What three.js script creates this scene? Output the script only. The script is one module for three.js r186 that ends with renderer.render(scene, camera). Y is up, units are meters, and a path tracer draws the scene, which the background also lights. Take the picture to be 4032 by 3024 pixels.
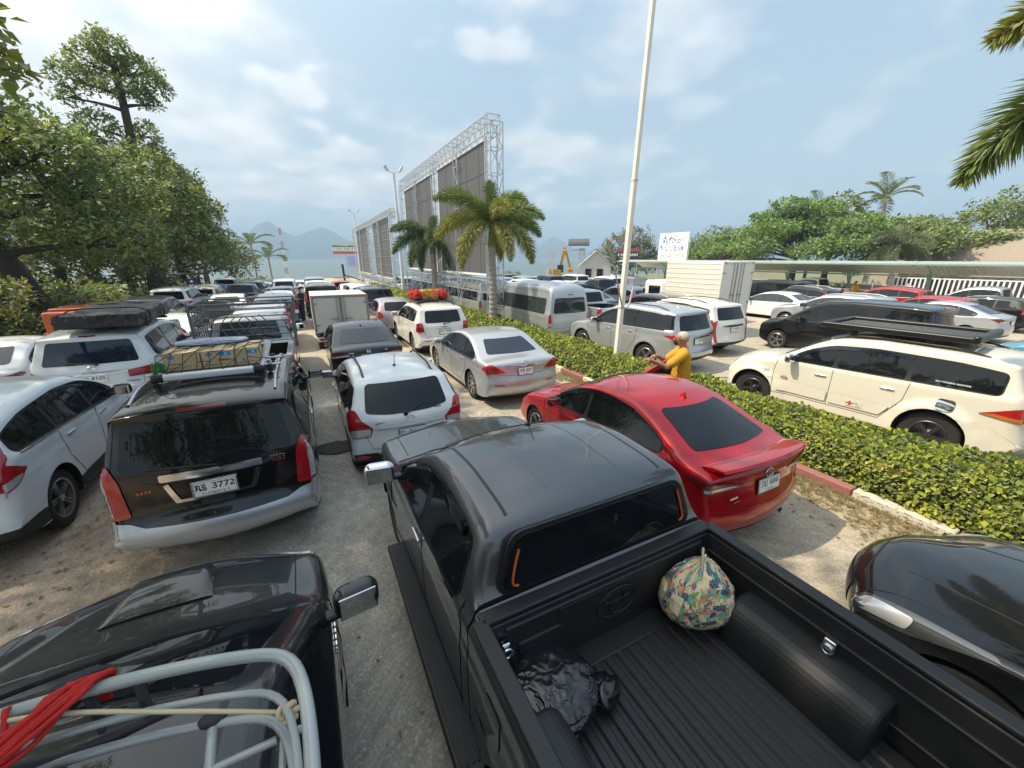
import * as THREE from 'three';
import { mergeGeometries, mergeVertices, toCreasedNormals } from 'three/addons/utils/BufferGeometryUtils.js';
import { RoundedBoxGeometry } from 'three/addons/geometries/RoundedBoxGeometry.js';
import { MarchingCubes } from 'three/addons/objects/MarchingCubes.js';
import { Brush, Evaluator, SUBTRACTION } from 'three-bvh-csg';
import { MeshBVH } from 'three-mesh-bvh';
import { createNoise2D, createNoise3D } from 'simplex-noise';

// ---------------------------------------------------------------- camera, sky, sun, exposure
const D2R = Math.PI / 180;
function rng(seed) { let s = seed >>> 0; return () => { s = (s + 0x6d2b79f5) | 0; let t = Math.imul(s ^ (s >>> 15), 1 | s); t = (t + Math.imul(t ^ (t >>> 7), 61 | t)) ^ t; return ((t ^ (t >>> 14)) >>> 0) / 4294967296; }; }
const scene = new THREE.Scene();
const camera = new THREE.PerspectiveCamera(88.2, 4 / 3, 0.05, 40000);
camera.position.set(0, 3.1, 0);
camera.rotation.order = 'YXZ';
camera.rotation.set(-17.6 * D2R, -27.06 * D2R, 0);
scene.add(camera);
const renderer = new THREE.WebGLRenderer({ antialias: true });
renderer.toneMapping = THREE.LinearToneMapping;
renderer.toneMappingExposure = 1.55;
renderer.shadowMap.enabled = true;

const n2 = createNoise2D(rng(11)), n3 = createNoise3D(rng(12));
const fbm2 = (x, y, o = 4) => { let a = 0, k = 0.5, f = 1; for (let i = 0; i < o; i++) { a += k * n2(x * f, y * f); k *= 0.5; f *= 2.03; } return a; };
const fbm3 = (x, y, z, o = 4) => { let a = 0, k = 0.5, f = 1; for (let i = 0; i < o; i++) { a += k * n3(x * f, y * f, z * f); k *= 0.5; f *= 2.03; } return a; };
const sst = (a, b, x) => { const t = Math.min(1, Math.max(0, (x - a) / (b - a))); return t * t * (3 - 2 * t); };
const lerp = (a, b, t) => a + (b - a) * t, clamp = (x, a, b) => Math.min(b, Math.max(a, x));

const SUN = new THREE.Vector3(-0.7, 1.08, -0.3).normalize();
{ // hazy tropical sky with broken cloud, computed as an equirectangular panorama
  const W = 1024, Hh = 512, data = new Float32Array(W * Hh * 4);
  for (let j = 0; j < Hh; j++) for (let i = 0; i < W; i++) {
    const v = (j + 0.5) / Hh, u = (i + 0.5) / W, el = (v - 0.5) * Math.PI, az = (u - 0.5) * 2 * Math.PI;
    const dx = Math.cos(el) * Math.cos(az), dz = Math.cos(el) * Math.sin(az), dy = Math.sin(el);
    const h = Math.max(0, dy);
    // clear air: paler and greyer low down
    let r = lerp(0.36, 0.27, sst(0, 0.7, h)), g = lerp(0.47, 0.395, sst(0, 0.7, h)), b = lerp(0.54, 0.55, sst(0, 0.7, h));
    const low = Math.exp(-h * 9); r += 0.10 * low; g += 0.10 * low; b += 0.06 * low;
    // whitening toward the sun
    const cs = dx * SUN.x + dy * SUN.y + dz * SUN.z, gl = Math.pow(Math.max(0, cs), 3);
    r += 1.25 * gl; g += 1.15 * gl; b += 0.92 * gl;
    // cloud: sheets projected on a plane overhead
    const q = 1 / (h + 0.16), px = dx * q, pz = dz * q;
    const big = fbm2(px * 0.55 + 3.1, pz * 0.55 - 1.7, 4), det = fbm2(px * 1.7 + 7, pz * 1.7 + 2, 5);
    let side = sst(0.55, -0.35, dx * 0.891 + dz * 0.454);  // more cloud on the landward, left side
    let c = sst(-0.05, 0.8, big + 0.5 * det + 0.62 * side - 0.26);
    const puff = sst(0.1, 0.42, fbm2(px * 1.25 + 21, pz * 1.25 + 5, 5)) * sst(0.02, 0.12, h) * (1 - sst(0.5, 0.8, h));
    c = Math.max(c * 0.85, puff * (0.25 + 0.45 * side));
    c *= sst(0.0, 0.10, h) * 0.9;
    const lit = 0.76 + 0.26 * fbm2(px * 2.6 + 1, pz * 2.6 + 9, 3) + 0.75 * gl;
    r = lerp(r, 1.01 * lit, c); g = lerp(g, 0.99 * lit, c); b = lerp(b, 0.97 * lit, c);
    if (dy < 0) { r = 0.42; g = 0.50; b = 0.56; }
    const o = (j * W + i) * 4; data[o] = r; data[o + 1] = g; data[o + 2] = b; data[o + 3] = 1;
  }
  const t = new THREE.DataTexture(data, W, Hh, THREE.RGBAFormat, THREE.FloatType);
  t.mapping = THREE.EquirectangularReflectionMapping; t.magFilter = t.minFilter = THREE.LinearFilter; t.wrapS = THREE.RepeatWrapping; t.needsUpdate = true;
  scene.background = t; scene.environment = t;
}
const sun = new THREE.DirectionalLight(new THREE.Color(1.0, 0.87, 0.66), 3.7);
sun.position.copy(SUN).multiplyScalar(120); sun.target.position.set(5, 0, -20); sun.castShadow = true; sun.shadow.radius = 1.6;
sun.position.add(sun.target.position);
Object.assign(sun.shadow.camera, { left: -60, right: 60, top: 60, bottom: -60, near: 1, far: 300 }); sun.shadow.mapSize.set(4096, 4096);
scene.add(sun, sun.target);

// ---------------------------------------------------------------- naming helpers
const taken = {};
function numbered(n) { const k = taken[n] = (taken[n] ?? -1) + 1; return k ? n + '_' + String(k).padStart(3, '0') : n; }
function tag(o, label, category, group, kind) { if (label) o.userData.label = label; if (category) o.userData.category = category; if (group) o.userData.group = group; if (kind) o.userData.kind = kind; return o; }
function thing(name, label, category, pos = [0, 0, 0], yaw = 0, group) { const o = new THREE.Group(); o.name = numbered(name); o.position.set(...pos); o.rotation.y = yaw; scene.add(o); return tag(o, label, category, group); }
function mesh(name, geo, mat, parent, pos, rot) { const m = new THREE.Mesh(geo, mat); m.name = name; m.castShadow = m.receiveShadow = true; if (pos) m.position.set(...pos); if (rot) m.rotation.set(...rot); if (parent) parent.add(m); return m; }
function single(name, geo, mat, label, category, group) { const m = mesh(numbered(name), geo, mat, scene); return tag(m, label, category, group); }
function struct(name, geo, mat) { const m = mesh(numbered(name), geo, mat, scene); m.userData.kind = 'structure'; return m; }
const merge = (list) => { list = list.filter(Boolean).map((g) => { g = g.index ? g.toNonIndexed() : g; for (const k of Object.keys(g.attributes)) if (!['position', 'normal', 'uv'].includes(k)) g.deleteAttribute(k); if (!g.attributes.uv) g.setAttribute('uv', new THREE.BufferAttribute(new Float32Array(g.attributes.position.count * 2), 2)); return g; }); return mergeGeometries(list); };
const box = (w, h, d, x = 0, y = 0, z = 0, rx = 0, ry = 0, rz = 0) => { const g = new THREE.BoxGeometry(w, h, d); if (rx) g.rotateX(rx); if (ry) g.rotateY(ry); if (rz) g.rotateZ(rz); return g.translate(x, y, z); };
const rbox = (w, h, d, r, x = 0, y = 0, z = 0, s = 2) => new RoundedBoxGeometry(w, h, d, s, r).translate(x, y, z);
const vec = (a) => new THREE.Vector3(...a);
function rod(a, b, r, n = 6) { const A = vec(a), B = vec(b), d = B.clone().sub(A), g = new THREE.CylinderGeometry(r, r, d.length(), n, 1); g.applyQuaternion(new THREE.Quaternion().setFromUnitVectors(new THREE.Vector3(0, 1, 0), d.normalize())); return g.translate((A.x + B.x) / 2, (A.y + B.y) / 2, (A.z + B.z) / 2); }
function bar(a, b, w, h) { const A = vec(a), B = vec(b), d = B.clone().sub(A), g = new THREE.BoxGeometry(w, h, d.length()); const m = new THREE.Matrix4().lookAt(B, A, Math.abs(d.y) > 0.99 * d.length() ? new THREE.Vector3(1, 0, 0) : new THREE.Vector3(0, 1, 0)); g.applyMatrix4(m); return g.translate((A.x + B.x) / 2, (A.y + B.y) / 2, (A.z + B.z) / 2); }
function tube(pts, r, seg = 24, n = 6, closed = false) { return new THREE.TubeGeometry(new THREE.CatmullRomCurve3(pts.map(vec), closed, 'centripetal'), seg, r, n, closed); }
function limb(a, b, r0, r1, n = 7, bend = null) { // tapered, optionally bent branch
  const A = vec(a), B = vec(b), M = A.clone().lerp(B, 0.5); if (bend) M.add(vec(bend));
  const c = new THREE.QuadraticBezierCurve3(A, M, B), S = bend ? 6 : 2, fr = c.computeFrenetFrames(S), P = [], I = [];
  for (let i = 0; i <= S; i++) { const p = c.getPoint(i / S), r = lerp(r0, r1, i / S); for (let k = 0; k <= n; k++) { const t = k / n * Math.PI * 2, q = p.clone().addScaledVector(fr.normals[i], Math.cos(t) * r).addScaledVector(fr.binormals[i], Math.sin(t) * r); P.push(q.x, q.y, q.z); } }
  for (let i = 0; i < S; i++) for (let k = 0; k < n; k++) { const o = i * (n + 1) + k; I.push(o, o + 1, o + n + 1, o + 1, o + n + 2, o + n + 1); }
  const g = new THREE.BufferGeometry(); g.setAttribute('position', new THREE.Float32BufferAttribute(P, 3)); g.setIndex(I); g.computeVertexNormals(); return g;
}
// ---------------------------------------------------------------- textures and materials
function canvasTex(w, h, draw, srgb = true) { const c = document.createElement('canvas'); c.width = w; c.height = h; draw(c.getContext('2d'), w, h); const t = new THREE.CanvasTexture(c); if (srgb) t.colorSpace = THREE.SRGBColorSpace; t.magFilter = THREE.LinearFilter; return t; }
function dataTex(w, h, fn, srgb = true) { const d = new Uint8Array(w * h * 4); for (let j = 0; j < h; j++) for (let i = 0; i < w; i++) { const c = fn(i / w, j / h, i, j), o = (j * w + i) * 4; d[o] = clamp(c[0], 0, 1) * 255; d[o + 1] = clamp(c[1], 0, 1) * 255; d[o + 2] = clamp(c[2], 0, 1) * 255; d[o + 3] = 255; } const t = new THREE.DataTexture(d, w, h); t.magFilter = THREE.LinearFilter; t.minFilter = THREE.LinearMipmapLinearFilter; t.generateMipmaps = true; t.wrapS = t.wrapT = THREE.RepeatWrapping; if (srgb) t.colorSpace = THREE.SRGBColorSpace; t.needsUpdate = true; return t; }
const lin = (r, g, b) => new THREE.Color().setRGB(r, g, b);
const std = (c, rough = 0.7, metal = 0, x = {}) => new THREE.MeshStandardMaterial({ color: Array.isArray(c) ? lin(...c) : c, roughness: rough, metalness: metal, ...x });
const phys = (c, rough, metal, x = {}) => new THREE.MeshPhysicalMaterial({ color: Array.isArray(c) ? lin(...c) : c, roughness: rough, metalness: metal, ...x });
const paint = (c, metal = 0.25, rough = 0.38) => phys(c, rough, metal, { clearcoat: 1, clearcoatRoughness: 0.025, specularIntensity: 0.3 });
const M = {
  glass: phys([0.008, 0.010, 0.012], 0.02, 0, { ior: 1.45 }),
  bluglass: phys([0.012, 0.018, 0.035], 0.02, 0, { ior: 1.55 }),
  paleglass: phys([0.03, 0.04, 0.04], 0.02, 0, { ior: 1.6 }),
  trim: std([0.012, 0.012, 0.013], 0.35), plastic: std([0.022, 0.022, 0.024], 0.6), gap: std([0.006, 0.006, 0.006], 0.8), well: std([0.012, 0.011, 0.010], 0.95),
  tyre: std([0.022, 0.021, 0.020], 0.85), rim: std([0.50, 0.50, 0.51], 0.32, 0.9), darkrim: std([0.10, 0.10, 0.105], 0.4, 0.8), chrome: std([0.75, 0.76, 0.78], 0.12, 1),
  red: phys([0.42, 0.012, 0.016], 0.18, 0, { clearcoat: 1, clearcoatRoughness: 0.04 }), darkred: phys([0.16, 0.008, 0.012], 0.15, 0, { clearcoat: 1, clearcoatRoughness: 0.04 }),
  clear: phys([0.62, 0.62, 0.62], 0.12, 0.35, { clearcoat: 1 }), amber: phys([0.55, 0.16, 0.03], 0.2, 0, { clearcoat: 1 }),
  white: paint([0.78, 0.79, 0.80], 0, 0.4), pearl: paint([0.77, 0.75, 0.70], 0, 0.4), cream: paint([0.74, 0.70, 0.60], 0, 0.4),
  silver: paint([0.50, 0.52, 0.54], 0.55, 0.36), steel: paint([0.36, 0.38, 0.40], 0.55, 0.36), grey: paint([0.12, 0.125, 0.135], 0.5, 0.36), dark: paint([0.045, 0.046, 0.05], 0.4, 0.34),
  black: paint([0.008, 0.008, 0.009], 0.1, 0.3), redpaint: paint([0.40, 0.004, 0.010], 0.3, 0.34), maroon: paint([0.05, 0.012, 0.02], 0.3, 0.34), pink: paint([0.46, 0.38, 0.40], 0.5, 0.36), blue: paint([0.03, 0.13, 0.36], 0.4, 0.34), sky: paint([0.12, 0.32, 0.46], 0.4, 0.34), orange: paint([0.40, 0.09, 0.04], 0.1, 0.45), bluegrey: paint([0.16, 0.20, 0.27], 0.5, 0.36), brown: paint([0.028, 0.022, 0.022], 0.3, 0.34),
  steelpaint: std([0.60, 0.61, 0.62], 0.45, 0.3), orangestrap: std([0.5, 0.10, 0.02], 0.6),
};
// ---------------------------------------------------------------- vehicle builder
// A body is the side outline swept across the width: [z from the nose, y, crown, edge radius]; half-width follows plan taper, barrel and tumblehome.
function halfWidth(s, z, y) {
  const t = clamp(z / s.L, 0, 1), b = lerp(s.belt[0], s.belt[1], t);
  const zn = Math.max(0, 1 - z / 1.1), zt = Math.max(0, 1 - (s.L - z) / 0.9);
  let w = s.W / 2 * (1 - (s.nose ?? 0.09) * zn * zn - (s.tail ?? 0.05) * zt * zt);
  if (y < b) { const u = (b - y) / (b - 0.22); w -= 0.055 * (u - 0.32) * (u - 0.32); if (s.crease) { const c = (y - (s.crease + 0.03 * t)) / 0.03; w -= 0.008 * sst(0, 1, c) * sst(8, 2, c); } }
  else { const v = (y - b) / (s.H - b); w -= 0.0056 + (s.shoulder ?? 0.028) * sst(0, 0.14, v) + (s.tumble ?? 0.17) * Math.pow(v, 1.15); }
  if (s.flare) for (const wz of [s.fo, s.fo + s.wb]) { const d = Math.hypot(z - wz, y - s.tr) / (s.tr * 1.28); if (d < 1.25) w += s.flare * sst(1.25, 0.95, d); }
  return w;
}
function outline(s, step, iters) {
  const C = s.profile.map((p) => [p[0], p[1], p[2] ?? 0.04, p[3] ?? 0.07]), a = C[0], e = C[C.length - 1];
  const pts = []; const seg = (p, q, st) => { const n = Math.max(1, Math.round(Math.hypot(q[0] - p[0], q[1] - p[1]) / st)); for (let i = 0; i < n; i++) pts.push(p.map((v, k) => lerp(v, q[k], i / n))); };
  for (let i = 0; i + 1 < C.length; i++) seg(C[i], C[i + 1], step);
  const under0 = [e[0] - 0.25, s.clear, 0.0, 0.04], under1 = [a[0] + 0.25, s.clear, 0.0, 0.04];
  seg(e, under0, step * 2); seg(under0, under1, step * 4); seg(under1, a, step * 2);
  let P = pts; const n = P.length;
  for (let k = 0; k < iters; k++) P = P.map((p, i) => { const m = P[(i + n - 1) % n], q = P[(i + 1) % n]; return p.map((v, j) => 0.5 * v + 0.25 * (m[j] + q[j])); });
  return P;
}
function topAt(s, z) { let y = 0; const P = s._out; for (let i = 0; i < P.length; i++) { const a = P[i], b = P[(i + 1) % P.length]; if ((a[0] - z) * (b[0] - z) <= 0 && a[0] !== b[0]) y = Math.max(y, lerp(a[1], b[1], (z - a[0]) / (b[0] - a[0]))); } return y; }
function bodyGeometry(s, lo) {
  const P = s._out = outline(s, lo ? 0.085 : 0.045, lo ? 2 : 5), n = P.length, L2 = s.L / 2;
  const NQ = lo ? 4 : 9, NF = lo ? 3 : 5, NS = lo ? 8 : 20, cols = [];
  const ys = s.spine ?? 0.62;
  for (let i = 0; i < n; i++) {
    const p = P[i], a = P[(i + n - 1) % n], b = P[(i + 1) % n], tz = b[0] - a[0], ty = b[1] - a[1], l = Math.hypot(tz, ty) || 1;
    const nz = ty / l, ny = -tz / l;              // inward normal: outline runs nose -> roof -> tail
    const bow = p[2], r = p[3], col = [], d1 = bow + r, az = p[0] + nz * d1, ay = p[1] + ny * d1, Wc = halfWidth(s, az, ay);
    for (let k = 0; k <= NQ; k++) { const q = k / NQ, d = bow * q * q; col.push([q * (Wc - r), p[1] + ny * d, p[0] + nz * d]); }
    for (let k = 1; k <= NF; k++) { const f = k / NF * Math.PI / 2, d = bow + r * (1 - Math.cos(f)); col.push([Wc - r + r * Math.sin(f), p[1] + ny * d, p[0] + nz * d]); }
    const sz = clamp(az, 0.5, s.L - 0.5), sy = ys;
    for (let k = 1; k <= NS; k++) { const z = lerp(az, sz, k / NS), y = lerp(ay, sy, k / NS); col.push([halfWidth(s, z, y), y, z]); }
    cols.push(col);
  }
  const m = cols[0].length, pos = [], idx = [];
  for (const sgn of [1, -1]) { const o = pos.length / 3; for (const c of cols) for (const v of c) pos.push(sgn * v[0], v[1], v[2] - L2);
    for (let i = 0; i < n; i++) for (let k = 0; k + 1 < m; k++) { const A = o + i * m + k, B = o + ((i + 1) % n) * m + k, t = sgn > 0 ? [A, B, A + 1, B, B + 1, A + 1] : [A, A + 1, B, B, A + 1, B + 1]; idx.push(...t); } }
  let g = new THREE.BufferGeometry(); g.setAttribute('position', new THREE.Float32BufferAttribute(pos, 3)); g.setIndex(idx);
  g = mergeVertices(g, 1e-4);
  const ix = g.index.array, out = [], q = g.attributes.position, A = new THREE.Vector3(), B = new THREE.Vector3(), Cc = new THREE.Vector3();
  for (let i = 0; i < ix.length; i += 3) { const [a, b, c] = [ix[i], ix[i + 1], ix[i + 2]]; if (a === b || b === c || a === c) continue; A.fromBufferAttribute(q, a); B.fromBufferAttribute(q, b); Cc.fromBufferAttribute(q, c); if (B.sub(A).cross(Cc.sub(A)).length() < 1e-9) continue; out.push(a, b, c); }
  g.setIndex(out); g.computeVertexNormals();
  return g;
}
const csg = new Evaluator(); csg.attributes = ['position', 'normal']; csg.useGroups = true;
function carve(geo, cutters) { // returns [painted shell, dark cut faces]
  let A = new Brush(geo, M.white); A.updateMatrixWorld();
  for (const c of cutters) { c.deleteAttribute('uv'); const B = new Brush(c, M.well); B.updateMatrixWorld(); A = csg.evaluate(A, B, SUBTRACTION); }
  const g = A.geometry, mats = [A.material].flat(), outs = [[], []], I = g.index;
  for (const gr of g.groups) { const w = mats[gr.materialIndex] === M.well ? 1 : 0; for (let i = gr.start; i < gr.start + gr.count; i++) outs[w].push(I ? I.getX(i) : i); }
  return outs.map((ids) => { const n = new THREE.BufferGeometry(); const P = new Float32Array(ids.length * 3), N = new Float32Array(ids.length * 3); ids.forEach((v, k) => { for (let j = 0; j < 3; j++) { P[k * 3 + j] = g.attributes.position.array[v * 3 + j]; N[k * 3 + j] = g.attributes.normal.array[v * 3 + j]; } }); n.setAttribute('position', new THREE.BufferAttribute(P, 3)); n.setAttribute('normal', new THREE.BufferAttribute(N, 3)); return n; });
}
function roundPoly(pts, r, n = 4) { const out = []; const N = pts.length; for (let i = 0; i < N; i++) { const p = pts[i], a = pts[(i + N - 1) % N], b = pts[(i + 1) % N], rr = p[2] ?? r; const la = Math.hypot(a[0] - p[0], a[1] - p[1]), lb = Math.hypot(b[0] - p[0], b[1] - p[1]), d = Math.min(rr, la * 0.45, lb * 0.45); if (d < 1e-4) { out.push([p[0], p[1]]); continue; } const A = [p[0] + (a[0] - p[0]) * d / la, p[1] + (a[1] - p[1]) * d / la], B = [p[0] + (b[0] - p[0]) * d / lb, p[1] + (b[1] - p[1]) * d / lb]; for (let k = 0; k <= n; k++) { const t = k / n, u = 1 - t; out.push([u * u * A[0] + 2 * u * t * p[0] + t * t * B[0], u * u * A[1] + 2 * u * t * p[1] + t * t * B[1]]); } } return out; }
const strip = (line, w) => { const L = [], R = []; line.forEach((p, i) => { const a = line[Math.max(0, i - 1)], b = line[Math.min(line.length - 1, i + 1)], dx = b[0] - a[0], dy = b[1] - a[1], l = Math.hypot(dx, dy) || 1; L.push([p[0] - dy / l * w / 2, p[1] + dx / l * w / 2]); R.unshift([p[0] + dy / l * w / 2, p[1] - dx / l * w / 2]); }); return L.concat(R); };
const VIEWS = { rear: { o: (u, v) => [u, v, 9], d: [0, 0, -1] }, front: { o: (u, v) => [u, v, -9], d: [0, 0, 1] }, left: { o: (u, v) => [-9, v, u], d: [1, 0, 0] }, right: { o: (u, v) => [9, v, u], d: [-1, 0, 0] }, top: { o: (u, v) => [u, 9, v], d: [0, -1, 0] }, cornerl: { o: (u, v) => [-6.36 + v * 0.7071, 6.36 + v * 0.7071, u], d: [0.7071, -0.7071, 0] }, cornerr: { o: (u, v) => [6.36 - v * 0.7071, 6.36 + v * 0.7071, u], d: [-0.7071, -0.7071, 0] } };
// A panel laid on the body: a polygon seen in one view, dropped on the surface, proud by eps with a rim around it.
function panel(bvhs, view, poly, eps = 0.004, maxLen = 0.12) {
  const V = VIEWS[view], P2 = [];
  for (let i = 0; i < poly.length; i++) { const a = poly[i], b = poly[(i + 1) % poly.length], n = Math.max(1, Math.ceil(Math.hypot(b[0] - a[0], b[1] - a[1]) / maxLen)); for (let k = 0; k < n; k++) P2.push(new THREE.Vector2(lerp(a[0], b[0], k / n), lerp(a[1], b[1], k / n))); }
  if (THREE.ShapeUtils.isClockWise(P2)) P2.reverse();
  const ring = P2.length; let T = THREE.ShapeUtils.triangulateShape(P2, []); const mids = new Map();
  for (let it = 0; it < 11; it++) { const nt = []; let split = false;
    for (const t of T) { let best = -1, bl = maxLen * 1.25; for (let k = 0; k < 3; k++) { const l = P2[t[k]].distanceTo(P2[t[(k + 1) % 3]]); const a = Math.min(t[k], t[(k + 1) % 3]), b = Math.max(t[k], t[(k + 1) % 3]); const edge = a < ring && b < ring && (b - a === 1 || b - a === ring - 1); if (!edge && l > bl) { bl = l; best = k; } }
      if (best < 0) { nt.push(t); continue; } split = true; const a = t[best], b = t[(best + 1) % 3], c = t[(best + 2) % 3], key = Math.min(a, b) + '_' + Math.max(a, b); let m = mids.get(key); if (m === undefined) { m = P2.length; P2.push(P2[a].clone().add(P2[b]).multiplyScalar(0.5)); mids.set(key, m); } nt.push([a, m, c], [m, b, c]); }
    // keep the mesh conforming: split neighbours on edges that got a midpoint
    const conf = []; const q = nt.slice(); while (q.length) { const t = q.pop(); let done = false; for (let k = 0; k < 3 && !done; k++) { const a = t[k], b = t[(k + 1) % 3], c = t[(k + 2) % 3], m = mids.get(Math.min(a, b) + '_' + Math.max(a, b)); if (m !== undefined) { q.push([a, m, c], [m, b, c]); done = true; } } if (!done) conf.push(t); }
    T = conf; if (!split) break; }
  const pos = [], nor = [], d = new THREE.Vector3(...V.d), ray = new THREE.Ray(), n = new THREE.Vector3(), tri = [new THREE.Vector3(), new THREE.Vector3(), new THREE.Vector3()], bc = new THREE.Vector3(); const bad = [];
  const hitAt = (u, v) => { let best = null; ray.origin.set(...V.o(u, v)); ray.direction.copy(d); for (const b of bvhs) { const h = b.raycastFirst(ray, THREE.DoubleSide); if (h && (!best || h.distance < best.h.distance)) best = { h, b }; } return best; };
  const sideV = view === 'left' || view === 'right';
  const off = (H) => { const f = H.h.face, N = H.b.geometry.attributes.normal, v = Math.abs(N.getX(f.a) + N.getX(f.b) + N.getX(f.c)) / 3; return sideV ? v < 0.55 : v > 0.83; };
  for (const p of P2) { let H = hitAt(p.x, p.y);
    if (view.length < 6 && view !== 'top') for (let k = 0; k < 70 && (!H || off(H)); k++) { p.x -= Math.sign(p.x) * 0.008; H = hitAt(p.x, p.y); }
    if (!H) { bad[pos.length / 3] = true; pos.push(0, 0, 0); nor.push(0, 1, 0); continue; }
    const g = H.b.geometry, f = H.h.face, N = g.attributes.normal, Q = g.attributes.position; [f.a, f.b, f.c].forEach((v, k) => tri[k].fromBufferAttribute(Q, v)); THREE.Triangle.getBarycoord(H.h.point, ...tri, bc);
    n.set(0, 0, 0); [f.a, f.b, f.c].forEach((v, k) => { const w = [bc.x, bc.y, bc.z][k]; n.x += w * N.getX(v); n.y += w * N.getY(v); n.z += w * N.getZ(v); }); n.normalize(); if (n.dot(d) > 0) n.negate();
    const e = [H.h.point.x + n.x * eps, H.h.point.y + n.y * eps, H.h.point.z + n.z * eps]; pos.push(...e); if (n.x * d.x + n.y * d.y + n.z * d.z > -0.12) bad[pos.length / 3 - 1] = true; nor.push(n.x, n.y, n.z); }
  // lift triangles that would dip under the curved body, and smooth the normals of glass
  for (let pass = 0; pass < 2; pass++) for (const t of T) { if (t.some((v) => bad[v])) continue; for (const w of [[1 / 3, 1 / 3, 1 / 3], [0.5, 0.5, 0], [0, 0.5, 0.5], [0.5, 0, 0.5]]) { let u = 0, v = 0, q = [0, 0, 0]; t.forEach((i, k) => { u += P2[i].x * w[k]; v += P2[i].y * w[k]; for (let j = 0; j < 3; j++) q[j] += pos[i * 3 + j] * w[k]; }); const H = hitAt(u, v); if (!H) continue; const dep = (q[0] - H.h.point.x) * d.x + (q[1] - H.h.point.y) * d.y + (q[2] - H.h.point.z) * d.z + eps * 0.5; if (dep > 0 && dep < 0.05) for (const i of t) for (let j = 0; j < 3; j++) pos[i * 3 + j] -= d.getComponent(j) * dep * 0.8; } }
  if (maxLen > 0.07) for (let it = 0; it < 10; it++) { const acc = new Float32Array(nor.length); for (const t of T) for (const a of t) for (const b of t) for (let j = 0; j < 3; j++) acc[a * 3 + j] += nor[b * 3 + j]; for (let i = 0; i < nor.length; i += 3) { const l = Math.hypot(acc[i], acc[i + 1], acc[i + 2]); if (l > 0) for (let j = 0; j < 3; j++) nor[i + j] = acc[i + j] / l; } }
  const idx = []; T = T.filter((t) => !t.some((v) => bad[v])); T.forEach((t) => idx.push(...t));
  // rim
  const base = pos.length / 3; for (let i = 0; i < ring; i++) { for (const k of [0, 1]) { const e = k ? eps + 0.008 : 0; pos.push(pos[i * 3] - nor[i * 3] * e, pos[i * 3 + 1] - nor[i * 3 + 1] * e, pos[i * 3 + 2] - nor[i * 3 + 2] * e); nor.push(nor[i * 3], nor[i * 3 + 1], nor[i * 3 + 2]); } }
  for (let i = 0; i < ring; i++) { if (bad[i] || bad[(i + 1) % ring]) continue; const a = base + i * 2, b = base + ((i + 1) % ring) * 2; idx.push(a, b, a + 1, b, b + 1, a + 1); }
  // consistent winding toward the normals
  const A = new THREE.Vector3(), B = new THREE.Vector3(), C = new THREE.Vector3(); for (let i = 0; i < T.length * 3; i += 3) { A.fromArray(pos, idx[i] * 3); B.fromArray(pos, idx[i + 1] * 3).sub(A); C.fromArray(pos, idx[i + 2] * 3).sub(A); B.cross(C); if (B.x * nor[idx[i] * 3] + B.y * nor[idx[i] * 3 + 1] + B.z * nor[idx[i] * 3 + 2] < 0) { const t = idx[i + 1]; idx[i + 1] = idx[i + 2]; idx[i + 2] = t; } }
  const g = new THREE.BufferGeometry(); g.setAttribute('position', new THREE.Float32BufferAttribute(pos, 3)); g.setAttribute('normal', new THREE.Float32BufferAttribute(nor, 3)); g.setIndex(idx); return g;
}
// wheels
const wheelCache = {};
function wheelGeos(r, w, style, lo) { const k = [r, w, style, lo].join(); if (wheelCache[k]) return wheelCache[k];
  const ri = r * (style === 'at' ? 0.60 : 0.68), pr = [[ri, -w / 2 + 0.01], [ri + 0.02, -w / 2], [r - 0.045, -w / 2 - 0.004], [r - 0.012, -w / 2 + 0.012], [r, -w / 2 + 0.035], [r, w / 2 - 0.035], [r - 0.012, w / 2 - 0.012], [r - 0.045, w / 2 + 0.004], [ri + 0.02, w / 2], [ri, w / 2 - 0.01]].map((p) => new THREE.Vector2(...p));
  const tyre = new THREE.LatheGeometry(pr, lo ? 18 : 40).rotateZ(-Math.PI / 2);
  const rp = [[0.0, w / 2 - 0.045], [0.05, w / 2 - 0.045], [0.06, w / 2 - 0.09], [ri - 0.03, w / 2 - 0.11], [ri - 0.02, w / 2 - 0.015], [ri + 0.004, w / 2 - 0.004], [ri + 0.004, -w / 2 + 0.01]].map((p) => new THREE.Vector2(...p));
  const parts = [], n = style === 'eight' ? 8 : 5;
  const sp = []; for (let i = 0; i < n; i++) { const a = i / n * Math.PI * 2, two = !lo && n === 5 ? [-0.11, 0.11] : [0]; for (const o of two) sp.push(new THREE.BoxGeometry(0.03, ri * 0.95, n === 8 ? 0.05 : two.length > 1 ? 0.038 : 0.085).translate(0, ri * 0.5, 0).rotateX(a + o * 0.5).translate(w / 2 - 0.04, 0, 0)); }
  const hub = new THREE.CylinderGeometry(0.045, 0.05, 0.03, 12).rotateZ(-Math.PI / 2).translate(w / 2 - 0.03, 0, 0);
  const dish = new THREE.LatheGeometry(rp.slice(0, 5), lo ? 16 : 32).rotateZ(-Math.PI / 2);
  const lip = new THREE.LatheGeometry(rp.slice(4), lo ? 16 : 32).rotateZ(-Math.PI / 2);
  return wheelCache[k] = { tyre, rim: merge([lip, hub, ...sp]), disc: dish };
}
function mirrorGeo(big) { const g = new RoundedBoxGeometry(0.20 * big, 0.15 * big, 0.11, 4, 0.05); const p = g.attributes.position; for (let i = 0; i < p.count; i++) { const z = p.getZ(i); if (z < 0) { p.setX(i, p.getX(i) * (1 + z * 2.2)); p.setY(i, p.getY(i) * (1 + z * 3)); } } g.computeVertexNormals(); return g; }
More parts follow.
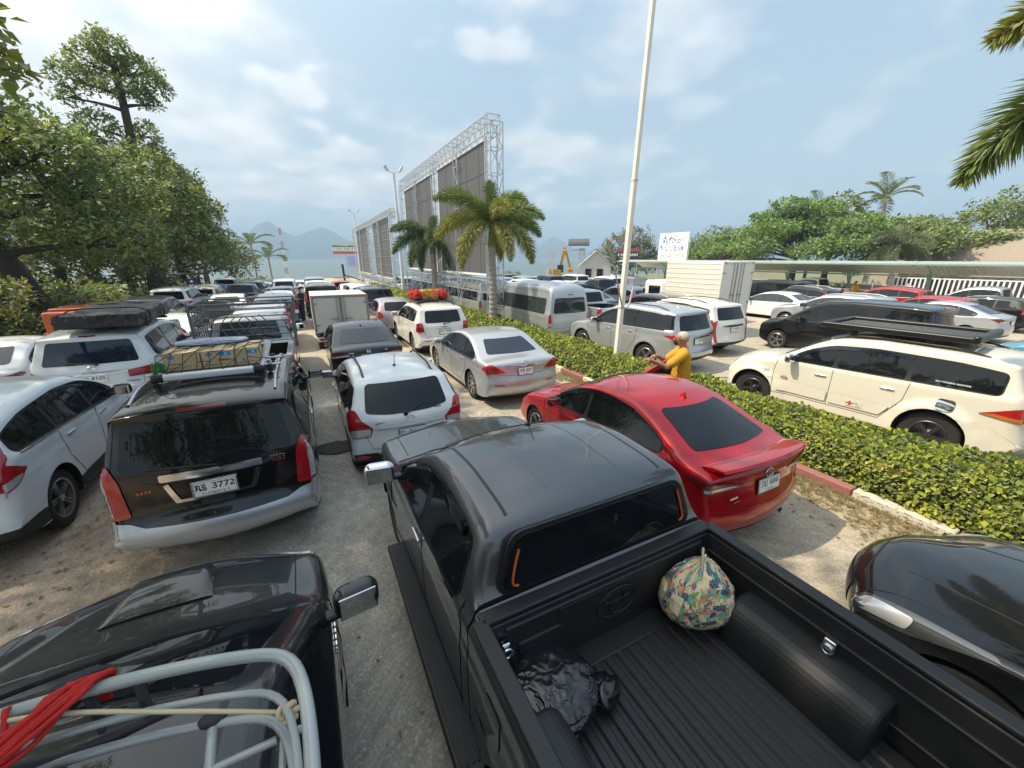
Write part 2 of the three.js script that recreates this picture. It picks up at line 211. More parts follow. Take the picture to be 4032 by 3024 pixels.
const mirG = mirrorGeo(1), mirGlass = rbox(0.165, 0.115, 0.01, 0.03, 0, 0, 0.053), mirStem = rbox(0.12, 0.035, 0.06, 0.015);
const handleG = rbox(0.022, 0.028, 0.19, 0.01), shark = (() => { const g = new THREE.ConeGeometry(0.05, 0.075, 8).scale(0.45, 1, 1.5); const p = g.attributes.position; for (let i = 0; i < p.count; i++) p.setZ(i, p.getZ(i) + (p.getY(i) + 0.03) * 0.7); g.computeVertexNormals(); return g; })();

const typeCache = {};
const mir2 = (poly) => poly.map((p) => [-p[0], ...p.slice(1)]);
function carParts(type, lo) { const key = type + lo; if (typeCache[key]) return typeCache[key];
  const s = { clear: 0.2, tr: 0.33, tw: 0.215, ...SPECS[type] }; const L2 = s.L / 2, geo = bodyGeometry(s, lo), cut = [];
  for (const wz of [s.fo, s.fo + s.wb]) for (const sx of [-1, 1]) cut.push(new THREE.CylinderGeometry(s.tr * (s.archR ?? 1.14), s.tr * (s.archR ?? 1.14), 0.6, lo ? 18 : 36).rotateZ(Math.PI / 2).translate(sx * (s.W / 2 + 0.05), s.tr + 0.015, wz - L2));
  if (s.bed) { const b = s.bed; cut.push(box(b.w, 1, b.z1 - b.z0, 0, b.floor + 0.5, (b.z0 + b.z1) / 2 - L2)); cut.push(box(3, 1.2, 0.018, 0, s.clear + 0.15 + 0.6, b.z0 - 0.075 - L2)); }
  const [shell, well] = carve(geo, cut);
  const bvhs = [new MeshBVH(shell)]; if (well.attributes.position.count) bvhs.push(new MeshBVH(well));
  const only = [bvhs[0]];
  const list = [];   // {name, geo, mat}: mat 'paint' means the body colour
  const add = (name, g, mat, label) => list.push({ name, geo: g, mat, label });
  const zl = (z) => z - L2;
  const put = (name, view, poly, mat, eps = 0.004, both = false, r = 0.02, label) => { const ml = /window|windshield/.test(name) ? (lo ? 0.16 : 0.08) : (lo ? 0.09 : 0.045); if (view === 'side') eps += 0.0015; poly = roundPoly(poly, r, lo ? 2 : 4); const side = view === 'side'; if (side) { const q = poly.map((p) => [zl(p[0]), p[1]]); for (const v of ['left', 'right']) add(name, panel(only, v, q, eps, ml), mat, label); } else if (view === 'corner') { const q = poly.map((p) => [zl(p[0]), p[1]]); for (const v of ['cornerl', 'cornerr']) add(name, panel(only, v, q, eps, ml), mat, label); } else { const q = view === 'top' ? poly.map((p) => [p[0], zl(p[1])]) : poly; add(name, panel(only, view, q, eps, ml), mat, label); if (both) add(name, panel(only, view, mir2(q), eps, ml), mat, label); } };
  // side glass: from the belt to just under the roof edge, split by the pillars
  const d = s.dlo; if (d) { const m = d.m ?? 0.15, belt = (z) => lerp(s.belt[0], s.belt[1], z / s.L) + (d.up ?? 0.025), cap = d.cap ?? s.H - m;
    const band = (z0, z1, inset, slant0 = 0, slant1 = 0) => { const top = [], bot = []; const N = 12; for (let i = 0; i <= N; i++) { const z = lerp(z0, z1, i / N); const t = Math.min(topAt(s, z) - m, cap) - inset, b = belt(z) + inset; if (t - b < 0.015) continue; top.push([z, t]); bot.push([z, b]); } if (top.length < 2) return null; // slanted ends
      const zt0 = top[0][0], zt1 = top[top.length - 1][0]; const tp = top.map((p) => { const k0 = (p[0] - zt0) / (zt1 - zt0); return [p[0] + slant0 * (1 - k0) * 0.0 + (k0 > 0.5 ? slant1 * (k0 - 0.5) * 2 : 0), p[1]]; }); return [...bot, ...tp.reverse()].map((p, i, a) => [p[0], p[1], (i === 0 || i === a.length - 1 || i === bot.length - 1 || i === bot.length) ? (d.r ?? 0.05) : 0.0]); };
    const full = band(d.z0, d.z1, 0, 0, d.rake ?? 0); if (full) put('window_frame', 'side', full, d.frame ?? 'trim', 0.003, false, 0.04);
    const cuts = [d.z0, ...d.pillars, d.z1];
    for (let i = 0; i + 1 < cuts.length; i++) { const a = cuts[i] + (i ? (d.pw ?? 0.035) : 0.03), b = cuts[i + 1] - (i + 2 < cuts.length ? (d.pw ?? 0.035) : 0.02); const w = band(a, b, 0.018, 0, i + 2 < cuts.length ? 0 : d.rake ?? 0); if (w) put('side_window', 'side', w, d.glass ?? 'glass', 0.006, false, 0.03); }
    if (d.chrome) { const ln = []; for (let i = 0; i <= 10; i++) { const z = lerp(d.z0 + 0.1, d.z1 - 0.05, i / 10); ln.push([z, belt(z) - 0.008]); } put('belt_trim', 'side', strip(ln, 0.018), 'chrome', 0.007, false, 0); }
    if (!lo && d.visor) { const ln = []; for (let i = 0; i <= 14; i++) { const z = lerp(d.z0 + 0.35, d.pillars[1] ?? d.z1 - 0.1, i / 14); ln.push([z, Math.min(topAt(s, z) - m, cap) - 0.035]); } put('rain_visor', 'side', strip(ln, 0.07), d.visor === true ? 'glass' : d.visor, 0.022, false, 0.01); } }
  const sc = (name, view, y0, y1, m0, m1, zAt, mat, r = 0.08) => { const w = (y) => halfWidth(s, zAt(y), y); put(name, view, [[-w(y0) + m0, y0], [w(y0) - m0, y0], [w(y1) - m1, y1], [-w(y1) + m1, y1]], mat, 0.005, false, r); };
  if (s.screen) { const c = s.screen, P = s._out; sc('windshield', 'front', c[0], c[1], c[2] ?? 0.14, c[3] ?? 0.15, (y) => lerp(c[4], c[5], (y - c[0]) / (c[1] - c[0])), 'glass', 0.07); }
  for (const p of s.panels ?? []) if (!lo || !p.hi) put(p.n, p.v, p.p, p.m, p.e ?? 0.005, p.b, p.r ?? 0.02, p.l);
  // shut lines of the doors
  if (!lo) for (const ln of s.seams ?? []) put('door_seam', 'side', strip(ln, 0.007), 'gap', 0.0015, false, 0);
  if (!lo) for (const ln of s.rearseams ?? []) put('tailgate_seam', 'rear', strip(ln, 0.007), 'gap', 0.0015, true, 0);
  const sideX = (z, y) => halfWidth(s, z, y);
  return typeCache[key] = { s, shell, well, list, sideX, bvhs };
}
// number plates -----------------------------------------------------------------------------------
const GLYPH = { // simple stroke forms on a 10 x 14 grid (y down), for Thai letters that the fonts here lack
  'ก': 'M2 14 2 5 0 4 3 1 7 1 9 4 9 14', 'ฐ': 'M1 2 4 1 7 2 7 4 2 5 2 8 7 8 8 12 4 12 3 10M0 14 8 15', 'ฌ': 'M1 3 3 1 4 4 2 14 5 9 5 4 7 1 9 3 9 14M7 11 11 11 10 15', 'ช': 'M2 3 0 3 1 1 3 3 1 9 2 14 8 14 8 4 10 1M5 5 8 4', 'ณ': 'M1 3 3 1 4 4 2 13 1 14M2 13 6 13 6 4 7 1 9 3 9 14 11 14', 'บ': 'M0 2 2 1 2 14 9 14 9 1', 'ง': 'M6 3 4 2 6 1 7 4 6 14 1 8', 'ร': 'M8 1 2 1 2 4 7 6 7 14 5 13', 'เ': 'M3 1 3 14 5 13', 'ท': 'M0 2 2 1 3 14M3 5 6 1 9 3 9 14', 'พ': 'M0 2 2 1 2 14 5 5 8 14 8 1', 'ม': 'M1 1 2 3 2 13 1 14M2 13 8 14 8 1', 'ห': 'M1 2 2 1 2 14M2 7 6 4 8 1 8 14', 'า': 'M2 3 5 1 7 4 7 14', 'น': 'M1 2 2 1 2 14M2 12 8 14 8 1', 'ย': 'M2 1 1 4 3 6 1 9 2 14 8 14 8 1', 'ต': 'M3 11 1 13 1 4 3 1 5 4 7 1 9 4 9 14', 'ด': 'M4 9 2 12 1 4 4 1 8 3 8 14', 'ป': 'M0 2 2 1 2 14 9 14 9 -3', 'ใ': 'M2 -1 5 -3 6 0 3 1 3 14 5 13', 'โ': 'M7 -2 2 -3 2 0 5 1 4 14 6 13', 'ฆ': 'M1 3 3 1 3 4 1 6 1 14 8 14 8 1M1 14 3 11', 'ษ': 'M0 2 2 1 2 14 9 14 9 1M5 7 11 6', 'ฎ': 'M1 3 4 1 8 4 8 14 3 13 3 16 8 16', 'ญ': 'M2 14 2 5 4 1 6 4 6 14 9 14 9 1', 'ิ': 'M-8 -1 -4 -4 -1 -1Z', 'ี': 'M-9 -1 -5 -4 -1 -1ZM-1 -1 -1 -5', 'ื': 'M-9 -1 -5 -4 -1 -1ZM-1 -1 -1 -5M-3 -2 -3 -5', '้': 'M-6 -6 -4 -8 -1 -6', '่': 'M-3 -9 -3 -6', 'ั': 'M-6 -1 -5 -4 -1 -3',
};
function thai(ctx, text, x, y, h, color, lw = 0.16) { const k = h / 14; ctx.strokeStyle = color; ctx.fillStyle = color; ctx.lineJoin = ctx.lineCap = 'round'; ctx.lineWidth = h * lw; let cx = x;
  for (const ch of text) { const g = GLYPH[ch]; if (!g) { if (ch === ' ') { cx += 6 * k; continue; } ctx.font = 'bold ' + Math.round(h * 1.38) + 'px sans-serif'; ctx.textBaseline = 'alphabetic'; ctx.textAlign = 'left'; ctx.fillText(ch, cx, y + h); cx += ctx.measureText(ch).width; continue; }
    const over = 'ิีื้่ั'.includes(ch); ctx.beginPath(); for (const part of g.split('M').slice(1)) { const z = part.endsWith('Z'); const v = part.replace('Z', '').trim().split(/\s+/).map(Number); for (let i = 0; i < v.length; i += 2) ctx[i ? 'lineTo' : 'moveTo'](cx + v[i] * k, y + v[i + 1] * k); if (z) ctx.closePath(); } ctx.stroke(); if (!over) cx += (ch === 'เ' || ch === 'ใ' || ch === 'โ' ? 7 : 12) * k; }
  return cx - x; }
const plateMats = {};
function plateMat(top, bottom) { const k = top + '|' + bottom; return plateMats[k] ??= std(0xffffff, 0.4, 0, { map: canvasTex(256, 112, (c, w, h) => { c.fillStyle = '#e9ebe8'; c.fillRect(0, 0, w, h); c.strokeStyle = '#222'; c.lineWidth = 3; c.strokeRect(5, 5, w - 10, h - 10); const tw = thai(c, top, -5000, 0, 46, '#111'); thai(c, top, (w - tw) / 2, 16, 46, '#141414', 0.14); if (bottom) { const bw = thai(c, bottom, -5000, 0, 17, '#111'); thai(c, bottom, (w - bw) / 2, 82, 17, '#222', 0.13); } }) }); }
const plateG = (() => { const g = rbox(0.36, 0.155, 0.012, 0.004); const p = g.attributes.position, uv = g.attributes.uv; for (let i = 0; i < p.count; i++) uv.setXY(i, p.getX(i) / 0.36 + 0.5, p.getY(i) / 0.155 + 0.5); return g; })();
const plateFrame = rbox(0.385, 0.18, 0.01, 0.006);

// ---------------------------------------------------------------- one vehicle
function vehicle(type, opt) {
  const { name = 'parked_car', label, cat = 'car', group, x = 0, z = 0, yaw = 0, color = 'white', lo = false, glass, plate, y = 0, rails, fin, rimMat = 'rim', style, handle, mirrors = true, two } = opt;
  const T = carParts(type, lo), s = T.s, L2 = s.L / 2, R = T;
  const root = thing(name, label, cat, [x, y, z], yaw, group), mp = typeof color === 'string' ? M[color] : color;
  const mat = (m) => (m === 'paint' ? mp : m === 'paint2' ? M[two ?? 'plastic'] : (m === 'glass' && glass) ? M[glass] : typeof m === 'string' ? M[m] : m);
  const body = mesh('body', T.shell, mp, root);
  if (T.well.attributes.position.count) mesh(s.bed ? 'bed_and_wheel_wells' : 'wheel_well', T.well, s.bed && opt.bedMat ? M[opt.bedMat] : M.well, root);
  mesh('underbody', box(s.W - 0.5, 0.16, s.L - 0.9, 0, s.clear + 0.06, 0), M.gap, root);
  const lamps = {};
  for (const p of T.list) { if (opt.skip?.includes(p.name)) continue; if (p.name.endsWith('_inner')) { const par = lamps[p.name.replace('_inner', '')]; if (par) { const k = (par.k = (par.k ?? -1) + 1) % par.a.length; mesh('reflector', p.geo, mat(p.mat), par.a[k]); continue; } } const m = mesh(p.name, p.geo, mat(p.mat), root); if (p.label) m.userData.label = p.label; if (/_light$/.test(p.name)) (lamps[p.name] ??= { a: [] }).a.push(m); }
  const wg = wheelGeos(s.tr, s.tw, style ?? s.style ?? 'five', lo);
  for (const wz of [s.fo, s.fo + s.wb]) for (const sx of [-1, 1]) { const w = new THREE.Group(); w.name = 'wheel'; w.position.set(sx * (s.W / 2 - s.tw / 2 - (s.inset ?? 0.035)), s.tr, wz - L2); if (sx < 0) w.rotation.y = Math.PI; w.rotation.x = (wz * 1.7 + x) % 1; root.add(w); mesh('tyre', wg.tyre, M.tyre, w); mesh('rim', wg.rim, M[rimMat], w); mesh('brake_disc', wg.disc, M.darkrim, w); }
  if (mirrors && s.mirror) for (const sx of [-1, 1]) { const [mz, my] = s.mirror, g = new THREE.Group(); const k = s.mirrorScale ?? 1; g.name = 'side_mirror'; g.position.set(sx * (T.sideX(mz, my) + 0.13 * k + 0.03), my + 0.02, mz - L2); g.rotation.y = sx * 0.12; g.scale.setScalar(k); root.add(g); mesh('housing', mirG, mat(opt.mirrorMat ?? 'paint'), g); mesh('mirror_glass', mirGlass, M.chromeglass, g); mesh('stem', mirStem, M.trim, g, [-sx * 0.11, -0.05, 0.0]); }
  for (const [hz, hy] of s.handles ?? []) for (const sx of [-1, 1]) mesh('door_handle', handleG, mat(handle ?? 'paint'), root, [sx * (T.sideX(hz, hy) + 0.016), hy, hz - L2]);
  const roofY = (xx, zz) => { const r = new THREE.Ray(new THREE.Vector3(xx, 5, zz), new THREE.Vector3(0, -1, 0)); const h = T.bvhs[0].raycastFirst(r, THREE.DoubleSide); return h ? h.point.y : s.H; };
  const rearZ = (xx, yy) => { const r = new THREE.Ray(new THREE.Vector3(xx, yy, 9), new THREE.Vector3(0, 0, -1)); let b = null; for (const q of T.bvhs) { const h = q.raycastFirst(r, THREE.DoubleSide); if (h && (b === null || h.point.z > b)) b = h.point.z; } return b ?? L2; };
  if (plate !== null && s.plate) { const [py, tilt] = s.plate, pz = rearZ(0, py); const gp = new THREE.Group(); gp.name = 'number_plate'; gp.position.set(0, py, pz + 0.012); gp.rotation.x = -(tilt ?? 0.1); root.add(gp); mesh('frame', plateFrame, M[opt.plateFrame ?? 'trim'], gp); mesh('plate', plateG, plateMat(...(plate ?? ['กข 4521', ''])), gp, [0, 0, 0.006]); }
  if (rails && s.rail) for (const sx of [-1, 1]) { const [z0, z1, rx] = s.rail, pts = []; for (let i = 0; i <= 6; i++) { const zz = lerp(z0, z1, i / 6) - L2; pts.push([sx * rx, roofY(sx * rx, zz) + (i % 6 ? 0.045 : 0.0), zz]); } mesh('roof_rail', tube(pts, 0.016, 20, 6), M[rails], root); }
  if (fin) { const fz = (s.fin ?? s.L * 0.72) - L2; mesh('antenna_fin', shark, mat('paint'), root, [0, roofY(0, fz) + 0.03, fz]); }
  if (opt.aerial) { const [ax, az] = opt.aerial, ay = roofY(ax, az - L2); mesh('antenna', merge([rod([ax, ay, az - L2], [ax, ay + 0.02, az - L2], 0.025, 8), rod([ax, ay, az - L2], [ax, ay + 0.2, az - L2 + 0.08], 0.006, 5)]), M.trim, root); }
  root.userData.api = null; delete root.userData.api;
  return { root, T, s, L2, roofY, rearZ, mp };
}
M.chromeglass = std([0.55, 0.58, 0.62], 0.04, 1);
// ---------------------------------------------------------------- body types
const R_ = 'rear', S_ = 'side';
const SPECS = {
  // mid-size three-box saloon
  sedan: { L: 4.82, W: 1.82, H: 1.46, wb: 2.775, fo: 0.96, tr: 0.325, clear: 0.19, belt: [0.86, 0.97], tumble: 0.20, crease: 0.78,
    profile: [[0.14, 0.22, 0.16, 0.1], [0.0, 0.42, 0.2, 0.14], [0.02, 0.58, 0.2, 0.14], [0.16, 0.72, 0.16, 0.12], [0.55, 0.85, 0.05, 0.1], [1.3, 0.97, 0.04, 0.09], [1.95, 1.31, 0.08, 0.08], [2.3, 1.41, 0.05, 0.09], [2.8, 1.46, 0.04, 0.1], [3.3, 1.43, 0.04, 0.1], [3.62, 1.34, 0.05, 0.09], [4.22, 1.07, 0.05, 0.1], [4.64, 1.05, 0.05, 0.06], [4.72, 1.0, 0.08, 0.08], [4.74, 0.75, 0.12, 0.13], [4.82, 0.6, 0.14, 0.14], [4.8, 0.38, 0.14, 0.1], [4.68, 0.22, 0.1, 0.06]],
    dlo: { z0: 1.35, z1: 3.95, pillars: [2.42, 3.3], m: 0.105, up: 0.02, r: 0.06, chrome: true }, screen: [1.0, 1.35, 0.12, 0.12, 1.35, 2.05], mirror: [1.72, 0.98], handles: [[2.25, 0.83], [3.2, 0.86]],
    plate: [0.80, 0.12], fin: 3.4,
    panels: [{ n: 'rear_window', v: R_, p: [[-0.63, 1.085], [0.63, 1.085], [0.5, 1.325], [-0.5, 1.325]], m: 'glass', r: 0.05 },
      { n: 'tail_light', v: R_, p: [[0.46, 0.80], [0.905, 0.78], [0.905, 0.98], [0.74, 0.985], [0.6, 0.9]], m: 'red', e: 0.008, b: true }, { n: 'tail_light_inner', v: R_, p: [[0.56, 0.83], [0.72, 0.84], [0.7, 0.91], [0.64, 0.89]], m: 'darkred', e: 0.010, b: true }, { n: 'tail_light', v: S_, p: [[4.42, 0.86], [4.72, 0.79], [4.72, 0.97], [4.55, 0.96]], m: 'red', e: 0.008 },
      { n: 'chrome_strip', v: R_, p: [[-0.46, 0.905], [0.46, 0.905], [0.46, 0.93], [-0.46, 0.93]], m: 'chrome', e: 0.012, r: 0.01 }, { n: 'lower_bumper', v: R_, p: [[-0.85, 0.24], [0.85, 0.24], [0.8, 0.3], [-0.8, 0.3]], m: 'plastic' }, { n: 'reflector_strip', v: R_, p: [[0.5, 0.52], [0.72, 0.53], [0.72, 0.555], [0.5, 0.545]], m: 'red', b: true, hi: 1 }],
    seams: [[[1.3, 0.3], [1.28, 0.9]], [[2.42, 0.3], [2.42, 0.95]], [[3.1, 0.35], [3.42, 0.62], [3.5, 0.95]], [[1.3, 0.3], [3.1, 0.32]]], rearseams: [[[0.0, 0.735], [0.45, 0.735], [0.78, 0.8]]] },
  // small saloon with a sloping roof
  fast: { L: 4.42, W: 1.74, H: 1.47, wb: 2.55, fo: 0.86, tr: 0.305, clear: 0.17, belt: [0.84, 1.0], tumble: 0.2, crease: 0.74,
    profile: [[0.12, 0.2, 0.16, 0.1], [0.0, 0.4, 0.2, 0.14], [0.02, 0.6, 0.2, 0.14], [0.2, 0.74, 0.14, 0.12], [0.55, 0.86, 0.05, 0.1], [1.15, 0.98, 0.04, 0.09], [1.85, 1.36, 0.08, 0.08], [2.2, 1.45, 0.05, 0.1], [2.6, 1.47, 0.04, 0.1], [3.0, 1.44, 0.04, 0.1], [3.3, 1.36, 0.05, 0.09], [3.98, 1.08, 0.05, 0.1], [4.26, 1.05, 0.05, 0.06], [4.34, 0.99, 0.08, 0.08], [4.33, 0.76, 0.12, 0.13], [4.42, 0.6, 0.14, 0.14], [4.4, 0.4, 0.14, 0.1], [4.28, 0.21, 0.1, 0.06]],
    dlo: { z0: 1.2, z1: 3.6, pillars: [2.22, 3.02], m: 0.11, up: 0.02, r: 0.06, visor: true }, screen: [1.02, 1.38, 0.12, 0.12, 1.25, 1.9], mirror: [1.6, 0.98], handles: [[2.05, 0.84], [2.9, 0.88]],
    plate: [0.80, 0.1], fin: 3.12,
    panels: [{ n: 'rear_window', v: R_, p: [[-0.62, 1.095], [0.62, 1.095], [0.5, 1.355], [-0.5, 1.355]], m: 'glass', r: 0.05 },
      { n: 'tail_light', v: R_, p: [[0.36, 0.88], [0.58, 0.845], [0.87, 0.81], [0.87, 0.97], [0.62, 0.925]], m: 'darkred', e: 0.009, b: true }, { n: 'tail_light', v: S_, p: [[3.95, 0.93], [4.34, 0.8], [4.34, 0.96], [4.1, 0.97]], m: 'darkred', e: 0.009 }, { n: 'tail_light_inner', v: R_, p: [[0.42, 0.872], [0.58, 0.85], [0.84, 0.825], [0.84, 0.862], [0.6, 0.887]], m: 'clear', e: 0.013, b: true },
      { n: 'lower_bumper', v: R_, p: [[-0.78, 0.22], [0.78, 0.22], [0.7, 0.3], [-0.7, 0.3]], m: 'plastic' }],
    seams: [[[1.2, 0.3], [1.16, 0.9]], [[2.22, 0.3], [2.22, 0.95]], [[2.85, 0.35], [3.15, 0.62], [3.2, 0.97]], [[1.2, 0.3], [2.85, 0.32]]], rearseams: [[[0.0, 0.62], [0.55, 0.63], [0.6, 0.82]]] },
  // small five-door hatchback
  hatch: { L: 4.12, W: 1.7, H: 1.475, wb: 2.55, fo: 0.82, tr: 0.30, clear: 0.2, belt: [0.86, 1.0], tumble: 0.185, crease: 0.76,
    profile: [[0.12, 0.22, 0.16, 0.1], [0.0, 0.42, 0.2, 0.14], [0.02, 0.62, 0.2, 0.14], [0.2, 0.78, 0.14, 0.12], [0.5, 0.9, 0.05, 0.1], [1.05, 1.0, 0.04, 0.09], [1.7, 1.36, 0.08, 0.08], [2.05, 1.45, 0.05, 0.1], [2.5, 1.475, 0.04, 0.1], [3.1, 1.455, 0.04, 0.1], [3.56, 1.41, 0.04, 0.07], [3.66, 1.38, 0.05, 0.06], [3.68, 1.33, 0.05, 0.07], [3.96, 1.0, 0.07, 0.12], [4.04, 0.92, 0.1, 0.13], [4.06, 0.7, 0.13, 0.14], [4.12, 0.55, 0.15, 0.14], [4.1, 0.36, 0.14, 0.1], [3.98, 0.22, 0.1, 0.06]],
    dlo: { z0: 1.1, z1: 3.55, pillars: [2.08, 2.88], m: 0.12, up: 0.02, r: 0.05 }, screen: [1.03, 1.38, 0.12, 0.12, 1.1, 1.75], mirror: [1.5, 1.0], handles: [[1.95, 0.86], [2.78, 0.88]],
    plate: [0.68, 0.12], rail: [1.95, 3.4, 0.52],
    panels: [{ n: 'rear_window', v: R_, p: [[-0.60, 1.0], [-0.3, 0.965], [0.3, 0.965], [0.60, 1.0], [0.54, 1.35], [-0.54, 1.35]], m: 'glass', r: 0.06 }, { n: 'pillar_trim', v: S_, p: [[3.3, 1.03], [3.86, 1.06], [3.72, 1.28], [3.6, 1.33], [3.3, 1.33]], m: 'trim', e: 0.007 },
      { n: 'tail_light', v: R_, p: [[0.52, 0.80], [0.56, 0.68], [0.84, 0.66], [0.84, 1.08], [0.72, 1.05], [0.66, 0.92]], m: 'red', e: 0.010, b: true }, { n: 'tail_light_inner', v: R_, p: [[0.56, 0.69], [0.82, 0.67], [0.82, 0.785], [0.555, 0.80]], m: 'clear', e: 0.014, b: true }, { n: 'tail_light', v: S_, p: [[3.72, 0.82], [4.02, 0.68], [4.02, 0.95], [3.86, 1.08], [3.8, 1.08]], m: 'red', e: 0.010 },
      { n: 'lower_bumper', v: R_, p: [[-0.84, 0.24], [0.84, 0.24], [0.84, 0.42], [0.5, 0.44], [0.4, 0.34], [-0.4, 0.34], [-0.5, 0.44], [-0.84, 0.42]], m: 'plastic', e: 0.01 }, { n: 'reflector_strip', v: R_, p: [[0.6, 0.35], [0.78, 0.35], [0.78, 0.41], [0.6, 0.41]], m: 'red', e: 0.016, b: true, hi: 1 }, { n: 'plate_garnish', v: R_, p: [[-0.5, 0.79], [0.5, 0.79], [0.46, 0.83], [-0.46, 0.83]], m: 'paint', e: 0.028, r: 0.02 }],
    seams: [[[1.12, 0.3], [1.06, 0.92]], [[2.08, 0.3], [2.08, 0.96]], [[2.6, 0.36], [2.9, 0.6], [2.98, 0.98]], [[1.12, 0.3], [2.6, 0.32]]], rearseams: [[[0.0, 0.5], [0.55, 0.5], [0.62, 0.68]]] },
  // rounded city hatchback
  bubble: { L: 3.8, W: 1.67, H: 1.52, wb: 2.45, fo: 0.72, tr: 0.29, clear: 0.2, belt: [0.9, 0.98], tumble: 0.2,
    profile: [[0.12, 0.22, 0.16, 0.1], [0.0, 0.42, 0.2, 0.16], [0.03, 0.65, 0.2, 0.16], [0.25, 0.84, 0.12, 0.12], [0.85, 1.0, 0.04, 0.1], [1.5, 1.38, 0.08, 0.1], [1.85, 1.48, 0.05, 0.12], [2.3, 1.52, 0.05, 0.12], [2.9, 1.5, 0.05, 0.12], [3.3, 1.42, 0.06, 0.1], [3.44, 1.34, 0.07, 0.1], [3.68, 0.98, 0.09, 0.15], [3.73, 0.85, 0.12, 0.16], [3.78, 0.6, 0.15, 0.16], [3.78, 0.36, 0.14, 0.1], [3.68, 0.22, 0.1, 0.06]],
    dlo: { z0: 0.95, z1: 3.2, pillars: [1.95, 2.72], m: 0.13, up: 0.02, r: 0.09 }, screen: [1.04, 1.4, 0.12, 0.13, 0.95, 1.6], mirror: [1.35, 1.0], handles: [[1.8, 0.84], [2.6, 0.86]], plate: [0.66, 0.1],
    panels: [{ n: 'rear_window', v: R_, p: [[-0.52, 1.04], [0.52, 1.04], [0.48, 1.38], [-0.48, 1.38]], m: 'glass', r: 0.09 }, { n: 'tail_light', v: R_, p: [[0.6, 0.76], [0.82, 0.74], [0.82, 1.0], [0.66, 1.0]], m: 'red', e: 0.009, b: true, r: 0.06 }, { n: 'tail_light', v: S_, p: [[3.5, 0.78], [3.7, 0.74], [3.68, 0.98], [3.55, 1.0]], m: 'red', e: 0.009, r: 0.05 }],
    seams: [[[1.95, 0.3], [1.95, 0.95]], [[2.45, 0.36], [2.72, 0.6], [2.8, 0.97]]] },
  // ladder-frame seven-seat SUV
  suv: { L: 4.8, W: 1.855, H: 1.82, wb: 2.745, fo: 0.94, tr: 0.385, tw: 0.26, clear: 0.32, belt: [1.08, 1.2], tumble: 0.2, flare: 0.02, spine: 0.75, crease: 0.98,
    profile: [[0.14, 0.36, 0.14, 0.1], [0.0, 0.6, 0.18, 0.14], [0.02, 0.82, 0.18, 0.14], [0.18, 1.0, 0.12, 0.12], [0.5, 1.08, 0.05, 0.1], [1.2, 1.17, 0.04, 0.09], [1.85, 1.62, 0.08, 0.08], [2.2, 1.76, 0.05, 0.1], [2.8, 1.82, 0.04, 0.1], [3.8, 1.8, 0.04, 0.1], [4.42, 1.74, 0.05, 0.06], [4.52, 1.7, 0.06, 0.05], [4.46, 1.64, 0.06, 0.07], [4.62, 1.22, 0.07, 0.13], [4.7, 1.1, 0.1, 0.14], [4.7, 0.8, 0.12, 0.15], [4.8, 0.66, 0.15, 0.15], [4.78, 0.46, 0.14, 0.1], [4.66, 0.36, 0.1, 0.06]],
    dlo: { z0: 1.25, z1: 4.25, pillars: [2.3, 3.22], m: 0.15, up: 0.03, r: 0.07, chrome: true, visor: true }, screen: [1.2, 1.66, 0.13, 0.13, 1.25, 1.9], mirror: [1.62, 1.2], mirrorScale: 1.15, handles: [[2.15, 1.02], [3.05, 1.05]],
    plate: [0.92, 0.06], rail: [2.1, 4.1, 0.6], fin: 3.9,
    panels: [{ n: 'rear_window', v: R_, p: [[-0.66, 1.22], [0.66, 1.22], [0.58, 1.62], [-0.58, 1.62]], m: 'glass', r: 0.08 }, { n: 'pillar_trim', v: S_, p: [[4.12, 1.25], [4.56, 1.27], [4.42, 1.63], [4.12, 1.64]], m: 'glass', e: 0.005, r: 0.03 }, { n: 'tail_light', v: R_, p: [[0.42, 1.03], [0.93, 0.99], [0.93, 1.14], [0.5, 1.09]], m: 'red', e: 0.01, b: true }, { n: 'tail_light', v: S_, p: [[4.24, 1.1], [4.64, 0.98], [4.66, 1.14]], m: 'red', e: 0.01 }, { n: 'tail_light_inner', v: R_, p: [[0.5, 1.04], [0.9, 1.01], [0.9, 1.035], [0.5, 1.06]], m: 'clear', e: 0.013, b: true },
      { n: 'chrome_strip', v: R_, p: [[-0.5, 1.025], [0.5, 1.025], [0.5, 1.055], [-0.5, 1.055]], m: 'chrome', e: 0.016, r: 0.01 }, { n: 'lower_bumper', v: R_, p: [[-0.85, 0.38], [0.85, 0.38], [0.7, 0.5], [-0.7, 0.5]], m: 'plastic', e: 0.008 }],
    seams: [[[1.22, 0.42], [1.2, 1.1]], [[2.3, 0.42], [2.3, 1.15]], [[3.0, 0.45], [3.25, 0.8], [3.3, 1.18]], [[1.22, 0.42], [3.0, 0.42]]], rearseams: [[[0.0, 0.64], [0.68, 0.64], [0.72, 1.0]]] },
  // earlier seven-seat SUV with upright tail lamps
  oldsuv: { L: 4.9, W: 1.8, H: 1.80, wb: 3.05, fo: 0.85, tr: 0.37, tw: 0.25, clear: 0.3, belt: [1.05, 1.14], tumble: 0.17, flare: 0.015, spine: 0.75,
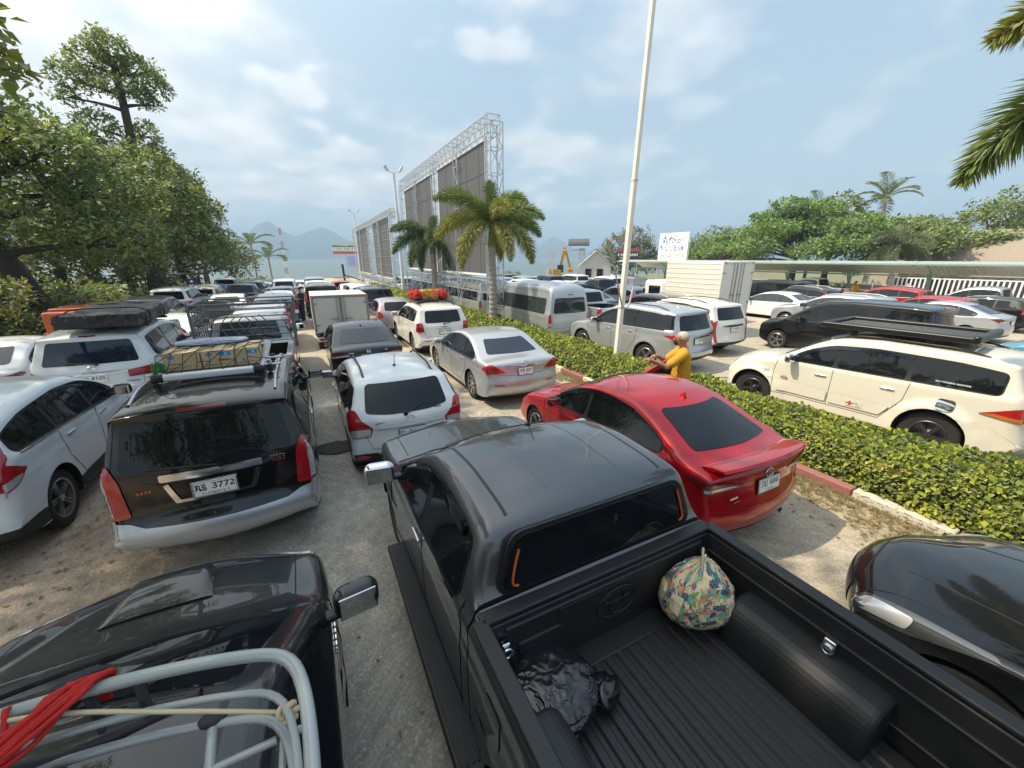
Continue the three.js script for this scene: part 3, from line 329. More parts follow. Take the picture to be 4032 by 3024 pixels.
    profile: [[0.14, 0.34, 0.14, 0.1], [0.0, 0.58, 0.18, 0.14], [0.02, 0.82, 0.18, 0.14], [0.2, 0.98, 0.12, 0.12], [0.55, 1.06, 0.05, 0.1], [1.25, 1.13, 0.04, 0.09], [1.9, 1.6, 0.08, 0.08], [2.25, 1.73, 0.05, 0.1], [2.9, 1.79, 0.04, 0.1], [4.1, 1.79, 0.04, 0.1], [4.5, 1.76, 0.06, 0.06], [4.62, 1.72, 0.07, 0.05], [4.58, 1.66, 0.07, 0.07], [4.72, 1.2, 0.08, 0.1], [4.75, 1.05, 0.09, 0.12], [4.765, 0.85, 0.1, 0.13], [4.765, 0.72, 0.1, 0.13], [4.88, 0.655, 0.14, 0.12], [4.9, 0.6, 0.14, 0.14], [4.89, 0.46, 0.14, 0.1], [4.78, 0.34, 0.1, 0.06]],
    dlo: { z0: 1.3, z1: 4.45, pillars: [2.38, 3.3], m: 0.16, up: 0.03, r: 0.06, visor: true }, screen: [1.16, 1.64, 0.13, 0.13, 1.3, 1.95], mirror: [1.7, 1.17], mirrorScale: 1.1, handles: [[2.22, 0.98], [3.15, 1.0]],
    plate: [0.93, 0.05], rail: [2.3, 4.3, 0.62],
    panels: [{ n: 'rear_window', v: R_, p: [[-0.72, 1.18], [0.72, 1.18], [0.64, 1.63], [-0.64, 1.63]], m: 'glass', r: 0.07 }, { n: 'tail_light', v: R_, p: [[0.70, 0.74], [0.86, 0.72], [0.88, 1.22], [0.79, 1.26], [0.73, 1.1]], m: 'red', e: 0.012, b: true, r: 0.03 }, { n: 'indicator_light', v: S_, p: [[4.55, 0.76], [4.76, 0.74], [4.74, 1.16], [4.62, 1.2], [4.56, 1.0]], m: 'clear', e: 0.012 },
      { n: 'high_brake_light', v: R_, p: [[-0.2, 1.70], [0.2, 1.70], [0.2, 1.725], [-0.2, 1.725]], m: 'darkred', e: 0.006, r: 0.01 }, { n: 'chrome_strip', v: R_, p: [[-0.42, 1.06], [0.42, 1.06], [0.42, 1.13], [-0.42, 1.13]], m: 'chrome', e: 0.022, r: 0.02 }, { n: 'chrome_strip', v: R_, p: [[-0.40, 1.02], [-0.36, 1.04], [-0.29, 0.86], [0.29, 0.86], [0.36, 1.04], [0.40, 1.02], [0.33, 0.83], [-0.33, 0.83]], m: 'chrome', e: 0.016, r: 0.01, hi: 1 },
      { n: 'rear_bumper', v: R_, p: [[-0.9, 0.34], [0.9, 0.34], [0.9, 0.70], [0.72, 0.68], [0.6, 0.635], [-0.6, 0.635], [-0.72, 0.68], [-0.9, 0.70]], m: 'paint2', e: 0.012 }, { n: 'rear_bumper', v: S_, p: [[4.3, 0.36], [4.84, 0.36], [4.84, 0.7], [4.62, 0.72], [4.42, 0.66]], m: 'paint2', e: 0.012 }, { n: 'side_skirt', v: S_, p: [[1.28, 0.34], [3.45, 0.34], [3.45, 0.46], [1.28, 0.46]], m: 'paint2', e: 0.012 }, { n: 'latch_recess', v: R_, p: [[-0.14, 0.76], [0.14, 0.76], [0.14, 0.82], [-0.14, 0.82]], m: 'plastic', e: 0.005, hi: 1 }],
    seams: [[[1.3, 0.46], [1.26, 1.08]], [[2.38, 0.46], [2.38, 1.1]], [[3.12, 0.46], [3.36, 0.8], [3.42, 1.12]]] },
  // crossover with a tapering window line
  crossover: { L: 4.55, W: 1.82, H: 1.66, wb: 2.62, fo: 0.92, tr: 0.35, tw: 0.235, clear: 0.24, belt: [0.98, 1.14], tumble: 0.2, flare: 0.012, spine: 0.7, crease: 0.9,
    profile: [[0.14, 0.28, 0.14, 0.1], [0.0, 0.5, 0.18, 0.14], [0.02, 0.72, 0.18, 0.14], [0.2, 0.92, 0.12, 0.12], [0.5, 1.02, 0.05, 0.1], [1.15, 1.1, 0.04, 0.09], [1.85, 1.5, 0.08, 0.08], [2.2, 1.62, 0.05, 0.12], [2.7, 1.66, 0.04, 0.12], [3.5, 1.62, 0.05, 0.12], [3.98, 1.53, 0.06, 0.08], [4.1, 1.48, 0.06, 0.06], [4.1, 1.42, 0.07, 0.08], [4.36, 1.1, 0.09, 0.14], [4.44, 0.98, 0.12, 0.16], [4.46, 0.74, 0.14, 0.16], [4.55, 0.6, 0.15, 0.15], [4.53, 0.4, 0.14, 0.1], [4.42, 0.28, 0.1, 0.06]],
    dlo: { z0: 1.2, z1: 4.02, pillars: [2.28, 3.2], m: 0.15, up: 0.03, r: 0.08, chrome: true, visor: true }, screen: [1.12, 1.53, 0.13, 0.13, 1.2, 1.9], mirror: [1.62, 1.12], mirrorScale: 1.1, handles: [[2.12, 0.97], [3.02, 1.0]], plate: [0.78, 0.1], rail: [2.0, 3.8, 0.58],
    panels: [{ n: 'rear_window', v: R_, p: [[-0.58, 1.12], [0.58, 1.12], [0.55, 1.41], [-0.55, 1.41]], m: 'glass', r: 0.06 }, { n: 'tail_light', v: R_, p: [[0.62, 0.88], [0.9, 0.84], [0.9, 1.42], [0.7, 1.42], [0.7, 1.1]], m: 'red', e: 0.01, b: true }, { n: 'tail_light', v: S_, p: [[3.98, 0.98], [4.4, 0.78], [4.42, 1.0], [4.3, 1.12], [4.16, 1.42], [4.1, 1.42], [4.2, 1.1]], m: 'red', e: 0.01 }, { n: 'tail_light_inner', v: S_, p: [[4.08, 0.95], [4.39, 0.8], [4.39, 0.9], [4.2, 0.96]], m: 'clear', e: 0.015 },
      { n: 'lower_bumper', v: R_, p: [[-0.88, 0.28], [0.88, 0.28], [0.88, 0.46], [-0.88, 0.46]], m: 'plastic', e: 0.01 }, { n: 'lower_cladding', v: S_, p: [[1.3, 0.28], [3.15, 0.28], [3.15, 0.42], [1.3, 0.42]], m: 'plastic', e: 0.01 }, { n: 'lower_cladding', v: S_, p: [[3.95, 0.3], [4.45, 0.3], [4.45, 0.46], [3.95, 0.46]], m: 'plastic', e: 0.01 }],
    seams: [[[1.2, 0.42], [1.16, 1.02]], [[2.28, 0.42], [2.28, 1.1]], [[2.98, 0.42], [3.2, 0.76], [3.26, 1.12]]], rearseams: [[[0, 0.6], [0.62, 0.6], [0.66, 0.86]]] },
  // long SUV with flared arches
  flaresuv: { L: 4.7, W: 1.815, H: 1.78, wb: 2.8, fo: 0.82, tr: 0.38, tw: 0.25, clear: 0.3, belt: [1.08, 1.17], tumble: 0.17, flare: 0.06, spine: 0.75,
    profile: [[0.14, 0.36, 0.14, 0.1], [0.0, 0.58, 0.18, 0.14], [0.02, 0.8, 0.18, 0.15], [0.2, 0.98, 0.14, 0.14], [0.5, 1.1, 0.06, 0.12], [1.15, 1.2, 0.05, 0.1], [1.75, 1.6, 0.08, 0.08], [2.1, 1.73, 0.05, 0.11], [2.7, 1.78, 0.05, 0.11], [3.7, 1.76, 0.05, 0.11], [4.25, 1.7, 0.05, 0.07], [4.36, 1.66, 0.06, 0.06], [4.34, 1.6, 0.07, 0.08], [4.55, 1.15, 0.08, 0.14], [4.6, 1.0, 0.1, 0.15], [4.62, 0.75, 0.12, 0.15], [4.7, 0.6, 0.15, 0.15], [4.68, 0.44, 0.14, 0.1], [4.58, 0.36, 0.1, 0.06]],
    dlo: { z0: 1.2, z1: 4.22, pillars: [2.2, 3.2], m: 0.17, up: 0.04, r: 0.08, visor: 'bluglass' }, screen: [1.22, 1.62, 0.13, 0.13, 1.2, 1.8], mirror: [1.5, 1.2], mirrorScale: 1.15, handles: [[2.02, 0.99], [3.0, 1.0]], plate: [0.9, 0.05], rail: [2.0, 3.95, 0.6],
    panels: [{ n: 'rear_window', v: R_, p: [[-0.62, 1.2], [0.62, 1.2], [0.56, 1.58], [-0.56, 1.58]], m: 'glass', r: 0.07 }, { n: 'tail_light', v: R_, p: [[0.62, 0.9], [0.9, 0.86], [0.9, 1.08], [0.66, 1.06]], m: 'red', e: 0.012, b: true }, { n: 'tail_light', v: S_, p: [[4.06, 0.92], [4.56, 0.86], [4.58, 1.07], [4.4, 1.07]], m: 'red', e: 0.012 }, { n: 'indicator_light', v: S_, p: [[4.08, 0.92], [4.54, 0.865], [4.54, 0.93], [4.2, 0.95]], m: 'amber', e: 0.016 },
      { n: 'sill_guard', v: S_, p: [[1.32, 0.52], [2.18, 0.52], [2.18, 0.72], [1.32, 0.76]], m: 'paint', e: 0.018, r: 0.03 }, { n: 'sill_guard', v: S_, p: [[2.23, 0.52], [2.98, 0.52], [3.1, 0.7], [2.23, 0.72]], m: 'paint', e: 0.018, r: 0.03 }, { n: 'fuel_cap', v: S_, p: [[3.62, 0.84], [3.82, 0.84], [3.82, 1.02], [3.62, 1.02]], m: 'chrome', e: 0.012, r: 0.05 }, { n: 'indicator_light', v: S_, p: [[1.02, 0.86], [1.12, 0.86], [1.12, 0.91], [1.02, 0.91]], m: 'clear', e: 0.01 }],
    seams: [[[1.24, 0.46], [1.2, 0.9], [1.24, 1.12]], [[2.2, 0.46], [2.2, 1.14]], [[2.98, 0.46], [3.22, 0.86], [3.26, 1.16]], [[1.24, 0.46], [2.98, 0.46]]] },
  // people carrier
  mpv: { L: 4.93, W: 1.84, H: 1.88, wb: 3.0, fo: 0.9, tr: 0.34, clear: 0.2, belt: [1.04, 1.12], tumble: 0.15, spine: 0.7,
    profile: [[0.14, 0.24, 0.14, 0.1], [0.0, 0.5, 0.18, 0.14], [0.02, 0.8, 0.18, 0.14], [0.2, 0.98, 0.1, 0.12], [0.9, 1.1, 0.05, 0.1], [1.7, 1.66, 0.08, 0.08], [2.1, 1.82, 0.05, 0.11], [2.8, 1.88, 0.04, 0.11], [4.2, 1.86, 0.04, 0.1], [4.68, 1.82, 0.05, 0.06], [4.76, 1.77, 0.06, 0.06], [4.72, 1.7, 0.07, 0.08], [4.84, 1.15, 0.08, 0.13], [4.87, 0.9, 0.1, 0.14], [4.93, 0.6, 0.13, 0.14], [4.92, 0.36, 0.12, 0.1], [4.8, 0.24, 0.1, 0.06]],
    dlo: { z0: 0.95, z1: 4.55, pillars: [2.1, 3.35], m: 0.17, up: 0.03, r: 0.06, pw: 0.05 }, screen: [1.14, 1.7, 0.13, 0.13, 0.95, 1.8], mirror: [1.6, 1.14], mirrorScale: 1.1, handles: [[2.0, 1.0], [2.3, 1.0]], plate: [0.86, 0.05],
    panels: [{ n: 'rear_window', v: R_, p: [[-0.68, 1.14], [0.68, 1.14], [0.62, 1.68], [-0.62, 1.68]], m: 'glass', r: 0.06 }, { n: 'tail_light', v: R_, p: [[0.7, 0.8], [0.91, 0.8], [0.9, 1.45], [0.8, 1.45], [0.76, 1.05]], m: 'red', e: 0.01, b: true }, { n: 'high_brake_light', v: R_, p: [[-0.14, 1.775], [0.14, 1.775], [0.14, 1.805], [-0.14, 1.805]], m: 'red', e: 0.008, r: 0.01 }],
    seams: [[[2.1, 0.35], [2.1, 1.08]], [[3.35, 0.35], [3.35, 1.1]]] },
  // high-roof minibus
  van: { L: 5.38, W: 1.88, H: 2.28, wb: 3.11, fo: 1.06, tr: 0.33, clear: 0.22, belt: [1.12, 1.14], tumble: 0.17, shoulder: 0.02, nose: 0.07, tail: 0.02, spine: 0.8,
    profile: [[0.12, 0.26, 0.14, 0.1], [0.0, 0.5, 0.16, 0.14], [0.02, 0.85, 0.16, 0.14], [0.12, 1.06, 0.12, 0.12], [0.35, 1.2, 0.08, 0.1], [0.95, 1.84, 0.08, 0.1], [1.3, 2.1, 0.06, 0.16], [1.9, 2.24, 0.05, 0.2], [3.0, 2.28, 0.05, 0.2], [4.6, 2.27, 0.05, 0.2], [5.1, 2.2, 0.06, 0.18], [5.22, 2.06, 0.06, 0.14], [5.28, 1.8, 0.06, 0.1], [5.32, 1.15, 0.06, 0.08], [5.34, 0.66, 0.06, 0.08], [5.38, 0.55, 0.08, 0.09], [5.37, 0.36, 0.08, 0.08], [5.25, 0.26, 0.06, 0.06]],
    dlo: { z0: 0.42, z1: 4.95, pillars: [1.52, 3.25], m: 0.3, cap: 1.74, up: 0.03, r: 0.07, pw: 0.07 }, screen: [1.24, 1.8, 0.13, 0.15, 0.4, 0.95], mirror: [0.95, 1.2], mirrorScale: 1.2, handles: [[1.4, 1.0], [1.75, 1.0]], plate: [0.86, 0.03],
    panels: [{ n: 'rear_window', v: R_, p: [[-0.72, 1.2], [0.72, 1.2], [0.66, 1.76], [-0.66, 1.76]], m: 'paleglass', r: 0.09 }, { n: 'tail_light', v: R_, p: [[0.79, 0.72], [0.93, 0.72], [0.92, 1.16], [0.82, 1.18]], m: 'red', e: 0.012, b: true }, { n: 'tail_light', v: S_, p: [[5.22, 0.72], [5.31, 0.72], [5.3, 1.14], [5.24, 1.16]], m: 'red', e: 0.012 }, { n: 'tail_light_inner', v: R_, p: [[0.8, 0.74], [0.91, 0.74], [0.91, 0.86], [0.8, 0.86]], m: 'clear', e: 0.016, b: true }, { n: 'high_brake_light', v: R_, p: [[-0.12, 1.85], [0.12, 1.85], [0.12, 1.885], [-0.12, 1.885]], m: 'red', e: 0.01, r: 0.01 }],
    seams: [[[1.52, 0.36], [1.52, 1.12]], [[3.25, 0.36], [3.25, 1.12]], [[0.7, 0.5], [0.62, 1.12]], [[1.0, 1.96], [5.1, 1.98]], [[1.52, 1.0], [4.9, 1.0]]], rearseams: [[[0, 0.66], [0.74, 0.66], [0.77, 1.2], [0.73, 1.95]]] },
  // four-door pickup
  pickup: { L: 5.3, W: 1.84, H: 1.79, wb: 3.08, fo: 0.97, tr: 0.375, tw: 0.25, clear: 0.33, belt: [1.06, 1.16], tumble: 0.19, flare: 0.015, spine: 0.72, tail: 0.02,
    profile: [[0.14, 0.36, 0.14, 0.1], [0.0, 0.6, 0.16, 0.13], [0.02, 0.85, 0.16, 0.13], [0.18, 1.0, 0.12, 0.12], [0.5, 1.08, 0.05, 0.1], [1.25, 1.15, 0.04, 0.09], [1.85, 1.58, 0.08, 0.08], [2.2, 1.73, 0.05, 0.11], [2.7, 1.79, 0.05, 0.11], [3.25, 1.77, 0.05, 0.1], [3.4, 1.71, 0.05, 0.08], [3.54, 1.2, 0.03, 0.07], [3.58, 1.13, 0.0, 0.04], [3.7, 1.13, 0.0, 0.03], [5.18, 1.15, 0.0, 0.03], [5.24, 1.12, 0.02, 0.05], [5.22, 0.7, 0.03, 0.06], [5.3, 0.62, 0.05, 0.08], [5.29, 0.46, 0.05, 0.07], [5.16, 0.36, 0.05, 0.05]],
    bed: { z0: 3.68, z1: 5.15, w: 1.56, floor: 0.72 }, dlo: { z0: 1.3, z1: 3.42, pillars: [2.35], m: 0.15, up: 0.02, r: 0.06, visor: true }, screen: [1.18, 1.62, 0.13, 0.13, 1.3, 1.9], mirror: [1.68, 1.2], mirrorScale: 1.2, handles: [[2.2, 1.0], [3.05, 1.02]], plate: [0.56, 0.02],
    panels: [{ n: 'rear_window', v: R_, p: [[-0.66, 1.22], [0.66, 1.22], [0.58, 1.65], [-0.58, 1.65]], m: 'glass', r: 0.06 }, { n: 'tail_light', v: R_, p: [[0.76, 0.76], [0.91, 0.76], [0.91, 1.1], [0.78, 1.1]], m: 'red', e: 0.01, b: true }, { n: 'tail_light', v: S_, p: [[5.04, 0.8], [5.2, 0.76], [5.2, 1.1], [5.1, 1.1]], m: 'red', e: 0.01 }, { n: 'rear_bumper', v: R_, p: [[-0.9, 0.42], [0.9, 0.42], [0.9, 0.64], [-0.9, 0.64]], m: 'paint2', e: 0.02 }, { n: 'tailgate_handle', v: R_, p: [[-0.12, 0.96], [0.12, 0.96], [0.12, 1.04], [-0.12, 1.04]], m: 'plastic', e: 0.012 }],
    seams: [[[1.28, 0.45], [1.26, 1.08]], [[2.35, 0.45], [2.35, 1.1]], [[3.42, 0.5], [3.45, 1.12]]], rearseams: [[[0, 0.68], [0.74, 0.68], [0.75, 1.13]]] },
};
SPECS.brightrear = { ...SPECS.suv, H: 1.68, L: 4.62, W: 1.83, belt: [1.0, 1.12], tr: 0.355, clear: 0.24, fo: 0.93, wb: 2.7, flare: 0.02, crease: 0.92,
  profile: [[0.14, 0.28, 0.14, 0.1], [0.0, 0.5, 0.18, 0.14], [0.02, 0.76, 0.18, 0.14], [0.2, 0.96, 0.12, 0.12], [0.5, 1.04, 0.05, 0.1], [1.2, 1.12, 0.04, 0.09], [1.85, 1.5, 0.08, 0.09], [2.2, 1.63, 0.05, 0.12], [2.8, 1.68, 0.05, 0.12], [3.7, 1.66, 0.05, 0.12], [4.2, 1.61, 0.05, 0.08], [4.28, 1.57, 0.06, 0.07], [4.28, 1.5, 0.07, 0.08], [4.46, 1.12, 0.09, 0.14], [4.52, 1.0, 0.11, 0.16], [4.53, 0.75, 0.13, 0.16], [4.62, 0.6, 0.15, 0.15], [4.6, 0.4, 0.14, 0.1], [4.5, 0.3, 0.1, 0.06]],
  dlo: { z0: 1.25, z1: 4.0, pillars: [2.28, 3.15], m: 0.15, up: 0.03, r: 0.09 }, screen: [1.15, 1.54, 0.13, 0.13, 1.25, 1.9], mirror: [1.62, 1.12], handles: [[2.12, 0.96], [3.0, 0.98]], plate: [0.83, 0.06], rail: [2.1, 3.9, 0.58],
  panels: [{ n: 'rear_window', v: R_, p: [[-0.62, 1.12], [0.62, 1.12], [0.57, 1.5], [-0.57, 1.5]], m: 'glass', r: 0.08 }, { n: 'tail_light', v: R_, p: [[0.66, 0.84], [0.9, 0.82], [0.9, 1.12], [0.7, 1.13]], m: 'red', e: 0.012, b: true, r: 0.04 }, { n: 'tail_light_inner', v: R_, p: [[0.7, 0.93], [0.86, 0.92], [0.86, 0.97], [0.71, 0.98]], m: 'darkred', e: 0.016, b: true }, { n: 'tail_light', v: S_, p: [[4.26, 0.86], [4.5, 0.82], [4.5, 1.1], [4.3, 1.12]], m: 'red', e: 0.012, r: 0.04 }, { n: 'chrome_strip', v: R_, p: [[-0.3, 0.96], [0.3, 0.96], [0.3, 1.0], [-0.3, 1.0]], m: 'chrome', e: 0.016, r: 0.015 }, { n: 'reflector_strip', v: R_, p: [[0.45, 0.54], [0.7, 0.54], [0.7, 0.565], [0.45, 0.565]], m: 'red', b: true, hi: 1 }, { n: 'lower_bumper', v: R_, p: [[-0.8, 0.3], [0.8, 0.3], [0.76, 0.4], [-0.76, 0.4]], m: 'plastic' }],
  seams: [[[1.24, 0.36], [1.2, 1.04]], [[2.28, 0.36], [2.28, 1.08]], [[2.95, 0.36], [3.18, 0.74], [3.22, 1.1]]], rearseams: [[[0, 0.68], [0.62, 0.68], [0.66, 0.84]]] };
SPECS.clawsuv = { ...SPECS.flaresuv, W: 1.83, flare: 0.02, panels: [{ n: 'rear_window', v: R_, p: [[-0.66, 1.2], [0.66, 1.2], [0.58, 1.58], [-0.58, 1.58]], m: 'glass', r: 0.06 }, { n: 'tail_light', v: R_, p: [[0.7, 0.5], [0.8, 0.5], [0.86, 0.9], [0.88, 1.14], [0.68, 1.2], [0.76, 0.98]], m: 'red', e: 0.012, b: true }, { n: 'tail_light', v: S_, p: [[4.2, 1.2], [4.55, 0.98], [4.58, 1.12], [4.42, 1.22]], m: 'red', e: 0.012 }, { n: 'chrome_strip', v: R_, p: [[-0.5, 0.99], [0.5, 0.99], [0.5, 1.04], [-0.5, 1.04]], m: 'chrome', e: 0.016, r: 0.02 }, { n: 'lower_bumper', v: R_, p: [[-0.8, 0.38], [0.8, 0.38], [0.7, 0.5], [-0.7, 0.5]], m: 'plastic' }] };
SPECS.oldfort = { ...SPECS.suv, panels: [{ n: 'rear_window', v: R_, p: [[-0.7, 1.2], [0.7, 1.2], [0.6, 1.62], [-0.6, 1.62]], m: 'glass', r: 0.06 }, { n: 'tail_light', v: R_, p: [[0.5, 0.90], [0.93, 0.92], [0.93, 1.1], [0.5, 1.04]], m: 'red', e: 0.012, b: true }, { n: 'tail_light_inner', v: R_, p: [[0.52, 0.91], [0.9, 0.93], [0.9, 0.97], [0.52, 0.95]], m: 'darkred', e: 0.016, b: true }, { n: 'tail_light', v: S_, p: [[4.5, 0.93], [4.66, 0.92], [4.64, 1.1], [4.54, 1.1]], m: 'red', e: 0.012 }, { n: 'chrome_strip', v: R_, p: [[-0.5, 1.0], [0.5, 1.0], [0.5, 1.05], [-0.5, 1.05]], m: 'chrome', e: 0.016, r: 0.01 }, { n: 'high_brake_light', v: R_, p: [[-0.12, 1.7], [0.12, 1.7], [0.12, 1.72], [-0.12, 1.72]], m: 'darkred', r: 0.01 }, { n: 'lower_bumper', v: R_, p: [[-0.8, 0.38], [0.8, 0.38], [0.7, 0.46], [-0.7, 0.46]], m: 'plastic' }] };
// ---------------------------------------------------------------- the ground falls gently toward the water
const gy = (z) => -0.009 * Math.max(0, -z - 9);
const gpitch = (z) => (z < -10 ? 0.009 : 0);
function park(type, zr, opt) { const L = SPECS[type].L, z = zr - L / 2; const v = vehicle(type, { ...opt, z, y: gy(z) }); v.root.rotation.order = 'YXZ'; return v; }
const G1 = 'cars queueing in the left lanes', G2 = 'cars queueing beside the hedge', G3 = 'cars in the right-hand car park';
const crv = park('crossover', -5.15, { name: 'crossover_car', x: -3.80, color: 'white', mirrorMat: 'trim', handle: 'chrome', label: 'white crossover with red corner lamps left of the black seven-seat SUV', group: G1, plate: ['ชณ 627', ''] });
const fortA = park('oldfort', -10.0, { name: 'suv_car', x: -3.82, color: 'white', mirrorMat: 'trim', label: 'white SUV with a black tarpaulin load on its roof', group: G1, plate: ['บด 4120', ''], plateFrame: 'chrome', glass: 'bluglass' });
const mu7 = park('oldsuv', -4.3, { name: 'suv_car', x: -1.06, color: 'black', two: 'silver', mirrorMat: 'black', rails: 'silver', handle: 'chrome', label: 'black seven-seat SUV with silver bumper and boxes on its roof rack', group: G1, plate: ['ฌฐ 3772', 'กรงเทพมหานคร'], plateFrame: 'chrome', glass: 'glass' });
const cagePick = park('pickup', -9.65, { name: 'pickup_truck', x: -1.32, color: 'steel', cat: 'pickup', two: 'silver', mirrorMat: 'chrome', label: 'grey pickup truck carrying a tall welded pipe cage', group: G1, glass: 'paleglass' });
const yaris = park('hatch', -5.35, { name: 'hatchback_car', x: 1.12, color: 'white', rails: 'trim', label: 'small white hatchback with dark roof strips ahead of the charcoal pickup', group: G1, plate: ['กข 5126', ''], aerial: [0, 3.1], mirrorMat: 'paint' });
const city = park('fast', -10.0, { name: 'saloon_car', x: 1.2, color: 'black', fin: true, label: 'black saloon car between the white hatchback and the box truck', group: G1, plate: ['ขบต 9698', ''], glass: 'bluglass', mirrorMat: 'trim' });
const camry = park('sedan', -7.1, { name: 'saloon_car', x: 4.0, color: 'silver', glass: 'bluglass', style: 'eight', label: 'silver saloon car with chrome boot strip ahead of the red car', group: G2, plate: ['ชณ 627', 'กรงเทพ'], handle: 'chrome' });
const capt = park('brightrear', -12.6, { name: 'suv_car', x: 3.98, color: 'pearl', rails: 'trim', label: 'white SUV with red-netted luggage on its roof', group: G2, plate: ['กกบ 7434', ''], style: 'eight' });
const march = park('bubble', -17.5, { name: 'hatchback_car', x: 3.45, color: 'pink', label: 'pinkish silver rounded hatchback ahead of the luggage-topped SUV', group: G2, lo: true });
const ativ = park('fast', -2.0, { name: 'saloon_car', x: 4.15, color: 'redpaint', fin: true, glass: 'glass', label: 'bright red saloon car with rear spoiler and open driver door', group: G2, plate: ['กฆ 604', 'นครนายก'], mirrorMat: 'trim' });
park('flaresuv', -1.15, { name: 'suv_car', x: 9.42, yaw: 0.07, color: 'cream', style: 'at', rimMat: 'darkrim', mirrorMat: 'chrome', handle: 'chrome', rails: 'trim', label: 'cream white SUV with flared arches and black roof tray beside the hedge', group: G3, plate: ['กข 7741', ''], two: 'plastic' });
const pajero = scene.children[scene.children.length - 1];
park('suv', -7.15, { name: 'suv_car', x: 9.32, yaw: 0.07, color: 'silver', rails: 'trim', fin: true, handle: 'chrome', label: 'silver SUV with slim red tail lamps behind the hedge', group: G3, plate: ['ขขด 4280', 'กรงเทพ'], style: 'five' });
const van1 = park('van', -12.25, { name: 'minibus', x: 8.75, color: 'silver', cat: 'van', label: 'silver high-roof minibus behind the hedge right of the palm trunk', group: G3, plate: null, glass: 'paleglass' });
park('van', -18.4, { name: 'minibus', x: 8.55, color: 'silver', cat: 'van', label: 'silver high-roof minibus with dark rear partly behind the palm trunk', group: G3, plate: null, lo: true, glass: 'glass' });
park('clawsuv', -8.1, { name: 'suv_car', x: 12.35, color: 'pearl', label: 'white SUV with claw-shaped tail lamps right of the silver SUV', group: G3, plate: ['ขกบ 6405', ''], rails: 'trim' });
const alphR = park('mpv', -4.1, { name: 'people_carrier', x: 15.6, color: 'black', label: 'black people carrier behind the cream SUV with roof tray', group: G3, mirrorMat: 'black' });
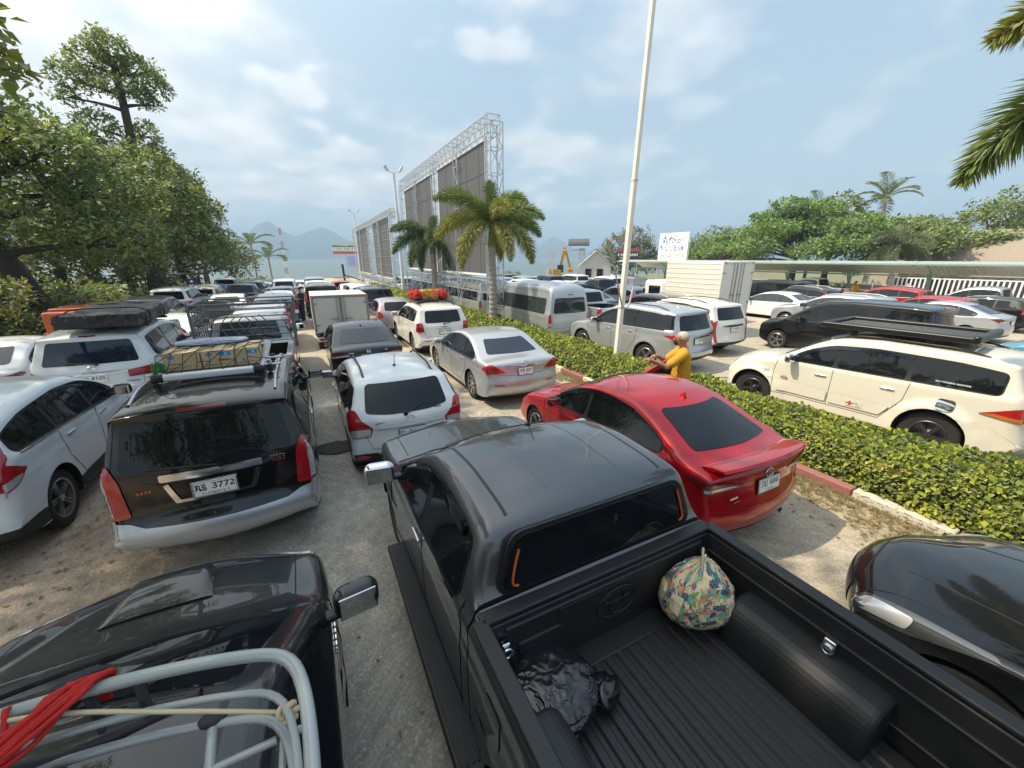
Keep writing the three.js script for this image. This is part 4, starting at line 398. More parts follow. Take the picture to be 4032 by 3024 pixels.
const far = [
  // type, rear z, x, colour, label, extra
  ['fast', -11.0, -6.15, 'white', 'white saloon car at the left edge beside the tarpaulin-topped SUV', G1, { plate: null, lo: false }],
  ['sedan', -14.9, -4.2, 'white', 'white saloon car ahead of the tarpaulin-topped SUV', G1, { glass: 'paleglass' }],
  ['hatch', -19.6, -3.6, 'black', 'black hatchback with raised roof spoiler seen through the pipe cage', G1],
  ['brightrear', -21.3, -6.15, 'grey', 'dark grey SUV near the tree trunks with a pale rear window', G1],
  ['suv', -26.6, -6.35, 'white', 'white SUV with dark roof under the left trees', G1],
  ['crossover', -32, -5.9, 'pearl', 'white crossover ahead of the dark-roofed SUV under the trees', G1],
  ['hatch', -37, -5.9, 'blue', 'bright blue car beside the left trees', G1],
  ['suv', -43, -6.1, 'silver', 'silver SUV farthest along the left trees', G1],
  ['fast', -42.5, -8.2, 'orange', 'orange-red car at the far left verge', G1],
  ['sedan', -24.6, -3.7, 'white', 'white saloon car behind the grey open pickup, left of the silver hatchback', G1, { glass: 'paleglass' }],
  ['suv', -34.6, -3.5, 'dark', 'dark SUV ahead of the grey open pickup', G1],
  ['sedan', -40, -3.2, 'silver', 'silver saloon car far along the second lane', G1],
  ['fast', -45.5, -3.3, 'maroon', 'maroon car at the far end of the second lane', G1],
  ['crossover', -15.4, -1.45, 'silver', 'silver ribbed-roof SUV directly ahead of the pipe cage pickup', G1, { rails: 'silver' }],
  ['crossover', -20.8, -1.32, 'bluegrey', 'blue-grey crossover third ahead of the black seven-seat SUV', G1, { fin: true }],
  ['sedan', -26.0, -1.4, 'white', 'white saloon car in the middle lane facing the sea', G1, { glass: 'paleglass' }],
  ['hatch', -31.4, -1.4, 'bluegrey', 'blue-grey hatchback ahead of the white saloon in the middle lane', G1],
  ['suv', -36.3, -1.35, 'white', 'white SUV far ahead in the middle lane', G1],
  ['sedan', -41.8, -0.5, 'pearl', 'white saloon with red lamps at the lane end', G1],
  ['bubble', -20.0, 0.95, 'steel', 'grey small car hidden behind the box truck', G1, { aerial: [0, 2.6] }],
  ['mpv', -24.9, 0.85, 'black', 'black people carrier with lit red lamp ahead of the box truck', G1],
  ['suv', -40, 0.9, 'steel', 'grey SUV beyond the black people carrier', G1],
  ['suv', -21.8, 3.35, 'brown', 'dark brown SUV ahead of the pinkish hatchback', G2],
  ['brightrear', -27.2, 3.35, 'white', 'white SUV ahead of the dark brown SUV', G2],
  ['fast', -32.6, 3.2, 'white', 'white small saloon ahead of the white SUV in the hedge lane', G2],
  ['suv', -24.8, 8.7, 'bluegrey', 'blue-grey SUV behind the screen truss', G3],
  ['suv', -30.6, 8.6, 'dark', 'dark SUV under the tall screen frame', G3, { glass: 'paleglass' }],
  ['suv', -36.5, 8.6, 'white', 'white SUV behind the far end of the tall screen', G3],
  ['hatch', -19.2, 12.0, 'white', 'white hatchback just visible over the silver minibus', G3],
  ['suv', -24.2, 12.1, 'pearl', 'white SUV with dark tailgate window beyond the minibus roofs', G3],
  ['crossover', -29.4, 12.2, 'dark', 'dark crossover beyond the minibus roofs', G3],
  ['suv', -35, 12.4, 'steel', 'grey SUV far behind the palm trunk', G3],
  ['suv', -25.4, 14.9, 'white', 'white SUV right of the far minibus', G3],
  ['oldfort', -30.4, 15.2, 'silver', 'silver SUV with barred rear window in the far rows', G3],
  ['sedan', -20.4, 15.8, 'white', 'low white saloon behind the silver minibus', G3],
  ['fast', -16.8, 14.4, 'bluegrey', 'blue-grey saloon just left of the white box van', G3],
  ['crossover', -17.0, 17.4, 'bluegrey', 'blue-grey crossover beyond the white post', G3],
  ['brightrear', -11.2, 13.9, 'dark', 'dark SUV hidden behind the claw-lamped white SUV', G3, { rails: 'silver' }],
  ['hatch', -24.4, 18.6, 'black', 'black hatchback behind the black pickup in the far rows', G3],
  ['sedan', -28.2, 19.8, 'white', 'white saloon with black windows in the far rows', G3],
  ['suv', -31.6, 18.2, 'steel', 'grey SUV in the far rows left of the crane frame', G3],
  ['oldfort', -26.6, 24.0, 'white', 'white SUV in the far rows left of the white post', G3],
  ['suv', -32.4, 21.5, 'dark', 'dark SUV in the farthest row below the crane frame', G3],
  ['suv', -33, 25, 'white', 'white SUV in the farthest row below the gantry', G3],
  ['crossover', -37, 16, 'silver', 'silver crossover in the farthest row right of the palm', G3],
  ['suv', -38, 19.5, 'brown', 'dark brown SUV in the farthest row', G3],
  ['hatch', -38, 23, 'white', 'white hatchback at the farthest row end', G3],
  ['bubble', -24.6, 28.6, 'white', 'rounded white car at the carport end', G3, { glass: 'paleglass' }],
  ['hatch', -17.8, 20.2, 'steel', 'grey hatchback left of the white box van roof', G3],
  ['fast', -4.6, 23.4, 'silver', 'shiny silver saloon beyond the black people carrier', G3, { glass: 'bluglass' }],
  ['brightrear', -7.0, 20.6, 'silver', 'silver SUV with chrome window line beyond the black people carrier', G3, { rails: 'silver', glass: 'paleglass' }],
  ['sedan', -10.9, 23.0, 'white', 'white saloon right of the white box van', G3, { glass: 'paleglass' }],
  ['crossover', -11.2, 25.6, 'black', 'black crossover with silver rails right of the white box van', G3, { rails: 'silver' }],
  ['hatch', -6.0, 26.0, 'redpaint', 'red hatchback nearest the carport posts', G3],
  ['crossover', -8.6, 29.3, 'redpaint', 'red crossover under the carport edge', G3],
  ['hatch', -4.9, 28.0, 'black', 'black hatchback with glowing red lamp at the right edge', G3],
  ['mpv', -13.6, 27.0, 'black', 'black people carrier under the carport by the box van', G3],
  ['fast', 0.6, 18.3, 'sky', 'light blue car at the right edge behind the cream SUV', G3, { lo: false }],
  ['clawsuv', -12.6, 19.0, 'black', 'black SUV with white plate right of the white box van', G3],
  ['sedan', -50, 47, 'white', 'white saloon parked far beyond the carport', G3],
];
for (const [t, zr, x, color, label, group, e] of far) park(t, zr, { name: { sedan: 'saloon_car', fast: 'saloon_car', hatch: 'hatchback_car', bubble: 'hatchback_car', mpv: 'people_carrier', crossover: 'crossover_car' }[t] ?? 'suv_car', x, color, label, group, lo: true, mirrorMat: 'trim', ...e });
const fp = [['pickup', -28.8, -3.55, 'grey', 'grey open pickup far along the second lane', G1], ['pickup', -31.0, 0.85, 'white', 'white pickup beyond the black people carrier', G1], ['pickup', -13.3, 11.9, 'silver', 'silver pickup between the minibus and the white post', G3], ['pickup', -22.3, 20.4, 'black', 'black pickup with red lamps left of the white post', G3], ['pickup', -4.7, 30.4, 'silver', 'silver double-cab pickup by the carport post', G3], ['pickup', -15.0, 35.2, 'white', 'white pickup under the carport with a person behind it', G3], ['pickup', -26.2, 25.9, 'steel', 'grey pickup with canopy in the farthest rows', G3], ['pickup', -16.0, -5.95, 'orange', 'red pickup with boxed bed beside the left bushes', G1]];
const fpv = fp.map(([t, zr, x, color, label, group]) => park(t, zr, { name: 'pickup_truck', x, color, label, group, cat: 'pickup', lo: true, mirrorMat: 'trim' }));
{ // red box on the bed of the pickup by the bushes, canopy on the far grey one
  const bx = (v, m, h) => mesh('bed_canopy', merge([rbox(1.62, h, 1.75, 0.08, 0, 1.1 + h / 2, 4.35 - v.L2), rbox(1.5, 0.1, 1.3, 0.05, 0, 1.12 + h, 4.3 - v.L2)]), m, v.root); bx(fpv[7], M.orange, 0.62); bx(fpv[6], M.steel, 0.6); }
// a car far ahead with its boot lid up, red
{ const v = park('hatch', -38.5, { name: 'hatchback_car', x: 3.0, color: 'redpaint', lo: true, label: 'red car with raised tailgate at the end of the hedge lane', group: G2, mirrorMat: 'trim' }); mesh('raised_tailgate', rbox(1.3, 0.06, 0.95, 0.03, 0, 1.78, v.L2 - 0.25), M.redpaint, v.root, null, null).rotation.x = 0.0; }
// ---------------------------------------------------------------- ground, water, hills
function gravelTex() { // worn bitumen and gravel, 9 m a side
  const N = 1536, r = rng(5), cell = 1 / 520, pts = new Float32Array(520 * 520 * 5);
  for (let i = 0; i < 520 * 520; i++) { pts[i * 5] = r(); pts[i * 5 + 1] = r(); pts[i * 5 + 2] = 0.25 + r() * 0.5; pts[i * 5 + 3] = r(); pts[i * 5 + 4] = r(); }
  return dataTex(N, N, (u, v) => {
    const a = u * Math.PI * 2, b = v * Math.PI * 2, n = (f, o) => n3(Math.cos(a) * f + o, Math.sin(a) * f + Math.cos(b) * f, Math.sin(b) * f - o);
    const big = 0.5 + 0.5 * n(1.6, 1), mid = n(7, 4), fine = n(46, 8);
    const cx = Math.floor(u * 520), cy = Math.floor(v * 520); let best = 9, id = 0;
    for (let dy = -1; dy <= 1; dy++) for (let dx = -1; dx <= 1; dx++) { const k = (((cy + dy + 520) % 520) * 520 + (cx + dx + 520) % 520) * 5; const ex = cx + dx + pts[k] - u * 520, ey = cy + dy + pts[k + 1] - v * 520, d = Math.hypot(ex, ey) / pts[k + 2]; if (d < best) { best = d; id = k; } }
    let base = 0.70 + 0.05 * mid + 0.05 * fine + 0.05 * (big - 0.5);
    if (best < 1 && pts[id + 3] > 0.35) { const t = pts[id + 4]; base = lerp(base, 0.58 + 0.32 * t * t, 0.62); } else base -= 0.04 * sst(1, 1.6, best);
    const w = 0.02 * mid; return [base + w + 0.01, base + w * 0.6, base - 0.02];
  });
}
const gravel = gravelTex(); gravel.anisotropy = 8;
{
  const nx = 180, nz = 220, x0 = -70, x1 = 110, z0 = -96, z1 = 60, P = [], C = [], U = [], I = [];
  for (let j = 0; j <= nz; j++) for (let i = 0; i <= nx; i++) {
    const x = lerp(x0, x1, i / nx), z = lerp(z0, z1, j / nz); let y = gy(z) + 0.018 * fbm2(x * 0.35, z * 0.35, 3);
    const shore = -88 + 9 * fbm2(x * 0.05, 3, 2) + (x > 12 ? 10 * sst(12, 24, x) : 0); if (z < shore) y -= (shore - z) * 0.35; if (x > 24 || x < -12) y -= 0.02;
    P.push(x, y, z); U.push(x / 9, z / 9);
    const n = fbm2(x * 0.22 + 5, z * 0.22, 4), m = fbm2(x * 0.9, z * 0.9 + 7, 3);
    const dirt = sst(-0.7, -2.2, x + 0.9 * n + 0.5 * m) * sst(-22, -12, z), tan = Math.max(sst(1.6, 3.2, x + 0.8 * n) * 0.75, sst(-9, -13, z + 3 * n) * 0.8), dry = sst(5.0, 6.0, x + 0.8 * m) * sst(8, 7, x), grass = Math.max(sst(-7.5, -9.5, x + n), sst(40, 46, x + 3 * n), sst(-66, -76, z + 4 * n) * (x > 14 ? 1 : 0));
    let c = [0.88, 0.84, 0.77]; const mixc = (t, k) => { c = c.map((v, q) => lerp(v, t[q], k)); };
    mixc([0.94, 0.84, 0.68], tan); mixc([0.88, 0.67, 0.49], dirt * (0.8 + 0.3 * m)); mixc([0.72, 0.58, 0.36], dry * 0.8); mixc([0.34, 0.36, 0.17], grass * 0.9);
    C.push(...c.map((v) => v * (1 + 0.10 * n + 0.08 * m)));
  }
  for (let j = 0; j < nz; j++) for (let i = 0; i < nx; i++) { const a = j * (nx + 1) + i, b = a + nx + 1; I.push(a, b, a + 1, b, b + 1, a + 1); }
  const g = new THREE.BufferGeometry(); g.setAttribute('position', new THREE.Float32BufferAttribute(P, 3)); g.setAttribute('color', new THREE.Float32BufferAttribute(C, 3)); g.setAttribute('uv', new THREE.Float32BufferAttribute(U, 2)); g.setIndex(I); g.computeVertexNormals();
  struct('ground', g, std(0xffffff, 0.93, 0, { map: gravel, vertexColors: true, bumpMap: gravel, bumpScale: 0.012 }));
  // land behind and to the sides, down to the horizon
  const far = new THREE.Shape([[-9000, 60], [9000, 60], [9000, -30000], [-9000, -30000]].map((p) => new THREE.Vector2(...p)));
  const land = new THREE.PlaneGeometry(9000, 4000).rotateX(-Math.PI / 2).translate(0, -0.62, 2060);
  struct('far_ground', land, std([0.16, 0.16, 0.10], 0.95));
  const wl = new THREE.PlaneGeometry(3000, 260).rotateX(-Math.PI / 2).translate(-1570, -0.6, -70); struct('far_ground', wl, std([0.10, 0.12, 0.05], 0.95));
  const wr = new THREE.PlaneGeometry(3000, 150).rotateX(-Math.PI / 2).translate(1610, -0.6, -15); struct('far_ground', wr, std([0.12, 0.14, 0.06], 0.95));
}
{
  const wt = dataTex(512, 512, (u, v) => { const a = u * 6.283, b = v * 6.283; const n = n3(Math.cos(a) * 5, Math.sin(a) * 5 + Math.cos(b) * 12, Math.sin(b) * 12) * 0.6 + n3(Math.cos(a) * 14 + 9, Math.sin(a) * 14 + Math.cos(b) * 30, Math.sin(b) * 30) * 0.4; const k = 0.5 + 0.4 * n; return [k, k, k]; }, false);
  wt.repeat.set(900, 900);
  struct('water', new THREE.PlaneGeometry(36000, 36000).rotateX(-Math.PI / 2).translate(0, -1.6, -9000), phys([0.10, 0.15, 0.15], 0.28, 0, { bumpMap: wt, bumpScale: 0.35, ior: 1.33 }));
}
function hill(name, dir, dist, spread, peaks, seed) { // a ridge seen end to end across its bearing
  const nx = 120, nd = 26, P = [], I = [];
  for (let j = 0; j <= nd; j++) for (let i = 0; i <= nx; i++) { const t = i / nx, a = (dir + (t - 0.5) * spread) * D2R, s = j / nd, d = dist * (0.85 + 0.4 * s); let h = 0; for (const [pc, ph, pw] of peaks) h += ph * Math.exp(-Math.pow((t - pc) / pw, 2)); const edge = sst(0, 0.12, t) * sst(1, 0.88, t), ridge = Math.sin(Math.PI * s); const x = Math.sin(a) * d, z = -Math.cos(a) * d; const y = -3 + edge * Math.pow(ridge, 0.8) * h * dist * (1 + 0.22 * fbm2(x / 420 + seed, z / 420, 5)); P.push(x, y, z); }
  for (let j = 0; j < nd; j++) for (let i = 0; i < nx; i++) { const a = j * (nx + 1) + i, b = a + nx + 1; I.push(a, a + 1, b, b, a + 1, b + 1); }
  const g = new THREE.BufferGeometry(); g.setAttribute('position', new THREE.Float32BufferAttribute(P, 3)); g.setIndex(I); g.computeVertexNormals(); return struct(name, g, std([0.035, 0.055, 0.03], 0.95));
}
hill('hills', 1.5, 2600, 34, [[0.37, 0.075, 0.07], [0.53, 0.068, 0.09], [0.72, 0.045, 0.1], [0.2, 0.05, 0.1]], 3);
hill('hills', 33, 2900, 22, [[0.5, 0.046, 0.13], [0.75, 0.02, 0.1], [0.28, 0.026, 0.1]], 8);
hill('hills', 56, 3200, 40, [[0.5, 0.012, 0.4]], 14);

// ---------------------------------------------------------------- vegetation
function leafCluster(n, size, seed, spread = 1, droop = 0) { // a spray of pointed leaves, each a bent two-quad blade
  const r = rng(seed), P = [], N = [], I = [];
  for (let k = 0; k < n; k++) { const a = r() * 6.283, el = (r() - 0.35) * 2.0, d = new THREE.Vector3(Math.cos(a) * Math.cos(el), Math.sin(el) - droop, Math.sin(a) * Math.cos(el)).normalize(), up = new THREE.Vector3((r() - 0.5) * 1.2, 1, (r() - 0.5) * 1.2), s = new THREE.Vector3().crossVectors(d, up).normalize(), nn = new THREE.Vector3().crossVectors(s, d).normalize(); const L = size * (0.7 + 0.6 * r()), w = L * 0.24, o = d.clone().multiplyScalar(size * spread * r() * 0.8).add(new THREE.Vector3((r() - 0.5), (r() - 0.5), (r() - 0.5)).multiplyScalar(size * spread));
    const p = [o, o.clone().addScaledVector(d, L * 0.45).addScaledVector(s, w).addScaledVector(nn, L * 0.06), o.clone().addScaledVector(d, L), o.clone().addScaledVector(d, L * 0.45).addScaledVector(s, -w).addScaledVector(nn, L * 0.06)]; p[2].y -= L * 0.12;
    const b = P.length / 3; p.forEach((q) => { P.push(q.x, q.y, q.z); const m = nn.clone().add(new THREE.Vector3(0, 0.3, 0)).normalize(); N.push(m.x, m.y, m.z); }); I.push(b, b + 1, b + 3, b + 1, b + 2, b + 3); }
  const g = new THREE.BufferGeometry(); g.setAttribute('position', new THREE.Float32BufferAttribute(P, 3)); g.setAttribute('normal', new THREE.Float32BufferAttribute(N, 3)); g.setIndex(I); return g;
}
const leafMat = (c) => phys(c, 0.9, 0, { transmission: 0.35, thickness: 0, side: THREE.DoubleSide });
const LEAF = { lm: phys(0xffffff, 0.95, 0, { transmission: 0.4, side: THREE.DoubleSide }) };
const bark = std([0.10, 0.08, 0.065], 0.95), barkD = std([0.085, 0.07, 0.055], 0.95), barkG = std([0.30, 0.28, 0.25], 0.9);
const sprays = [leafCluster(9, 0.26, 1), leafCluster(9, 0.26, 2), leafCluster(12, 0.16, 3), leafCluster(8, 0.34, 4, 0.8, 0.5)];
function leaves(name, list, geo, palette, parent, seed, kind) { // list of [x, y, z, scale]
  const r = rng(seed), im = new THREE.InstancedMesh(geo, LEAF.lm, list.length), o = new THREE.Object3D(), c = new THREE.Color(); im.name = name; im.castShadow = im.receiveShadow = true;
  list.forEach((p, i) => { o.position.set(p[0], p[1], p[2]); o.rotation.set((r() - 0.5) * 0.9, r() * 6.283, (r() - 0.5) * 0.9); o.scale.setScalar(p[3] * (0.75 + 0.5 * r())); o.updateMatrix(); im.setMatrixAt(i, o.matrix); const a = palette[Math.floor(r() * palette.length)], k = 0.72 + 0.56 * r(); c.setRGB(a[0] * k, a[1] * k, a[2] * k); im.setColorAt(i, c); });
  if (kind) im.userData.kind = kind; parent.add(im); return im;
}
const GREEN = { deep: [[0.17, 0.235, 0.045], [0.23, 0.285, 0.055], [0.29, 0.31, 0.06], [0.13, 0.19, 0.04]], fresh: [[0.14, 0.22, 0.045], [0.18, 0.26, 0.055], [0.11, 0.18, 0.04], [0.22, 0.24, 0.06]], bright: [[0.14, 0.25, 0.03], [0.19, 0.30, 0.04], [0.11, 0.20, 0.03]], dusty: [[0.16, 0.18, 0.075], [0.20, 0.20, 0.09], [0.12, 0.15, 0.06], [0.22, 0.19, 0.09]], yellowish: [[0.22, 0.26, 0.045], [0.16, 0.21, 0.04], [0.27, 0.26, 0.06], [0.11, 0.16, 0.035]] };
// tree: trunk, limbs to every clump, clumps of leaf sprays gathered near the skin of each clump
function tree(name, label, [x, z], trunkH, r0, clumps, pal, o = {}) {
  const seed = o.seed ?? 1, r = rng(seed * 77 + 5), y0 = o.y ?? gy(z) - 0.1, root = thing(name, label, 'tree', [x, y0, z], 0, o.group), wood = [], lean = o.lean ?? [0, 0];
  const top = [lean[0], trunkH, lean[1]]; wood.push(limb([0, 0, 0], top, r0 * 1.25, r0 * 0.62, 10, [r0 * 0.4, 0, -r0 * 0.3]));
  const lists = [[], [], [], []];
  for (const [cx, cy, cz, rx, ry, rz, dens = 1] of clumps) {
    const f = clamp((cy - ry * 0.5) / (trunkH + 0.01), 0.45, 1), s = [top[0] * f, trunkH * f, top[2] * f], e = [cx, cy - ry * 0.15, cz], len = Math.hypot(e[0] - s[0], e[1] - s[1], e[2] - s[2]);
    if (!o.nolimb) { wood.push(limb(s, e, Math.max(0.035, r0 * 0.42), 0.03, 6, [(r() - 0.5) * len * 0.12, len * 0.08, (r() - 0.5) * len * 0.12])); for (let k = 0; k < 4; k++) { const a = r() * 6.283; wood.push(limb([lerp(s[0], e[0], 0.7), lerp(s[1], e[1], 0.7), lerp(s[2], e[2], 0.7)], [cx + Math.cos(a) * rx * 0.7, cy + (r() - 0.3) * ry * 0.7, cz + Math.sin(a) * rz * 0.7], r0 * 0.16 + 0.012, 0.012, 5, [0, 0.1, 0])); } }
    const vol = rx * ry + ry * rz + rx * rz, n = Math.round(vol * (o.dens ?? 26) * dens);
    for (let k = 0; k < n; k++) { const a = r() * 6.283, c = r() * 2 - 1, q = Math.sqrt(1 - c * c), rad = 0.62 + 0.42 * Math.pow(r(), 0.7), lump = 1 + 0.26 * n3(cx * 3.7 + Math.cos(a) * q * 1.9, cy + c * 1.9, cz * 3.1 + Math.sin(a) * q * 1.9); const yy = c * ry * rad * lump; if (c < -0.3 && r() < (o.thinbelow ?? 0.35)) continue; lists[Math.floor(r() * 3)].push([cx + Math.cos(a) * q * rx * rad * lump, cy + yy, cz + Math.sin(a) * q * rz * rad * lump, o.leaf ?? 1]); }
  }
  mesh('trunk', merge(wood), o.bark ?? bark, root);
  const crown = new THREE.Group(); crown.name = 'crown'; root.add(crown);
  lists.forEach((l, i) => l.length && leaves('leaf_spray', l, sprays[o.droop ? 3 : i], pal, crown, seed * 13 + i, 'stuff'));
  return root;
}
const blob = (n, seed, box_, rr) => { const r = rng(seed), out = []; for (let i = 0; i < n; i++) out.push([lerp(box_[0], box_[1], r()), lerp(box_[2], box_[3], r()), lerp(box_[4], box_[5], r()), rr * (0.75 + 0.5 * r()), rr * (0.5 + 0.3 * r()), rr * (0.75 + 0.5 * r())]); return out; };
const LT = 'trees along the left edge';
// the tall tree on the left: a high umbrella over a lower spreading crown
tree('tall_tree', 'tall tree with a high umbrella crown above the left lanes', [-8.3, -34], 14.0, 0.27, [[-1.37, 12.7, 0.5, 0.94, 0.71, 1.02], [-0.57, 13.7, 0, 1.02, 0.76, 1.02], [0.47, 14.3, 0.4, 1.1, 0.81, 1.02], [1.43, 13.7, -0.5, 1.02, 0.76, 1.02], [2.15, 12.8, 0.4, 0.81, 0.71, 0.77], [-1.77, 11.8, 0.6, 0.51, 0.43, 0.51, 0.8], [0.63, 12.4, 0.8, 1.02, 0.57, 0.94, 0.8], [1.75, 12.0, 0.3, 0.59, 0.43, 0.59, 0.8], [-0.81, 10.5, 0.5, 1.02, 0.85, 0.94], [-1.53, 9.3, 0.4, 0.85, 0.76, 0.85], [1.03, 10.5, -0.4, 0.77, 0.66, 0.77, 0.9], [1.43, 9.4, 0.2, 0.77, 0.47, 0.68], [-0.01, 8.8, 0.9, 1.02, 0.66, 0.94], [1.27, 8.6, 0.3, 1.27, 0.85, 1.1], [2.23, 7.6, 0.3, 1.27, 1.04, 1.1]], GREEN.deep, { seed: 3, dens: 60, leaf: 0.8, bark: barkD, group: LT, lean: [0.5, 0] });
tree('spreading_tree', 'broad dense tree with a dark leaning trunk on the left', [-8.6, -21.5], 5.2, 0.36, [[-3.0, 6.0, 0.8, 2.0, 1.3, 1.9], [-0.8, 6.8, 0.6, 2.0, 1.2, 1.9], [1.2, 6.7, 0.9, 1.8, 1.1, 1.8], [2.7, 5.6, 0.4, 1.6, 1.1, 1.5], [-4.6, 4.6, 0.5, 1.8, 1.1, 1.7], [-2.4, 4.9, 1.4, 1.9, 1.1, 1.7], [0.4, 4.8, 1.5, 1.9, 1.1, 1.7], [2.6, 3.9, 1.0, 1.6, 1.0, 1.5], [0.2, 7.6, 0.2, 1.5, 0.9, 1.4], [-5.2, 6.0, -0.4, 1.6, 1.1, 1.5]], GREEN.deep.concat(GREEN.fresh), { seed: 5, dens: 42, leaf: 0.9, bark: barkD, group: LT, lean: [-1.3, 0.2] });
tree('spreading_tree', 'second dense tree right of the tall tree on the left', [-7.9, -31], 5, 0.3, [[0.6, 7.4, 0, 2.3, 1.8, 2.2], [2.2, 5.8, 0.4, 2.0, 1.6, 2.0], [-1.6, 6.6, 0.4, 2.1, 1.6, 2.0], [1.0, 4.6, 1.0, 2.2, 1.3, 2.0], [2.9, 4.0, 0.6, 1.4, 1.1, 1.5], [-2, 4.4, 1, 2, 1.2, 2]], GREEN.deep, { seed: 7, dens: 34, bark: barkD, group: LT });
tree('spreading_tree', 'brownish feathery tree at the end of the left row', [-8.6, -41], 4.5, 0.3, [[0.4, 6.9, 0, 2.4, 1.8, 2.4], [2.2, 5.2, 0, 2.0, 1.7, 2], [-2, 6.2, 0, 2.4, 1.8, 2.4], [1.6, 3.6, 0.6, 2.2, 1.4, 2], [3.3, 3.3, 0.5, 1.6, 1.2, 1.6]], GREEN.dusty.concat(GREEN.deep), { seed: 9, dens: 17, leaf: 1.15, group: LT, bark: barkD });
tree('spreading_tree', 'small dusty tree nearest the water on the left', [-9.2, -54], 3.5, 0.25, [[0, 5.6, 0, 2.4, 1.6, 2.4], [2.2, 4.2, 0, 2, 1.5, 2], [3.4, 2.8, 0, 1.8, 1.2, 1.8], [-2, 4.6, 0, 2.2, 1.6, 2.2]], GREEN.dusty, { seed: 10, dens: 13, leaf: 1.3, group: LT });
tree('spreading_tree', 'green tree closing the view at the left edge', [-13.5, -24], 4.5, 0.3, [[0, 5.6, 0, 2.6, 1.9, 2.4], [2.4, 4.6, 1, 2.4, 1.7, 2.2], [-2, 4.2, 0.6, 2.6, 1.8, 2.4], [1, 2.8, 1.6, 2.4, 1.5, 2.2]], GREEN.fresh.concat(GREEN.deep), { seed: 12, dens: 20, leaf: 1.1, group: LT });
tree('spreading_tree', 'backdrop tree behind the two leaning trunks', [-12.5, -33], 4, 0.3, [[0, 5, 0, 2.8, 2, 2.6], [2.8, 4.0, 1, 2.6, 1.8, 2.4], [-2.8, 4.4, 0, 2.6, 2, 2.6], [3.2, 2.2, 1, 2.2, 1.4, 2], [0, 2.4, 1.4, 2.4, 1.4, 2.2]], GREEN.dusty.concat(GREEN.fresh), { seed: 13, dens: 15, leaf: 1.25, group: LT });
tree('spreading_tree', 'yellow-green backdrop tree behind the left row', [-12.6, -44], 4, 0.3, [[0, 5, 0, 3, 2, 2.6], [2.8, 3.6, 1, 2.6, 1.8, 2.4], [2.6, 2.0, 1, 2.4, 1.5, 2]], GREEN.yellowish, { seed: 15, dens: 12, leaf: 1.3, group: LT });
function shrub(label, [x, z], n, seed, bx, rr, pal, o = {}) { return tree(o.name ?? 'shrub', label, [x, z], 0.5, 0.05, blob(n, seed, bx, rr), pal, { seed, dens: 42, leaf: 0.7, group: o.group ?? 'shrubs under the left trees', nolimb: false, ...o }); }
shrub('large yellow-green bush at the left edge', [-9.2, -17.6], 11, 21, [-2.6, 1.5, 0.5, 2.5, -1.6, 1.6], 1.0, GREEN.yellowish);
shrub('yellow-green bush behind the red pickup', [-8.6, -21], 8, 22, [-1.4, 1.4, 0.4, 2.0, -1.2, 1.2], 0.9, GREEN.yellowish.concat(GREEN.dusty));
shrub('dark bush under the leaning trunk', [-10.4, -26], 8, 23, [-1.8, 2, 0.3, 2.0, -1.2, 1.2], 1.0, GREEN.deep);
shrub('scrub beside the far left cars', [-8.8, -38], 8, 24, [-1.6, 1.4, 0.2, 1.4, -3, 3], 0.9, GREEN.dusty.concat(GREEN.yellowish));
shrub('scrub by the water at the far left', [-6.6, -60], 10, 25, [-3, 3.4, 0.1, 0.8, -3, 3], 0.9, GREEN.dusty.concat(GREEN.yellowish), { dens: 20, leaf: 1 });
// trees over the near lanes, outside the frame except for the leaves at the top left; they shade the front rows
tree('shade_tree', 'overhanging tree whose leaves hang in at the top left corner', [-8.6, -9.5], 8.5, 0.34, [[-1.6, 10.4, -3.0, 2.6, 1.3, 2.5], [0.6, 11.2, -1, 3, 1.4, 2.8], [2.6, 10.6, 1.5, 2.8, 1.3, 2.6], [-2.4, 10.6, 1.6, 2.8, 1.4, 2.6], [1.2, 11.4, 4.2, 2.8, 1.3, 2.6], [2.6, 10.8, -2.6, 2.2, 1.1, 2.2], [4.4, 10.3, 4.2, 2.2, 1.1, 2.2], [3.95, 7.3, -2.6, 0.42, 0.3, 0.4, 1.4], [4.15, 6.8, -2.5, 0.36, 0.26, 0.36, 1.4], [4.4, 6.45, -2.4, 0.34, 0.22, 0.34, 1.4], [4.0, 5.75, -2.5, 0.16, 0.16, 0.16, 2]], GREEN.deep, { seed: 31, dens: 30, leaf: 1.0, group: 'trees shading the near lanes' });
tree('shade_tree', 'leafy tree beside the photographer shading the pickups', [-8.8, 0.5], 8, 0.34, [[0, 10.8, -2.5, 2.8, 1.3, 2.6], [2.6, 10.4, 0, 2.8, 1.3, 2.6], [-1.6, 10.4, 1.2, 2.8, 1.3, 2.6], [3.2, 10.0, -3.2, 2.4, 1.2, 2.4], [1.0, 11, 3.4, 2.8, 1.2, 2.6], [4.6, 9.6, 2.6, 2.2, 1.1, 2.2], [3.8, 10, -6, 2, 1, 2]], GREEN.deep, { seed: 32, dens: 30, leaf: 1.2, group: 'trees shading the near lanes' });

